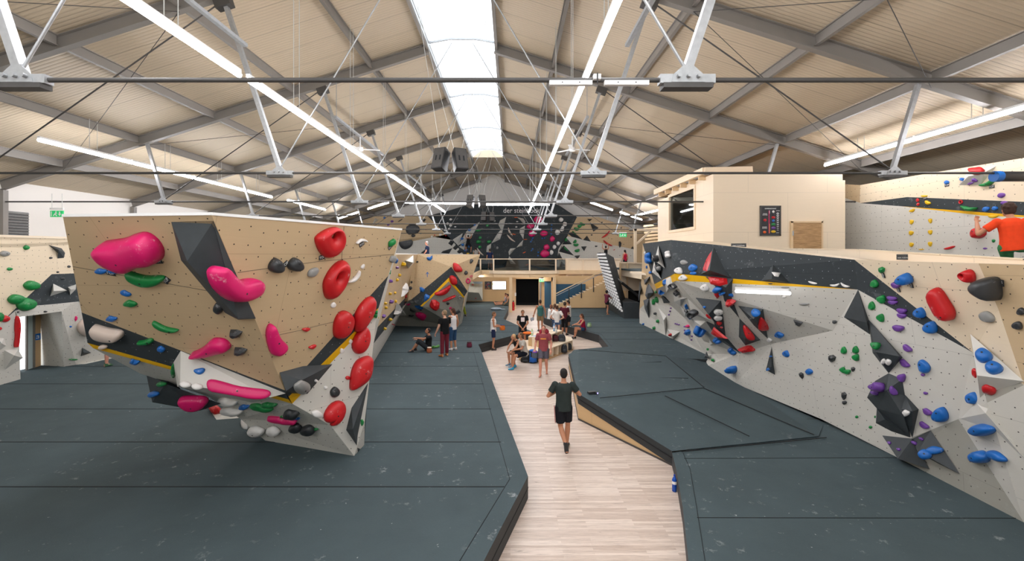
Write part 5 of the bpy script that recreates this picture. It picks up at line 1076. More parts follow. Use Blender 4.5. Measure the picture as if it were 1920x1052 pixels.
for k, (pts, ap, t) in enumerate((([(290, 450), (330, 475), (300, 520), (258, 488)], (295, 485), 'upper left of the black diamond volumes on the back wall'), ([(350, 505), (385, 535), (345, 570), (312, 545)], (348, 540), 'middle black diamond volume on the back wall'), ([(400, 550), (440, 590), (390, 612), (362, 590)], (400, 580), 'lower right black diamond volume with red hold'), ([(170, 605), (195, 580), (310, 545), (270, 612)], (230, 580), 'long black wedge volume above the middle boulder'))):
    volume(pts, [ap], .25, 'volblack', t, s5)
for x, y in ((580, 268), (515, 330), (428, 435), (434, 510), (470, 572), (512, 525)): hold('shards beside back wall climber', 'blue', 'blob', x, y, 34 if y != 572 else 48, 24, 20, crp=s5)
hold(z, 'yellow', 'blob', 495, 610, 36, 18, 0, crp=s5)
z = 'left back wall'
for x, y, w_, h_, t in ((1232, 325, 200, 180, 'upper huge flat black disc on the left back wall'), (1130, 525, 196, 192, 'lower huge flat black disc on the left back wall')): hold(z, 'black', 'disc', x, y, w_, h_, 0, crp=s7, ht=.12, label=t)
hold(z, 'black', 'blob', 1240, 415, 60, 50, 0, crp=s7); hold(z, 'black', 'blob', 1165, 290, 60, 50, 0, crp=s7); hold(z, 'black', 'lip', 1045, 185, 84, 22, 30, crp=s7)
for x, y, w_, h_ in ((922, 202, 56, 44), (865, 252, 46, 40)): hold(z, 'purple', 'facet', x, y, w_, h_, 0, crp=s7)
for x, y, w_, h_ in ((808, 148, 34, 34), (815, 297, 74, 30), (924, 302, 36, 30)): hold(z, 'blue', 'blob', x, y, w_, h_, 0, crp=s7)
for x, y, w_, h_ in ((1645, 402, 40, 38), (1518, 428, 32, 26)): hold(z, 'white', 'blob', x, y, w_, h_, 0, crp=s7)
for x, y in ((1372, 260), (1350, 382)): hold(z, 'grey', 'blob', x, y, 34, 20, 0, crp=s7)
for x, y in ((1470, 238), (1432, 323), (1560, 407), (1728, 415)): hold(z, 'red', 'blob', x, y, 20, 18, 0, crp=s7)
volume([(665, 150), (725, 175), (620, 260)], [(680, 180)], .3, 'volgrey', 'white dart volume high on the left back wall', s7); volume([(360, 265), (385, 225), (450, 268)], [(385, 250)], .3, 'volgrey', 'small white volume just above the big boulder edge', s7); volume([(1348, 680), (1425, 615), (1425, 685)], [(1395, 665)], .25, 'volblack', 'black triangle volume behind the man on the deck', s7); volume([(1350, 160), (1435, 165), (1400, 215)], [(1390, 180)], .2, 'volblack', 'small black triangle volume by a rod bracket on the left back wall', s7)
z = 'right back wall'
for x, y, w_, h_, r in ((390, 302, 80, 44, -25), (350, 330, 60, 56, 10), (308, 370, 78, 56, -10), (285, 548, 60, 50, 50), (300, 595, 76, 50, 0), (316, 675, 76, 52, 15)): hold(z, 'green', 'bean', x, y, w_, h_, r, crp=s6, k=1.3)
for pts, ap, t in (([(180, 430), (265, 410), (395, 522), (240, 480)], (280, 440), 'black shard volume with green edge at top of right back wall'), ([(455, 465), (510, 550), (400, 525)], (455, 515), 'black pyramid volume at the wood edge'), ([(495, 275), (620, 355), (545, 410)], (550, 350), 'dark dart volume on the plywood of the right back wall'), ([(460, 228), (530, 230), (490, 265)], (492, 240), 'small black volume with red hold at the top'), ([(160, 490), (245, 585), (105, 590)], (170, 545), 'black pyramid volume beside the pink holds'), ([(60, 690), (130, 600), (275, 748)], (130, 660), 'long black shard volume with green edge'),
        ([(372, 618), (452, 615), (415, 685)], (413, 640), 'inverted black triangle volume on the grey'), ([(275, 748), (358, 742), (320, 800)], (320, 765), 'lowest inverted black triangle volume'), ([(60, 700), (120, 810), (30, 800)], (60, 760), 'black pyramid volume above the glass railing'), ([(100, 610), (110, 600), (60, 690)], (95, 640), 'thin grey sliver volume'), ([(1100, 610), (1120, 655), (1072, 650)], (1098, 635), 'small black pyramid volume near the wooden post')):
    volume(pts, [ap], .3, 'volblack', t, s6)
volume([(95, 822), (150, 885), (60, 925)], [(100, 870)], .3, 'voldark', 'grey pyramid volume seen through the balcony glass', s6)
hold(z, 'green', 'facet', 160, 525, 46, 60, 0, crp=s6); hold(z, 'green', 'lip', 270, 425, 80, 30, -45, crp=s6); hold(z, 'green', 'lip', 155, 655, 80, 26, -45, crp=s6)
hold(z, 'red', 'banana', 722, 450, 150, 46, 42, crp=s6, ht=.2); hold(z, 'red', 'banana', 745, 575, 150, 46, -32, crp=s6, ht=.2); hold(z, 'red', 'lip', 638, 378, 26, 14, 20, crp=s6); hold(z, 'red', 'lip', 838, 665, 26, 16, 40, crp=s6)
for x, y, w_, h_ in ((667, 278, 30, 22), (938, 355, 26, 26), (860, 382, 40, 12), (523, 455, 32, 22), (1078, 485, 26, 26), (585, 615, 46, 26), (920, 588, 44, 104), (885, 460, 14, 12), (805, 510, 14, 12), (972, 588, 14, 14), (918, 745, 14, 14), (1072, 747, 14, 12), (808, 303, 18, 16), (760, 498, 12, 12)): hold(z, 'black', 'facet', x, y, w_, h_, 0, crp=s6)
# ================= plywood cabin on the deck
e = empty('plywood_cabin', V(1337, 480, 14.3), 'pale plywood cabin with window and oak door on the right deck', 'cabin')
xl, xr, yf, yb_ = 6.4, 10.48, 14.3, 19.6; zt = 6.84
mb = MB(); mb.span((xl, yf, 3.4), (xr, yf+.08, zt), 'ply'); mb.build('front_panel', e)
a0, a1 = 15.75, 18.2; z0, z1 = 5.27, 6.6
mb = MB()
mb.span((xl, yf+.08, 3.4), (xl+.08, a0, zt), 'ply'); mb.span((xl, a1, 3.4), (xl+.08, yb_, zt-.2), 'ply'); mb.span((xl, a0, 3.4), (xl+.08, a1, z0), 'ply'); mb.span((xl, a0, z1), (xl+.08, a1, zt), 'ply'); mb.build('side_panel', e)
mb = MB(); mb.span((xl, yb_, 3.4), (xr, yb_+.08, zt-.2), 'ply'); mb.span((xr, yf, 3.4), (xr+.08, yb_, zt-.2), 'ply'); mb.build('rear_panel', e)
mb = MB(); mb.span((xl+.02, yf+.02, zt-.06), (xr, yb_, zt-.02), 'beam'); mb.build('ceiling_board', e)
wn = MB()
for p, q in (((xl-.04, a0-.1, z0-.1), (xl+.12, a1+.1, z0)), ((xl-.04, a0-.1, z1), (xl+.12, a1+.1, z1+.1)), ((xl-.04, a0-.1, z0), (xl+.12, a0, z1)), ((xl-.04, a1, z0), (xl+.12, a1+.1, z1))): wn.span(p, q, 'beampale')
wf = wn.build('window_frame', e); mb = MB(); mb.span((xl+.03, a0, z0), (xl+.05, a1, z1), 'glass'); mb.build('glass', wf)
mb = MB(); mb.bar((xl-.25, yf+.1, zt+.12), (xl-.25, 19.3, zt+.12), .1, .2, 'beampale'); mb.bar((xl-.25, yf+.1, zt+.12), (xl+1.4, yf+.35, zt+.2), .1, .2, 'beampale'); mb.build('roof_edge_beam', e)
for k in range(6):
    y = 14.9+k*.8; mb = MB(); mb.bar((xl-.22, y, zt-.02), (xl+1.2, y, zt-.02), .08, .16, 'beam'); mb.build('roof_joist', e)
dx0, dx1 = (1481-957)/850*yf, (1541-957)/850*yf; dz = CH+65/850*yf
mb = MB(); mb.span((dx0+.07, yf-.05, 3.4), (dx1-.05, yf-.01, dz-.04), 'oak'); dm = mb.build('door', e)
mb = MB()
for p, q in (((dx0, yf-.06, 3.4), (dx0+.07, yf, dz)), ((dx1-.05, yf-.06, 3.4), (dx1, yf, dz)), ((dx0, yf-.06, dz-.05), (dx1, yf, dz))): mb.span(p, q, 'beam')
mb.build('door_frame', e)
mb = MB(); mb.tube((dx0+.06, yf-.07, CH+47/850*yf), (dx0+.06, yf-.07, CH+38/850*yf), .02, 'galv'); mb.build('hinge', dm)
# grade poster
def poster(c, w_, h_, label, full=True):
    e = empty('grade_poster', c, label, 'poster'); y = c.y
    mb = MB()
    for p, q in (((-.5, -.5), (.5, -.46)), ((-.5, .46), (.5, .5)), ((-.5, -.5), (-.44, .5)), ((.44, -.5), (.5, .5))): mb.span((c.x+p[0]*w_, y-.03, c.z+p[1]*h_), (c.x+q[0]*w_, y, c.z+q[1]*h_), 'steeldark')
    mb.build('frame', e); mb = MB(); mb.span((c.x-.46*w_, y-.015, c.z-.47*h_), (c.x+.46*w_, y, c.z+.47*h_), plain('poster_sheet', '2d2d31', .6, var=0)); mb.build('sheet', e)
    X = lambda t: c.x+(t-.5)*w_
    Zp = lambda t: c.z+(.5-t)*h_
    for k, (cn, yy, ww) in enumerate((('white', .2, .12), ('black', .29, .11), ('red', .39, .19), ('blue', .5, .13), ('green', .62, .22), ('purple', .74, .22), ('yellow', .86, .24))):
        mb = MB(); mb.ell((X(.64), y-.018, Zp(yy)), (ww*w_/2, .012, .042*h_), 'h_'+cn, n=10, k=6); mb.build('printed_hold', e)
    for xx, yy, cn in ((.24, .48, 'red'), (.22, .88, 'orange')): mb = MB(); mb.ell((X(xx), y-.018, Zp(yy)), (.08*w_, .012, .045*h_), 'h_'+cn, n=10, k=6); mb.build('printed_hold', e)
    mb = MB(); mb.span((X(.42), y-.018, Zp(.92)), (X(.45), y-.014, Zp(.16)), 'h_pink'); mb.span((X(.455), y-.018, Zp(.92)), (X(.47), y-.014, Zp(.6)), 'h_yellow'); mb.span((X(.455), y-.018, Zp(.26)), (X(.47), y-.014, Zp(.16)), 'white'); mb.build('printed_line', e)
    if full:
        textobj('SCHWIERIGKEITSGRADE', (X(.5), y-.017, Zp(.1)), .07*h_*.72, 'white', e, sx=.68); textobj('SCHWER', (X(.86), y-.017, Zp(.17)), .03*h_, 'white', e); textobj('LEICHT', (X(.84), y-.017, Zp(.9)), .03*h_, 'white', e)
        textobj('KINDER\nROUTEN', (X(.24), y-.017, Zp(.29)), .04*h_, 'white', e); textobj('SONDER\nROUTEN', (X(.22), y-.017, Zp(.73)), .04*h_, 'white', e)
        for k in range(10):
            mb = MB(); z_ = Zp(.24+k*.062); s_ = .055*w_*(1-k*.03); mb.bar((X(.85)-s_, y-.017, z_-s_*.7), (X(.85), y-.017, z_), .004, .03*w_*(1.3-k*.1), 'white', Vector((0, 0, 1))); mb.bar((X(.85)+s_, y-.017, z_-s_*.7), (X(.85), y-.017, z_), .004, .03*w_*(1.3-k*.1), 'white', Vector((0, 0, 1))); mb.build('printed_chevron', e)
poster(V(1444, 414, yf-.01), .66, .95, 'black framed grade chart with coloured holds on the plywood cabin')
# ================= mezzanine, balcony, entrance
ZD = 3.15
mb = MB(); mb.span((-16.9, 26.6, 2.85), (-2.2, YE, ZD), 'beam'); mb.span((-2.2, 35.0, 2.85), (7.6, YE, ZD), 'beam'); mb.span((-16.9, 26.6, ZD), (-2.4, 40.5, 3.38), 'mat'); mb.span((-3, 36.4, ZD), (7.6, 40.6, 3.3), 'mat'); solid(mb); st(mb.build('floor_mezzanine'))
e = empty('balcony_railing', V(975, 516, 34.6), 'wooden balcony railing with glass panes before the black wall', 'railing')
bx = [V(885, 510, 36.2), V(925.5, 514, 34.8), V(993, 515, 34.5), V(1042, 511, 34.8), V(1061, 509, 35.6)]
px_ = [(885, 36.2), (901, 35.6), (925.5, 34.8), (993, 34.5), (1042, 34.8), (1061, 35.6)]
tops = [V(p, 486, y) for p, y in px_]; bots = [V(p, 515, y) for p, y in px_]
for p, q in zip(tops[:-1], tops[1:]):
    mb = MB(); mb.bar(Vector((p.x, p.y, 4.02)), Vector((q.x, q.y, 4.02)), .1, .06, 'beampale'); mb.build('handrail', e)
    mb = MB(); mb.bar(Vector((p.x, p.y, 3.0)), Vector((q.x, q.y, 3.0)), .1, .24, 'beampale'); mb.bar(Vector((p.x, p.y+.12, 2.74)), Vector((q.x, q.y+.12, 2.74)), .16, .26, 'beam'); mb.build('fascia_beam', e)
    mb = MB(); a = Vector((p.x, p.y, 3.14)); b = Vector((q.x, q.y, 3.14)); mb.prism([a, b, b+Vector((0, 0, .83)), a+Vector((0, 0, .83))], (0, .012, 0), 'glass'); mb.build('glass_pane', e)
for p in tops[1:]: mb = MB(); mb.bar(Vector((p.x, p.y-.03, 2.9)), Vector((p.x, p.y-.03, 4.0)), .11, .11, 'beampale', Vector((0, 1, 0))); mb.build('post', e)
# wooden parapet right of the balcony
e = empty('wooden_parapet', V(1100, 505, 34.9), 'pale plywood parapet of the deck right of the balcony glass', 'parapet')
yp = 35.2
mb = MB(); mb.span(tuple(V(1061, 516, yp)), tuple(V(1163, 487, yp+.06)), 'ply'); mb.build('panel', e)
mb = MB(); mb.bar(V(1060, 485.5, yp-.05), V(1165, 485.5, yp-.05), .14, .06, 'beampale'); mb.build('top_rail', e)
for x in (1063, 1093): mb = MB(); mb.bar(V(x, 527 if x == 1063 else 522, yp-.05), V(x, 487, yp-.05), .14, .1, 'beampale', Vector((0, 1, 0))); mb.build('post', e)
mb = MB(); mb.span(tuple(V(1043, 531, yp-.02)), tuple(V(1180, 516.5, yp+.1)), 'beam'); mb.build('edge_beam', e)
# posts carrying the balcony
for px, t in ((957.5, 'left round-edged wooden post under the balcony'), (1039.5, 'right wooden post under the balcony by the stairs')):
    b = V(px, 585 if px < 1000 else 577, 34.3); mb = MB(); mb.bar(Vector((b.x, b.y, 0)), Vector((b.x, b.y, 2.62)), .22, .22, 'beam', Vector((0, 1, 0))); tag(mb.build('wooden_post'), t, 'post', 'posts under the balcony')
# round lamps under the balcony; second one added unseen to brighten the far end
for k, (px, py, Y) in enumerate(((902, 519.5, 35.6), (1003, 519, 36.4))):
    c = V(px, py, Y); c.z = 2.72; mb = MB(); mb.tube(c, c+Vector((0, 0, .1)), .22, 'white', n=18); o = mb.build('ceiling_lamp', org=c); tag(o, ['round white ceiling lamp under the left end of the balcony', 'added unseen ceiling lamp under the balcony before the dark entrance'][k], 'lamp')
    mb = MB(); mb.tube(c-Vector((0, 0, .01)), c, .19, 'tube', n=18); mb.build('diffuser', o)
    ld = bpy.data.lights.new('lamp_light', 'POINT'); ld.energy = 90; ld.shadow_soft_size = .2; lo_ = bpy.data.objects.new('lamp_light', ld); C.objects.link(lo_); lo_.parent = o; lo_.location = (0, 0, -.25)
# rooms under the balcony
YW = 38.5
def wallq(x0, y0, x1, y1, Y, m, name, label=None, cat='wall', d=.1, kind=None):
    mb = MB(); a = V(x0, y0, Y); b = V(x1, y1, Y); mb.span(tuple(a), (b.x, Y+d, b.z), m); o = mb.build(name); solid(mb)
    if kind: st(o)
    else: tag(o, label, cat)
    return o
mb = MB(); mb.span((-17, YW, 0), (V(965, 0, YW).x, YW+.1, 2.85), 'ply2'); mb.span((V(1010, 0, YW).x, YW, 0), (V(1045, 0, YW).x, YW+.1, 2.85), 'ply2'); mb.span((V(965, 0, YW).x, YW, 2.3), (V(1022, 0, YW).x, YW+.1, 2.85), 'ply2'); solid(mb); st(mb.build('wall_under_balcony'))
mb = MB(); ex0, ex1 = V(965, 0, YW).x, V(1012, 0, YW).x
mb.span((ex0-.3, YW+3.2, 0), (ex1+.3, YW+3.3, 2.9), 'dark'); mb.span((ex0-.3, YW+.1, 0), (ex0-.2, YW+3.3, 2.9), 'dark'); mb.span((ex1+.2, YW+.1, 0), (ex1+.3, YW+3.3, 2.9), 'dark'); mb.span((ex0-.3, YW+.1, 2.7), (ex1+.3, YW+3.3, 2.85), 'dark'); mb.span((ex0-.3, YW+.6, 0.002), (ex1+.3, YW+3.3, .02), 'dark'); st(mb.build('wall_entrance'))  # near-black walls and floor sheet paint the darkness of the entrance room
mb = MB(); mb.box((V(961.5, 0, 36).x, 36.3, 1.3), (.5, .2, 2.6), 'beam'); mb.box((V(1013, 0, YW).x, YW-.06, 1.2), (.16, .14, 2.4), 'steel'); st(mb.build('door_2'))
mb = MB(); mb.span((V(1021, 0, 37).x, 37, 0), (V(1034, 0, 37).x, 37.08, 2.2), 'blue'); st(mb.build('door_3'))
mb = MB(); mb.span((V(1034, 0, 36.8).x, 36.8, 0), (V(1038, 0, 36.8).x, 37.0, 2.7), 'ply2'); mb.span((V(1020, 0, 36.8).x, 36.8, 2.2), (V(1038, 0, 36.8).x, 37.0, 2.85), 'ply2'); st(mb.build('trim_1'))
exit_sign(1015.6, 526.3, 37.5, .42, 'lit exit sign over the dark entrance under the balcony', .05)
exit_sign(1168, 441, 38.5, .62, 'white and green exit sign in front of the right back wall', .6)
c = V(936, 535, YW-.08); e = empty('screen', c, 'bright wall screen under the balcony', 'screen')
mb = MB(); mb.box(c, (1.2, .05, .74), 'blackp'); mb.build('bezel', e)
t_ = NT('screen_picture'); f_n = t_.noise(t_.coord('Object', (1, 1, 1)), 5, 3); col = t_.mix(t_.ramp(f_n, .55, .7), (.95, .93, .9, 1), (.45, .5, .2, 1)); t_.l(col, t_.b.inputs['Base Color']); t_.l(col, t_.b.inputs['Emission Color']); t_.b.inputs['Emission Strength'].default_value = 1.3
mb = MB(); mb.box(c+Vector((0, -.03, 0)), (1.14, .01, .68), t_.m); mb.build('display', e)
poster(V(915, 535, YW-.02), .56, .66, 'small black framed grade chart beside the screen under the balcony', full=False)
c = V(962.5, 573, 34.4); c.z = .45; e = empty('fire_extinguisher', Vector((c.x, c.y, 0)), 'red fire extinguisher beside the left wooden post', 'fire extinguisher')
mb = MB(); mb.tube((c.x, c.y, .12), (c.x, c.y, .72), .09, 'h_red', n=14); mb.ell((c.x, c.y, .72), (.09, .09, .06), 'h_red'); mb.build('cylinder', e); mb = MB(); mb.box((c.x, c.y, .82), (.1, .05, .08), 'blackp'); mb.tube((c.x+.05, c.y, .8), (c.x+.12, c.y, .4), .012, 'blackp'); mb.build('valve', e)
mb = MB(); cc = V(966.5, 552, 36); mb.box(cc, (.12, .04, .26), 'white'); tag(mb.build('notice'), 'small white notice beside the dark entrance', 'notice')
# grey volume wall under the balcony
wt = [('mgrey', [V(868, 528, 37.2), V(905, 528, 37.6), V(905, 564, 37.2), V(868, 564, 36.4)]), ('mgrey', [V(868, 547, 35.6), V(898, 549, 35.8), V(905, 564, 36.3), V(868, 564, 36.2)]), ('volblack', [V(886, 528, 36.6), V(905, 528, 36.6), V(901, 532.5, 36.6), V(890, 532, 36.6)])]
wall('climbing_wall', wt, 'small grey climbing wall under the balcony with red holds')
e1 = crop(860, 480, 8.765)
for x, y, w_, h_, r in ((232, 478, 36, 40, 0), (193, 546, 54, 40, 30), (290, 568, 34, 54, 30), (280, 695, 26, 14, 0)): hold('small wall under balcony', 'red', 'bean', x, y, w_, h_, r, crp=e1)
# ================= stair and back plywood wall
e2 = crop(1020, 460, 6.573); YS = 34.0
mb = MB()
def q2(pts, m, Y=YS, off=0): mb.poly([V(*e2(x, y), Y) for x, y in pts], m, EYE)
q2([(140, 770), (1200, 770), (1200, 370), (140, 380)], 'ply2', 34.6); solid(mb); st(mb.build('wall_stair'))
mb = MB(); mb.span(tuple(V(*e2(150, 760), 34.4)), (V(*e2(512, 478), 34.4).x, 34.5, V(*e2(512, 478), 34.4).z), 'blue'); tag(mb.build('blue_panel'), 'petrol blue wall panel behind the lower stair flight', 'panel')
e = empty('staircase', V(*e2(150, 740), 33.8), 'wooden staircase with dark handrail rising right to the deck', 'staircase')
n = 15
for k in range(n):
    t = k/(n-1); x = 160+(745-160)*t; y = 735-(735-450)*t; p = V(*e2(x, y), 33.7); mb = MB(); mb.box(p+Vector((.1, .15, 0)), (.3, .9, .05), 'beampale'); mb.build('tread', e)
mb = MB(); A = [V(*e2(x, y), 33.25) for x, y in ((170, 735), (760, 450), (760, 770), (170, 770))]; mb.prism(A, (0, .06, 0), 'ply2'); mb.build('side_panel', e)
mb = MB(); mb.bar(V(*e2(150, 595), 33.2), V(*e2(705, 318), 33.2), .06, .06, 'beam'); mb.bar(V(*e2(150, 622), 33.2), V(*e2(715, 342), 33.2), .05, .05, 'galv'); mb.build('handrail', e)
for x, yt, yb2 in ((308, 525, 740), (460, 470, 650), (610, 400, 575)): mb = MB(); mb.tube(V(*e2(x, yt), 33.2), V(*e2(x, yb2), 33.2), .035, 'blackp'); mb.build('baluster', e)
# ================= training tower
e = empty('training_tower', V(1170, 597, z=MH), 'leaning black training tower with rows of white wedges', 'climbing tower')
ft, fr = V(*e2(655, 95), 29.0), V(*e2(755, 90), 28.2); fbl, fbr = V(*e2(815, 700), 31.2), V(*e2(985, 835), 28.2)
sb = [V(*e2(755, 90), 28.2), V(*e2(860, 150), 30.0), V(*e2(1030, 760), 30.6), V(*e2(985, 835), 28.2)]
mb = MB(); mb.poly([ft, fr, fbr, fbl], 'black', EYE); mb.poly(sb, 'black', EYE); mb.poly([ft, fr, sb[1], ft+Vector((.6, 2, .05))], 'black'); mb.poly([ft, fbl, sb[2]+Vector((0, 1, 0)), ft+Vector((.6, 2, .05))], 'black'); solid(mb); mb.build('tower_body', e)
pf = Pl(ft, fr, fbl); nf = pf.n
rows = 17
for k in range(rows):
    t0, t1 = (k+.15)/rows, (k+.75)/rows; mb = MB(); m_ = 7
    L0, R0 = ft.lerp(fbl, t0), fr.lerp(fbr, t0); L1, R1 = ft.lerp(fbl, t1), fr.lerp(fbr, t1)
    for j in range(m_):
        s0, s1 = (j+.08)/m_, (j+.92)/m_; q = [L0.lerp(R0, s0), L0.lerp(R0, s1), L1.lerp(R1, s1), L1.lerp(R1, s0)]; c = sum(q, Vector())/4+nf*.14
        q = [p+nf*.01 for p in q]
        for i in range(4): mb.add([q[i], q[(i+1) % 4], c], [(0, 1, 2)], 'white')
    mb.build('wedge_row', e)
mb = MB(); gb = [V(*e2(815, 800), z=MH), V(*e2(985, 903), z=MH), V(*e2(1175, 905), z=MH)]
hgt = 1.0
mb.prism([gb[0], gb[1], gb[2], gb[2]+Vector((0, 3, 0)), gb[0]+Vector((0, 1.5, 0))], (0, 0, hgt), 'volblack'); mb.build('base', e)
mb = MB(); mb.tube(V(*e2(880, 392), 29.5), V(*e2(1165, 622), 29.5), .05, 'galv', n=8); mb.tube(V(*e2(960, 462), 29.4), V(*e2(1165, 628), 29.4), .09, 'blackp', n=8); mb.build('stay_bar', e)
mb = MB(); mb.span(tuple(V(*e2(1068, 780), 28.3)), tuple(V(*e2(1138, 692), 28.6)), 'ply2'); tag(mb.build('plywood_box'), 'small plywood box beside the training tower base', 'box')
# platform with rail right of the tower
e = empty('wooden_platform', V(1185, 520, 30), 'pale plywood platform side with top rail behind the training tower', 'platform')
mb = MB(); mb.span(tuple(V(1162, 545, 31)), tuple(V(1212, 493, 31.08)), 'ply'); mb.span(tuple(V(1176, 585, 31.3)), tuple(V(1212, 540, 31.4)), 'dark'); mb.build('panel', e); solid(mb)  # lower dark sheet paints the shade under the platform
mb = MB(); mb.bar(V(1162, 492, 30.9), V(1212, 494, 30.9), .14, .08, 'beampale'); mb.build('top_rail', e)
for x in (1163, 1176): mb = MB(); mb.bar(V(x, 575, 30.9), V(x, 493, 30.9), .1, .1, 'beam', Vector((0, 1, 0))); mb.build('post', e)
# timber frame
e = empty('timber_portal', V(1191, 494, 30), 'pale timber post and beam portal left of the right wall top', 'portal')
mb = MB(); mb.bar(V(1191, 494, 30), V(1191, 429, 30), .16, .16, 'beampale', Vector((0, 1, 0))); mb.build('post', e)
mb = MB(); mb.bar(V(1188, 431, 30), V(1240, 431, 30), .16, .14, 'beampale'); mb.build('beam', e); mb = MB(); mb.bar(V(1193, 458, 30), V(1220, 433, 30), .1, .12, 'beampale'); mb.build('brace', e)
mb = MB(); mb.bar(V(1240, 470, 26), V(1240, 420, 26), .14, .14, 'beampale', Vector((0, 1, 0))); mb.bar(V(1236, 421, 26), V(1252, 421, 26), .1, .12, 'beampale'); mb.build('rear_post', e)
for k in range(7):
    mb = MB(); yy = 422+k*6.2; mb.bar(V(1208+k*.6, yy+2, 34), V(1238, yy-1, 30), .12, .14, 'beam'); tag(mb.build('timber_board'), '%s board from top of the stacked timber cladding behind the post frame' % ORD[k], 'board', 'stacked timber boards')
# ================= bench table
e = empty('bench_table', (1.3, 19.2, 0), 'stepped plywood bench with raised table in the middle of the walkway', 'bench')
B = [Vector((.35, 18.45, 0)), Vector((1.25, 18.1, 0)), Vector((2.82, 20.5, 0)), Vector((2.86, 21.2, 0)), Vector((2.5, 21.7, 0)), Vector((.45, 20.3, 0))]
mb = MB(); mb.prism([p+Vector((0, 0, .45)) for p in B][::-1], (0, 0, -.035), 'ply'); mb.build('seat_board', e)
mb = MB(); mb.prism([p+Vector((0, 0, .05)) for p in B][::-1], (0, 0, -.05), 'ply2'); mb.build('base_board', e)
mb = MB()
for a, b in ((5, 0), (0, 1)): mb.prism([B[a], B[b], B[b]+Vector((0, 0, .42)), B[a]+Vector((0, 0, .42))], (.02, .02, 0), 'ply2')
mb.build('front_panel', e)
d = (B[2]-B[1]); nn = Vector((-d.y, d.x, 0)).normalized()
for k in range(7):
    p = B[1]+d*(k/6*.98+.01); mb = MB(); mb.prism([p+Vector((0, 0, .05)), p+nn*.5+Vector((0, 0, .05)), p+nn*.5+Vector((0, 0, .42)), p+Vector((0, 0, .42))], d.normalized()*.025, 'ply'); mb.build('divider', e)
mb = MB(); mb.prism([B[1]+nn*.5, B[2]+nn*.5, B[2]+nn*.5+Vector((0, 0, .42)), B[1]+nn*.5+Vector((0, 0, .42))], nn*.02, 'ply2'); mb.build('back_panel', e)
T = [V(990.5, 631, z=.84), V(1014, 634, z=.84), V(1054, 619.5, z=.84), V(1040, 617, z=.84), V(1000, 624, z=.84)]
mb = MB(); mb.prism([p for p in T][::-1], (0, 0, -.035), 'woodlit' if 0 else 'ply'); mb.build('table_top', e)
lo = lambda p, z_: Vector((p.x, p.y, z_))
mb = MB()
for a, b in ((4, 0), (0, 1)): mb.prism([lo(T[a], .45), lo(T[b], .45), lo(T[b], .81), lo(T[a], .81)], (.02, .02, 0), 'ply2')
mb.build('table_side', e); d2 = T[2]-T[1]; n2 = Vector((-d2.y, d2.x, 0)).normalized()
for k in range(5):
    p = lo(T[1]+d2*(k/4*.98+.01), .45); mb = MB(); mb.prism([p, p+n2*.42, p+n2*.42+Vector((0, 0, .36)), p+Vector((0, 0, .36))], d2.normalized()*.025, 'ply'); mb.build('divider', e)
mb = MB(); mb.prism([lo(T[1], .45)+n2*.42, lo(T[2], .45)+n2*.42, lo(T[2], .81)+n2*.42, lo(T[1], .81)+n2*.42], n2*.02, 'ply2'); mb.build('back_panel', e)
# small things
def bottle(p, h, r, col, label, cap='white', clear=False):
    e = empty('bottle', p, label, 'bottle'); m = plain('bottle_'+col, col, .2, var=0); mb = MB()
    mb.loft([(p+Vector((0, 0, z_*h)), (r*k, 0, 0), (0, r*k, 0)) for z_, k in ((0, .85), (.02, 1), (.3, .97), (.36, .88), (.42, 1), (.68, 1), (.8, .7), (.88, .36), (.93, .34))], m, 14); mb.build('body', e)
    mb = MB(); mb.tube(p+Vector((0, 0, .93*h)), p+Vector((0, 0, h)), r*.42, plain('cap_'+cap, cap, .4, var=0) if len(cap) == 6 else cap, n=10); mb.build('cap', e)
    mb = MB(); mb.tube(p+Vector((0, 0, .45*h)), p+Vector((0, 0, .62*h)), r*1.02, 'white', n=14, cap=False); mb.build('label_band', e)
bottle(V(1264.5, 921, z=0), .3, .042, '1a4fb0', 'blue water bottle standing on the wood floor by the right mat', '123c96')
bottle(V(998, 631, z=.84)+Vector((0, .15, 0)), .3, .045, 'b9cf9a', 'clear green-labelled bottle at the left end of the table', '4f9e3c'); bottle(V(1039, 621, z=.84), .36, .05, '8fb4d8', 'tall pale blue bottle on the far end of the table'); bottle(V(1043, 624, z=.84), .26, .04, 'c9d4d2', 'clear bottle in front of the tall blue one'); bottle(V(1003, 660, z=.45)+Vector((0, .1, 0)), .3, .035, 'd8d2b0', 'empty clear bottle on the bench step'); bottle(V(1069, 625, z=0)+Vector((0, -.1, 0)), .4, .06, '5b6466', 'grey bottle on the floor against the mat edge')
def pack(p, w_, d_, h_, col, acc, label, cat='backpack', yaw=0, name='backpack'):
    e = empty(name, p, label, cat); rt = Matrix.Rotation(yaw, 3, 'Z'); m = plain('cloth_'+col, col, .8, var=.2, vs=12); m2 = plain('cloth_'+acc, acc, .7, var=.15, vs=12)
    mb = MB(); mb.loft([(p+Vector((0, 0, z_*h_)), rt @ Vector((w_/2*k, 0, 0)), rt @ Vector((0, d_/2*k, 0))) for z_, k in ((0, .75), (.06, 1), (.4, 1.04), (.75, .95), (.92, .72), (1, .35))], m, 14); mb.build('body', e)
    mb = MB(); c = p+rt @ Vector((0, -d_*.5, h_*.3)); mb.ell(c, (w_*.34, d_*.2, h_*.24), m2); mb.build('front_pocket', e)
    for s_ in (-1, 1): mb = MB(); mb.bar(p+rt @ Vector((s_*w_*.3, -d_*.52, h_*.1)), p+rt @ Vector((s_*w_*.26, -d_*.45, h_*.85)), .035, .012, m2, Vector((0, 1, 0))); mb.build('strap', e)
    mb = MB(); mb.ell(p+Vector((0, 0, h_*.95)), (w_*.36, d_*.4, h_*.12), m2); mb.build('lid', e)
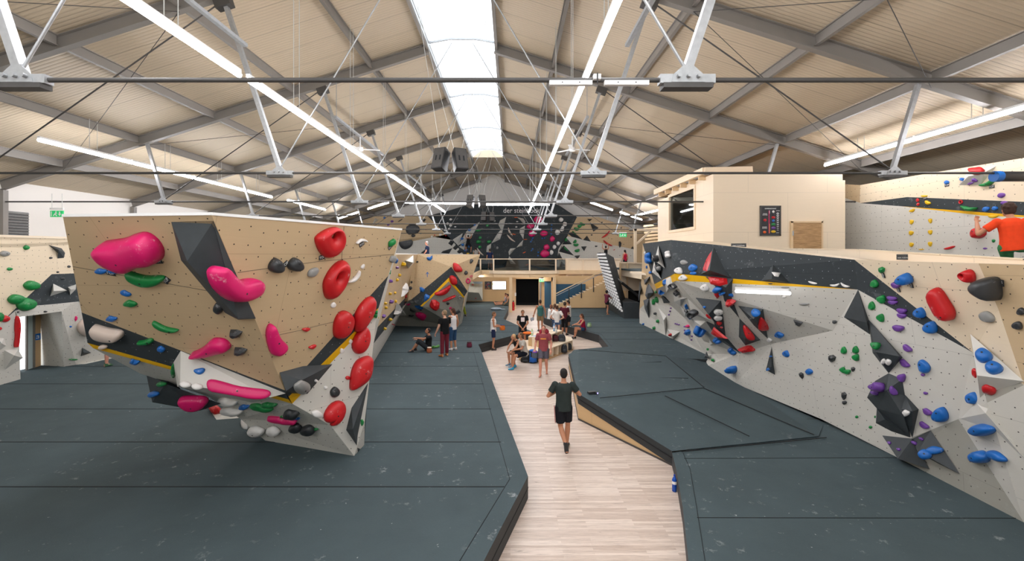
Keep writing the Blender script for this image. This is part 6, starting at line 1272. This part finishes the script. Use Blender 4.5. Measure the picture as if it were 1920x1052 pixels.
pack(V(999, 680, z=0), .42, .3, .5, '23272c', '1d63b8', 'blue and black backpack on the floor in front of the bench'); pack(V(986, 679, z=0), .42, .24, .22, '1c1d20', '2b2d31', 'flat black bag left of the blue backpack', 'bag', name='bag')
pack(V(1053, 640, z=.45), .34, .22, .3, '2b2e33', '3d4147', 'dark grey rucksack in the upper cubby of the bench'); pack(V(1041, 640, z=.45), .3, .2, .28, '5a1d2a', '3a141c', 'dark red rucksack in the table cubby'); pack(V(1058, 661, z=.05), .26, .3, .34, '22252a', '30343a', 'black backpack leaning in the lower cubby'); pack(V(1067, 656, z=.05), .24, .24, .28, '2a2c30', '1f2124', 'small black backpack in the last lower cubby')
pack(V(1020, 626, z=.84), .42, .26, .22, '9c1f33', '7a1526', 'red bag lying on the table behind the walking man', 'bag', name='bag')
mb = MB(); c = V(990.5, 629, z=.84)+Vector((0, .35, .05)); mb.ell(c, (.24, .18, .055), plain('cloth_e0701c', 'e0701c', .8)); tag(mb.build('orange_cloth'), 'crumpled orange cloth on the left end of the table', 'cloth')
for k, (x, y, w_) in enumerate(((1004, 630, .5), (1022, 628, .4))): mb = MB(); c = V(x, y, z=.846); mb.box(c, (w_, .24, .006), 'white', Matrix.Rotation(.4+k, 3, 'Z')); mb.box(c+Vector((0, 0, .006)), (w_*.4, .1, .004), 'h_blue', Matrix.Rotation(.4+k, 3, 'Z')); tag(mb.build('paper'), ['white paper sheet on the left half of the table', 'white paper sheet in the middle of the table'][k], 'paper')
def pouch(p, col, acc, label, s_=1):
    s_ *= .92
    e = empty('chalk_bag', p, label, 'chalk bag'); m = plain('cloth_'+col, col, .85, var=.25, vs=14); m2 = plain('cloth_'+acc, acc, .8, var=.2); r = .11*s_; h = .2*s_
    mb = MB(); mb.loft([(p+Vector((0, 0, z_*h)), (r*k, 0, 0), (0, r*k, 0)) for z_, k in ((0, .8), (.08, 1), (.55, 1.02), (.9, .8), (1, .86))], m, 14); mb.build('body', e)
    mb = MB(); mb.loft([(p+Vector((0, 0, h*.98)), (r*.9, 0, 0), (0, r*.9, 0)), (p+Vector((0, 0, h*1.1)), (r*.8, 0, 0), (0, r*.8, 0))], m2, 14); mb.build('rim', e); return e
pouch(V(805, 661, z=MH), 'b35f3a', 'e8d7c4', 'orange and cream chalk bag on the mat before the sitting man', 1.05); pouch(V(880, 651, z=MH), '6b1f38', '3c1622', 'dark maroon chalk bag alone on the mat', 1.1)
pouch(V(1105, 613, z=MH), 'b9d6a6', '6f9a6a', 'pale green chalk bag on the mat behind the seated woman', 1.1)
mb = MB(); c = V(930, 581, z=MH); mb.ell(c+Vector((0, 0, .08)), (.4, .25, .09), plain('cloth_a9b7c4', 'a9b7c4', .8)); mb.ell(c+Vector((.45, 0, .04)), (.25, .15, .03), plain('cloth_a9b7c4', 'a9b7c4', .8)); tag(mb.build('towel'), 'pale blue bundled towel lying on the mat behind the man in white tank top', 'towel')
mb = MB(); c = V(1110, 738, z=.68); mb.box(c+Vector((0, 0, .03)), (.22, .1, .05), 'blackp', Matrix.Rotation(.3, 3, 'Z')); mb.tube(c+Vector((.1, -.04, .03)), c+Vector((.13, -.07, .03)), .03, 'blackp'); e_ = mb.build('camera_device', org=c); tag(e_, 'small black camera lying on the raised mat deck', 'camera')
mb = MB(); mb.tube(c+Vector((.131, -.071, .03)), c+Vector((.135, -.075, .03)), .018, plain('lamp_violet', 'a99bff', .3, emit=4, var=0)); mb.build('light', e_)
def shoe_pair(p, col, label, g=0):
    for k in range(2):
        mb = MB(); q = p+Vector((k*.16, k*.07, .045)); rt = Matrix.Rotation(.9+k*1.1, 3, 'Z'); m = plain('shoe_'+col, col, .6, var=.2); mb.ell(q, (.05, .13, .045), m, rt); mb.ell(q+rt @ Vector((0, -.07, .03)), (.045, .06, .05), m, rt); tag(mb.build('climbing_shoe'), label % ('left' if k == 0 else 'right'), 'shoe')
shoe_pair(V(811, 653, z=MH), '5d9a4c', 'green-grey climbing shoe, %s of the pair lying behind the sitting man')
mb = MB(); c = V(1284, 860, z=NH)
# ================= people
BAKE = []
def fab(name, col, rough=.85): return plain('fabric_'+name+col, col, rough, var=.16, vs=10, spec=.2)
def add_remesh(o, vox, sm=3):
    r = o.modifiers.new('r', 'REMESH'); r.mode = 'VOXEL'; r.voxel_size = vox; r.use_smooth_shade = True
    s = o.modifiers.new('s', 'SMOOTH'); s.iterations = sm; s.factor = .5; BAKE.append(o)
SK = {'fair': 'd6a48a', 'tan': 'b98060', 'dark': '8a5a42', 'red': 'cf9079'}
def stand(**k):
    d = dict(pel=(0, 0, .95), nk=(0, .0, 1.47), hd=(0, .035, 1.645), look=(0, 1, 0))
    for s_, n in ((-1, 'L'), (1, 'R')):
        d['sh'+n] = (s_*.19, 0, 1.42); d['el'+n] = (s_*.26, -.03, 1.14); d['wr'+n] = (s_*.26, .07, .9); d['hip'+n] = (s_*.09, 0, .93); d['kn'+n] = (s_*.1, .02, .5); d['an'+n] = (s_*.12, -.03, .09); d['toe'+n] = (s_*.2, 1, 0)
    d.update(k); return d
def shift(d, **k): d = dict(d); d.update(k); return d
def person(base, th, P, label, skin='fair', hair='4a3424', style='short', top=('tee', '222222'), bottom=('shorts', '222222'), shoes='222222', s=1.0, wd=1.0, vox=.011, extra=None):
    a = math.radians(th); rt = Matrix.Rotation(-a, 3, 'Z'); base = Vector(base)
    G = lambda v: base+rt @ (Vector(v)*s)
    J = {k: (G(v) if k not in ('look', 'toeL', 'toeR') else (rt @ Vector(v)).normalized()) for k, v in P.items()}
    root = empty('person', base, label, 'person')
    sm = plain('skin_'+skin, SK[skin], .55, var=.05); 
    ax = (J['shR']-J['shL']).normalized(); hx = (J['hipR']-J['hipL']).normalized(); up = (J['nk']-J['pel']).normalized()
    def ring(t, rx, ry, pad=0):
        c = J['pel'].lerp(J['nk'], t); x = hx.lerp(ax, max(0, min(1, t))).normalized(); y = up.cross(x).normalized()
        return (c, x*(rx*wd*s+pad), y*(ry*s+pad))
    TR = [(-.16, .10, .09), (-.06, .165, .115), (.08, .165, .118), (.28, .145, .105), (.5, .145, .108), (.72, .17, .118), (.88, .165, .1), (.97, .1, .075), (1.04, .06, .058)]
    mb = MB(); mb.loft([ring(*t) for t in TR], sm)
    mb.tube(J['nk'].lerp(J['pel'], .05), J['hd'], .056*s, sm, .05*s, n=12)
    f = J['look']; r_ = f.cross(Vector((0, 0, 1))).normalized(); u_ = r_.cross(f); R3 = Matrix((r_, f, u_)).transposed(); H_ = lambda x, y, z_: J['hd']+R3 @ (Vector((x, y, z_))*s)
    mb.ell(H_(0, -.008, .03), (.076*s, .094*s, .098*s), sm, R3, 16, 10); mb.ell(H_(0, .02, -.045), (.058*s, .07*s, .066*s), sm, R3, 14, 8); mb.ell(H_(0, .045, -.085), (.03*s, .03*s, .026*s), sm, R3)
    mb.tube(H_(0, .086, .022), H_(0, .108, -.018), .009*s, sm, .016*s, n=8); mb.ell(H_(0, .104, -.02), (.016*s, .014*s, .011*s), sm, R3)
    for e in (-1, 1): mb.ell(H_(e*.078, -.005, 0), (.012*s, .02*s, .032*s), sm, R3); mb.ell(H_(e*.035, .07, .033), (.03*s, .016*s, .01*s), sm, R3)
    for n in 'LR':
        sh, el, wr = J['sh'+n], J['el'+n], J['wr'+n]; e = -1 if n == 'L' else 1
        mb.ell(sh, .062*s, sm); mb.tube(sh, el, .052*s, sm, .04*s, n=12); mb.ell(el, .042*s, sm); fo = el.lerp(wr, .3); mb.tube(el, fo, .041*s, sm, .043*s, n=12); mb.tube(fo, wr, .043*s, sm, .027*s, n=12); mb.ell(wr, .029*s, sm)
        d = (wr-el).normalized(); sd = d.cross(f if abs(d.dot(f)) < .8 else Vector((0, 0, 1))).normalized(); sd = sd if n == 'L' else -sd; pn = sd.cross(d).normalized()
        if pn.dot(J['pel']-wr) < 0: pn = -pn
        RR_ = Matrix((sd, pn, d)).transposed(); mb.ell(wr+d*.052*s, (.042*s, .019*s, .056*s), sm, RR_, 12, 8)
        for k, (o_, L_f) in enumerate(((-.032, .062), (-.011, .072), (.011, .07), (.031, .055))):
            p0 = wr+d*.088*s+sd*o_*s; p1 = p0+(d*.8+pn*.35).normalized()*L_f*.55*s; p2 = p1+(d*.45+pn*.8).normalized()*L_f*.5*s; mb.tube(p0-d*.02*s, p1, .0095*s, sm, .009*s, n=6); mb.ell(p1, .0092*s, sm, None, 6, 4); mb.tube(p1, p2, .009*s, sm, .0078*s, n=6); mb.ell(p2, .008*s, sm, None, 6, 4)
        t0 = wr+d*.03*s-sd*.032*s; t1 = t0+(d*.7-sd*.6+pn*.3).normalized()*.038*s; t2 = t1+(d*.9+pn*.4).normalized()*.03*s; mb.tube(t0, t1, .013*s, sm, .011*s, n=6); mb.ell(t1, .011*s, sm, None, 6, 4); mb.tube(t1, t2, .011*s, sm, .009*s, n=6)
        hp, kn, an = J['hip'+n], J['kn'+n], J['an'+n]; toe = J['toe'+n]
        mb.ell(hp, .088*s, sm); mb.tube(hp, kn, .088*s*(.94 if wd < 1 else 1), sm, .056*s, n=14); mb.ell(kn, .057*s, sm); cf = kn.lerp(an, .32); mb.tube(kn, cf, .053*s, sm, .06*s, n=12); mb.tube(cf, an, .06*s, sm, .036*s, n=12); mb.ell(an, .038*s, sm)
        dn_ = (an-kn).normalized(); dn_ = (dn_-toe*dn_.dot(toe)).normalized(); hl = an+dn_*.052*s-toe*.045*s; bl = an+dn_*.06*s+toe*.13*s
        mb.ell(hl, .034*s, sm); mb.tube(hl, bl, .034*s, sm, .026*s, n=10); mb.tube(an, bl, .036*s, sm, .028*s, n=10); mb.ell(bl+toe*.015*s, (.042*s, .042*s, .02*s), sm)
        if shoes != 'bare':
            m2 = plain('shoe_'+shoes, shoes, .6, var=.15); sb_ = MB(); x_ = toe.cross(dn_).normalized(); Rs = Matrix((x_, toe, -dn_)).transposed()
            sb_.loft([(hl-toe*.02*s-dn_*.0*s, x_*.034*s, -dn_*.036*s), (hl+toe*.03*s, x_*.044*s, -dn_*.05*s), (an+dn_*.045*s+toe*.05*s, x_*.046*s, -dn_*.042*s), (bl, x_*.05*s, -dn_*.032*s), (bl+toe*.055*s, x_*.034*s, -dn_*.02*s)], m2, 14); sb_.tube(an-dn_*.02*s, an+dn_*.05*s, .046*s, m2, .05*s, n=12)
            so = sb_.build('shoe', root); add_remesh(so, .009*s, 2)
    b = mb.build('body', root); add_remesh(b, vox, 2)
    # face
    for e in (-1, 1):
        q = MB(); q.ell(H_(e*.031, .082, .012), (.013*s, .007*s, .007*s), 'white', R3, 8, 6); q.ell(H_(e*.031, .088, .012), (.006*s, .004*s, .006*s), 'dark', R3, 8, 6); q.ell(H_(e*.032, .09, .036), (.02*s, .006*s, .004*s), plain('hair_'+hair, hair, .8), R3, 8, 6); q.build('eye', root)
    q = MB(); q.ell(H_(0, .086, -.052), (.024*s, .008*s, .007*s), plain('lips', 'a8564c', .5, var=0), R3, 10, 6); q.build('mouth', root)
    # hair
    hm = plain('hair_'+hair, hair, .8, var=.3, vs=30); q = MB()
    if style != 'bald':
        k = {'short': 1, 'curly': 1.16, 'long': 1.04, 'bun': 1.02, 'thin': .985}[style]
        q.ell(H_(0, -.022, .045), (.083*s*k, .092*s*k, .094*s*k), hm, R3, 16, 10); q.ell(H_(0, -.04, .0), (.078*s*k, .07*s*k, .085*s*k), hm, R3, 14, 8)
        if style == 'curly':
            for i in range(26):
                t = R.uniform(0, 6.28); ph = R.uniform(.1, 1.5); v_ = (math.cos(t)*math.sin(ph)*.09, -.03+math.sin(t)*math.sin(ph)*.09, .04+math.cos(ph)*.09)
                if v_[1] > .05 and v_[2] < .07: continue
                q.ell(H_(*v_), .026*s, hm, None, 6, 5)
        if style == 'long':
            q.tube(H_(0, -.095, .03), H_(0, -.12, -.06), .034*s, hm, .036*s, n=10); q.tube(H_(0, -.12, -.06), H_(0, -.1, -.24), .036*s, hm, .016*s, n=10); q.ell(H_(0, -.1, .035), .036*s, hm)
        if style == 'bun': q.ell(H_(0, -.1, .09), .045*s, hm)
        ho = q.build('hair', root); add_remesh(ho, .012*s, 1)
    # clothes
    if top:
        kind, col = top[0], top[1]; m = fab('top', col); q = MB(); pad = .017*s
        lowt = -.16 if kind != 'crop' else .3
        rg = [(lowt, .165, .122), (0, .168, .122), (.25, .155, .114), (.5, .155, .114), (.72, .175, .12), (.87, .17, .105)]
        if kind == 'tee': rg += [(.95, .12, .085), (1.0, .075, .07)]
        else: rg = rg[:-1]+[(.84, .135, .1), (.96, .1, .08)]
        q.loft([ring(*t, pad) for t in rg], m)
        for n in 'LR':
            sh, el = J['sh'+n], J['el'+n]
            if kind == 'tee': q.ell(sh, .078*s, m); q.tube(sh, sh.lerp(el, .62), .072*s, m, .07*s, n=14)
            else: q.tube(sh.lerp(J['nk'], .4)+up*.02*s, J['pel'].lerp(J['nk'], .78)+(sh-J['nk'])*.4, .04*s, m, .05*s, n=10)
        o = q.build('shirt', root); add_remesh(o, vox, 2)
        if len(top) > 2:
            col2, shp = top[2], top[3]; y_ = up.cross(ax); y_ = y_ if y_.dot(f) > 0 else -y_; q = MB(); c = J['pel'].lerp(J['nk'], .7)+y_*(.118*s+.028)
            q.box(c, (shp[0], .012, shp[1]), plain('print_'+col2, col2, .7, var=0), Matrix((ax, y_, up)).transposed()); q.build('chest_print', root)
    if bottom:
        kind, col = bottom[0], bottom[1]; m = fab('bottom', col); q = MB(); end = {'shorts': .78, 'short': .45, 'knee': 1.25, 'pants': 1.93}[kind]
        q.loft([ring(-.2, .1, .09, .02*s), ring(-.08, .17, .12, .014*s), ring(.12, .158, .114, .012*s)], m)
        for n in 'LR':
            hp, kn, an = J['hip'+n], J['kn'+n], J['an'+n]; lo_ = hp.lerp(kn, min(end, 1)); q.ell(hp, .105*s, m); r1_ = (.105 if kind in ('shorts', 'short') else .082)*s; q.tube(hp, lo_, .105*s, m, r1_*.95, n=14)
            if end > 1: q.ell(kn, .08*s, m); q.tube(kn, kn.lerp(an, end-1), .08*s, m, .068*s, n=14)
        o = q.build('trousers' if kind == 'pants' else 'shorts', root); add_remesh(o, vox, 2)
        if len(bottom) > 2:
            hp, kn = J['hipL'], J['knL']; q = MB()
            for off, c_ in ((-.012, 'a9adb2'), (.03, '8c2b2b')): q.bar(hp-hx*.118*s-f*(off+.03)*s+up*.06*s, hp.lerp(kn, .76)-hx*.112*s-f*(off+.03)*s, .03 if off < 0 else .012, .012, plain('stripe_'+c_, c_, .7, var=0), hx)
            q.build('side_stripe', root)
    if extra: extra(root, J, s)
    return root
WL = dict(anL=(-.1, -.3, .2), knL=(-.1, .0, .52), toeL=(0, .5, -1), anR=(.07, .12, .09), knR=(.09, .12, .52), hipL=(-.09, -.02, .93), hipR=(.09, .02, .93))
person(V(1057, 843, z=0), 6, stand(**dict(WL, anL=(.03, -.32, .26), knL=(-.07, .02, .5), toeL=(.1, .1, -1)), elL=(-.34, .0, 1.17), wrL=(-.12, .2, 1.24), elR=(.35, .02, 1.22), wrR=(.14, .24, 1.27), look=(.0, 1, -.05)),
       'man in dark green T-shirt walking away with elbows raised', 'tan', '1d1714', 'short', ('tee', '2e3634'), ('shorts', '1b1c22', 1), '2a2b2d', 1.0, vox=.008)
def bag_in_hand(col, acc, h='R', r=.13):
    def f(root, J, s): pouch(J['wr'+h]+Vector((0, 0, -.3)), col, acc, f.label, r/.11)
    return f
b_ = bag_in_hand('555b66', '7c3fb0', 'R', .12); b_.label = 'grey and purple bag carried by the walking man in red T-shirt'
person(V(1019, 703, z=0), 186, stand(elL=(-.28, .0, 1.14), wrL=(-.26, .14, .92), elR=(.28, -.04, 1.14), wrR=(.3, .1, .93), anL=(-.11, -.24, .13), knL=(-.1, .04, .5), toeL=(0, 1, -.4), anR=(.1, .26, .1), knR=(.1, .2, .52), look=(0, 1, -.12)),
       'barefoot man in heather red T-shirt walking towards the camera', 'red', '6b4a34', 'short', ('tee', '93494f', 'e89a3c', (.2, .04)), ('shorts', '5b5863'), 'bare', 1.0, vox=.009, extra=b_)
def front_pouch(col, acc, lab):
    def f(root, J, s): c = (J['wrL']+J['wrR'])/2; pouch(c+J['toeL']*.14+Vector((0, 0, -.18)), col, acc, lab, 1.2)
    return f
person(V(925, 656, z=0), 88, stand(elL=(-.24, .02, 1.14), wrL=(-.12, .28, 1.12), elR=(.24, .02, 1.14), wrR=(.12, .28, 1.1), look=(.1, 1, -.3), toeL=(0, 1, 0), toeR=(0, 1, 0)), 'young man in white tank top holding an orange chalk bag', 'tan', '6a4a30', 'short', ('tank', 'e9e7e6'), ('shorts', '1f2a4a'), '2a2422', .97, vox=.01,
       extra=front_pouch('cf6a1c', '3a4a6a', 'orange chalk bag held by the young man in white tank top'))
person(V(980, 650, z=0), 180, stand(elL=(-.25, .04, 1.14), wrL=(-.04, .18, .9), elR=(.25, .04, 1.14), wrR=(.04, .2, .9), look=(0, 1, -.6), hd=(0, .06, 1.63)), 'youth in black printed T-shirt standing behind the bench, hands clasped', 'tan', '7a5a40', 'short', ('tee', '161719', 'e6dcdc', (.17, .2)), ('shorts', '20242c'), '222222', .98, vox=.011)
def shoes_hand(root, J, s):
    for k in range(2): mb = MB(); mb.ell(J['wrL']+Vector((-.05-k*.09, -.03*k, -.22-.03*k)), (.06, .13, .05), plain('shoe_8c8f96', '8c8f96', .6), Matrix.Rotation(.8, 3, 'X')); tag(mb.build('climbing_shoe'), '%s grey climbing shoe dangling from the hand of the man in teal tank top' % ['inner', 'outer'][k], 'shoe')
person(V(1013, 621, z=0), -4, stand(elL=(-.3, -.02, 1.16), wrL=(-.36, .03, .92), elR=(.28, -.02, 1.15), wrR=(.3, .04, .9), anR=(.12, .12, .09), anL=(-.1, -.12, .1)), 'man in teal tank top and beige shorts seen from behind', 'tan', '3a2a20', 'short', ('tank', '3f6d69'), ('shorts', '8d7658'), '4a423c', 1.0, vox=.011, extra=shoes_hand)
def sit(h=.0, lean=0, **k):
    d = dict(pel=(0, 0, h+.11), nk=(0, .05+lean, h+.62), hd=(0, .1+lean, h+.79), look=(0, 1, -.1))
    for s_, n in ((-1, 'L'), (1, 'R')):
        d['sh'+n] = (s_*.19, .05+lean, h+.57); d['el'+n] = (s_*.25, .15+lean, h+.33); d['wr'+n] = (s_*.15, .36+lean, h+.3); d['hip'+n] = (s_*.1, .03, h+.1); d['kn'+n] = (s_*.14, .47, h+.16); d['an'+n] = (s_*.13, .5, h-.3); d['toe'+n] = (s_*.15, 1, 0)
    d.update(k); return d
p = V(1028, 600, z=MH)+Vector((.1, .2, 0)); person(p, 75, sit(0, 0, knL=(-.12, .4, .1), anL=(-.12, .55, -.3), knR=(.12, .4, .1), anR=(.12, .5, -.3), elL=(-.2, .25, .35), wrL=(-.05, .4, .25)), 'bald man in white T-shirt sitting on the mat edge', 'dark', '3a2a22', 'bald', ('tee', 'e4e2df'), ('shorts', '1f2430'), '222222', 1.0, vox=.012)
person(V(1044.5, 634, z=0), 12, stand(elL=(-.36, -.1, 1.14), wrL=(-.16, .0, 1.02), elR=(.36, -.1, 1.14), wrR=(.16, .0, 1.02)), 'woman in white T-shirt and denim shorts with hands on hips', 'fair', '4a2f22', 'bun', ('tee', 'e8e5e1'), ('short', '4a6488'), 'e0dcd8', .95, .9, vox=.012)
person(V(1040, 627, z=0), 40, stand(elL=(-.24, .05, 1.14), wrL=(-.12, .22, 1.05)), 'long-haired woman in white tank top, left of the woman with hands on hips', 'fair', '5a3c2a', 'long', ('tank', 'e9e7e4'), ('knee', '3a4f6a'), 'e8e8e8', .93, .88, vox=.013)
person(V(1058.5, 628, z=0), 30, stand(elR=(.22, .1, 1.15), wrR=(.1, .32, 1.1), elL=(-.26, .02, 1.14), wrL=(-.2, .2, .98), look=(-.3, 1, -.3)), 'man in maroon T-shirt and black shorts standing by the mat', 'tan', '33241c', 'short', ('tee', '541f2c'), ('knee', '1c1b1e'), '1c1c1e', 1.0, vox=.012)
person(V(1066.5, 623, z=0), -70, stand(elL=(-.22, .1, 1.15), wrL=(-.08, .32, 1.12), elR=(.22, .1, 1.15), wrR=(.1, .3, 1.12), look=(0, 1, -.4)), 'dark-haired person in white shirt facing the man in maroon', 'tan', '1f1815', 'short', ('tee', 'dedbd6'), ('shorts', '2a2c33'), '333333', 1.0, vox=.013)
p = V(1094, 620, z=MH); person(p, -100, sit(0, .02, knL=(-.12, .42, .12), anL=(-.12, .52, -.3), knR=(.1, .42, .14), anR=(.1, .46, -.3), elL=(-.22, .26, .36), wrL=(-.1, .5, .36), elR=(.22, .26, .36), wrR=(.1, .5, .33)), 'woman in crimson top with ponytail sitting on the mat edge', 'tan', '5a3624', 'long', ('tank', '8f1238'), ('short', '2a3f5a'), '1a1a1c', .95, .88, vox=.011)
p = V(969, 667, z=.45)+Vector((.1, .3, 0)); p.z = .45; person(p, -128, sit(0, .14, hd=(0, .32, .74), look=(.25, 1, 0), elL=(-.24, .36, .36), wrL=(-.14, .52, .2), elR=(.24, .36, .36), wrR=(.12, .54, .22), knL=(-.14, .46, .08), anL=(-.12, .5, -.36), knR=(.14, .46, .08), anR=(.13, .42, -.36)), 'blond person in black tank top sitting on the bench, leaning forward', 'tan', 'c9a877', 'short', ('tank', '17181b'), ('shorts', '4d5346'), '6a8fa8', .92, .9, vox=.01)
p = V(984, 668, z=.45)+Vector((0, .1, 0)); p.z = .45; person(p, -112, sit(0, .08, look=(.3, 1, 0), elL=(-.25, .22, .34), wrL=(-.1, .42, .28), elR=(.25, .22, .34), wrR=(.1, .42, .26), knL=(-.16, .48, .06), anL=(-.16, .58, -.36), knR=(.16, .46, .08), anR=(.14, .36, -.36)), 'young man in pale grey T-shirt sitting on the bench corner', 'tan', '6e543c', 'short', ('tee', 'bdb8ae'), ('shorts', '181b26'), '2a9ac4', .98, vox=.01)
p = V(803, 657, z=MH); person(p, -108, sit(0, -.08, pel=(0, 0, .11), elL=(-.2, .22, .52), wrL=(-.16, .5, .56), elR=(.26, .2, .36), wrR=(.22, .42, .42), knL=(-.15, .42, .4), anL=(-.14, .66, .08), knR=(.15, .36, .4), anR=(.16, .5, .08), look=(0, 1, .25)), 'dark-haired man in black T-shirt sitting on the mat, one arm stretched out', 'tan', '2e211a', 'short', ('tee', '1b1d20'), ('knee', '2c2f33'), '2b2d33', 1.0, vox=.01)
person(V(834, 668, z=MH), -38, stand(elL=(-.28, -.02, 1.16), wrL=(-.33, .1, .92), elR=(.24, .06, 1.14), wrR=(.1, .22, 1.0), look=(-.55, 1, 0), anL=(-.14, -.04, .09), anR=(.13, .06, .09)), 'man in black T-shirt and burgundy trousers standing on the mat', 'fair', '8a7256', 'short', ('tee', '121315'), ('pants', '6e2430'), 'a8622c', 1.0, vox=.01)
person(V(845, 659, z=MH)+Vector((.06, .3, 0)), -50, stand(elL=(-.24, .05, 1.14), wrL=(-.14, .26, 1.1), look=(-.4, 1, 0)), 'woman in white tank top and jeans behind the man in burgundy trousers', 'tan', '4a2a1c', 'long', ('tank', 'd9d6d6'), ('knee', '2c4a6b'), 'd8d8d8', .97, .88, vox=.011)
LS = dict(knL=(-.1, .46, .12), anL=(-.1, .88, .08), knR=(.1, .46, .12), anR=(.1, .9, .08), toeL=(0, .3, 1), toeR=(0, .3, 1))
person(V(951, 573, z=MH), -88, sit(0, -.12, **LS, elL=(-.22, 0, .32), wrL=(-.2, .2, .14), elR=(.22, 0, .32), wrR=(.15, .22, .2)), 'person in grey top sitting with outstretched legs by the left wooden post', 'tan', '3a261c', 'short', ('tank', '565d58'), ('shorts', '4f5a52'), 'bare', 1.0, vox=.013)
person(V(948, 570, z=MH), -88, sit(0, -.1, **LS), 'woman in pale blue top sitting behind the person in grey', 'tan', '4a2c20', 'long', ('tank', '6f9cc4'), ('short', '1c1c22'), 'bare', .95, .88, vox=.013)
CL = stand(elL=(-.3, .12, 1.6), wrL=(-.26, .26, 1.84), elR=(.3, .12, 1.6), wrR=(.26, .26, 1.84), shL=(-.19, .02, 1.46), shR=(.19, .02, 1.46), knL=(-.26, .22, .66), anL=(-.22, .1, .3), knR=(.26, .2, .6), anR=(.24, .1, .2), look=(0, 1, .3))
person(V(862, 600, 25.4), -50, shift(CL, elR=(.42, .1, 1.3), wrR=(.52, .3, 1.42), anR=(.42, -.04, .25), knR=(.4, .1, .66)), 'climber half hidden behind the right edge of the middle boulder, in black and yellow trousers', 'fair', '3a2a20', 'short', ('tee', '2b3036'), ('pants', '77801f'), '222222', 1.0, vox=.013)
person(V(1137.5, 590, z=MH), 62, stand(elL=(-.2, .24, 1.28), wrL=(-.14, .5, 1.3), elR=(.2, .22, 1.22), wrR=(.14, .46, 1.2), knL=(-.1, .2, .55), anL=(-.1, .12, .22), look=(0, 1, .1)), 'woman in mauve top gripping the training tower', 'tan', '1c1310', 'curly', ('tee', '6b2d40'), ('short', '16161a'), 'bare', .9, .9, vox=.012)
person(Vector(((801-957)/850*27.5, 27.5, 3.38)), -95, stand(elL=(-.24, .05, 1.14), wrL=(-.15, .2, .95)), 'grey-haired man in navy T-shirt on the deck above the middle boulder', 'red', 'a3a09c', 'short', ('tee', '1c2740'), ('shorts', '333333'), '333333', 1.0, vox=.012)
person(V(878, 470, 39.9)+Vector((0, 0, -.25)), 0, CL, 'climber in black with raised arms on the grey shard volumes of the back wall', 'tan', '181210', 'short', ('tank', '17181a'), ('shorts', '1c1c20'), 'bare', .92, .9, vox=.014)
person(Vector(((893-957)/850*38, 38, 3.38)), -20, stand(nk=(0, .2, 1.35), hd=(0, .28, 1.5), shL=(-.19, .2, 1.3), shR=(.19, .2, 1.3)), 'person in pale grey shirt before the back wall, only head and shoulders visible', 'tan', '2c201a', 'short', ('tee', '9c9892'), ('shorts', '333333'), '333333', .98, vox=.014)
person(V(918.5, 505.5, 36.0), -12, stand(), 'boy in navy T-shirt standing behind the balcony glass', 'tan', '2c1f18', 'short', ('tee', '1b2648'), ('shorts', '4b4d50'), 'd8d8d8', .93, .92, vox=.013)
person(Vector(((1136-957)/850*37.5, 37.5, 3.5)), 0, CL, 'climber in black tank top with arms raised behind the tower top', 'tan', '14100e', 'short', ('tank', '1a1a1c'), ('shorts', '1c1c20'), '222222', .9, .9, vox=.014)
person(Vector(((1172-957)/850*34, 34, 3.06)), -30, stand(), 'woman with long dark hair and crimson top on the deck behind the rail', 'tan', '1f1512', 'long', ('tank', '9c1330'), ('shorts', '1c1c22'), '222222', .93, .88, vox=.013)
pb = V(1896, 474, 9.45)
person(pb-Vector((0, 0, 1.08)), 18, stand(pel=(0.02, -.02, 1.05), nk=(0, .0, 1.55), hd=(0, .08, 1.7), shL=(-.2, .0, 1.48), shR=(.2, .0, 1.48), elL=(-.42, .08, 1.28), wrL=(-.3, .36, 1.52), elR=(.42, .0, 1.44), wrR=(.6, .3, 1.5), hipL=(-.08, 0, 1.02), hipR=(.12, 0, 1.04), knL=(.12, .3, .8), anL=(-.1, .3, .42), knR=(.5, .12, 1.02), anR=(.6, .25, .62), look=(0, 1, 0), toeL=(0, 1, 0), toeR=(.5, 1, 0)),
       'climber in bright orange T-shirt and green trousers at the right picture edge', 'tan', '3a2418', 'curly', ('tee', 'f04a22'), ('pants', '3f7a4c'), '222222', 1.16, 1.05, vox=.012)
person(V(196, 687, z=MH), 10, stand(anL=(-.06, .1, .09), knL=(-.08, .14, .5), elL=(-.3, .15, 1.55), wrL=(-.2, .3, 1.8), elR=(.3, .15, 1.55), wrR=(.2, .3, 1.8)), 'climber whose bare legs show below the left edge of the big boulder', 'red', '3a2a20', 'short', ('tee', '555555'), ('shorts', '333a44'), '2f5a3a', 1.0, vox=.012)
finish_labels()
FONTS = [o for o in bpy.data.objects if o.type == 'FONT']
bpy.context.view_layer.update(); dg = bpy.context.evaluated_depsgraph_get()
for o in BAKE:
    me = bpy.data.meshes.new_from_object(o.evaluated_get(dg)); mats = [m for m in o.data.materials][:1]
    o.modifiers.clear(); me.materials.clear()
    for m in mats: me.materials.append(m)
    me.polygons.foreach_set('material_index', [0]*len(me.polygons)); me.polygons.foreach_set('use_smooth', [True]*len(me.polygons)); o.data = me
for o in FONTS:
    me = bpy.data.meshes.new_from_object(o.evaluated_get(dg)); n = bpy.data.objects.new('lettering', me); C.objects.link(n)
    n.parent = o.parent; n.location = o.location; n.rotation_euler = o.rotation_euler; n.scale = o.scale; bpy.data.objects.remove(o)
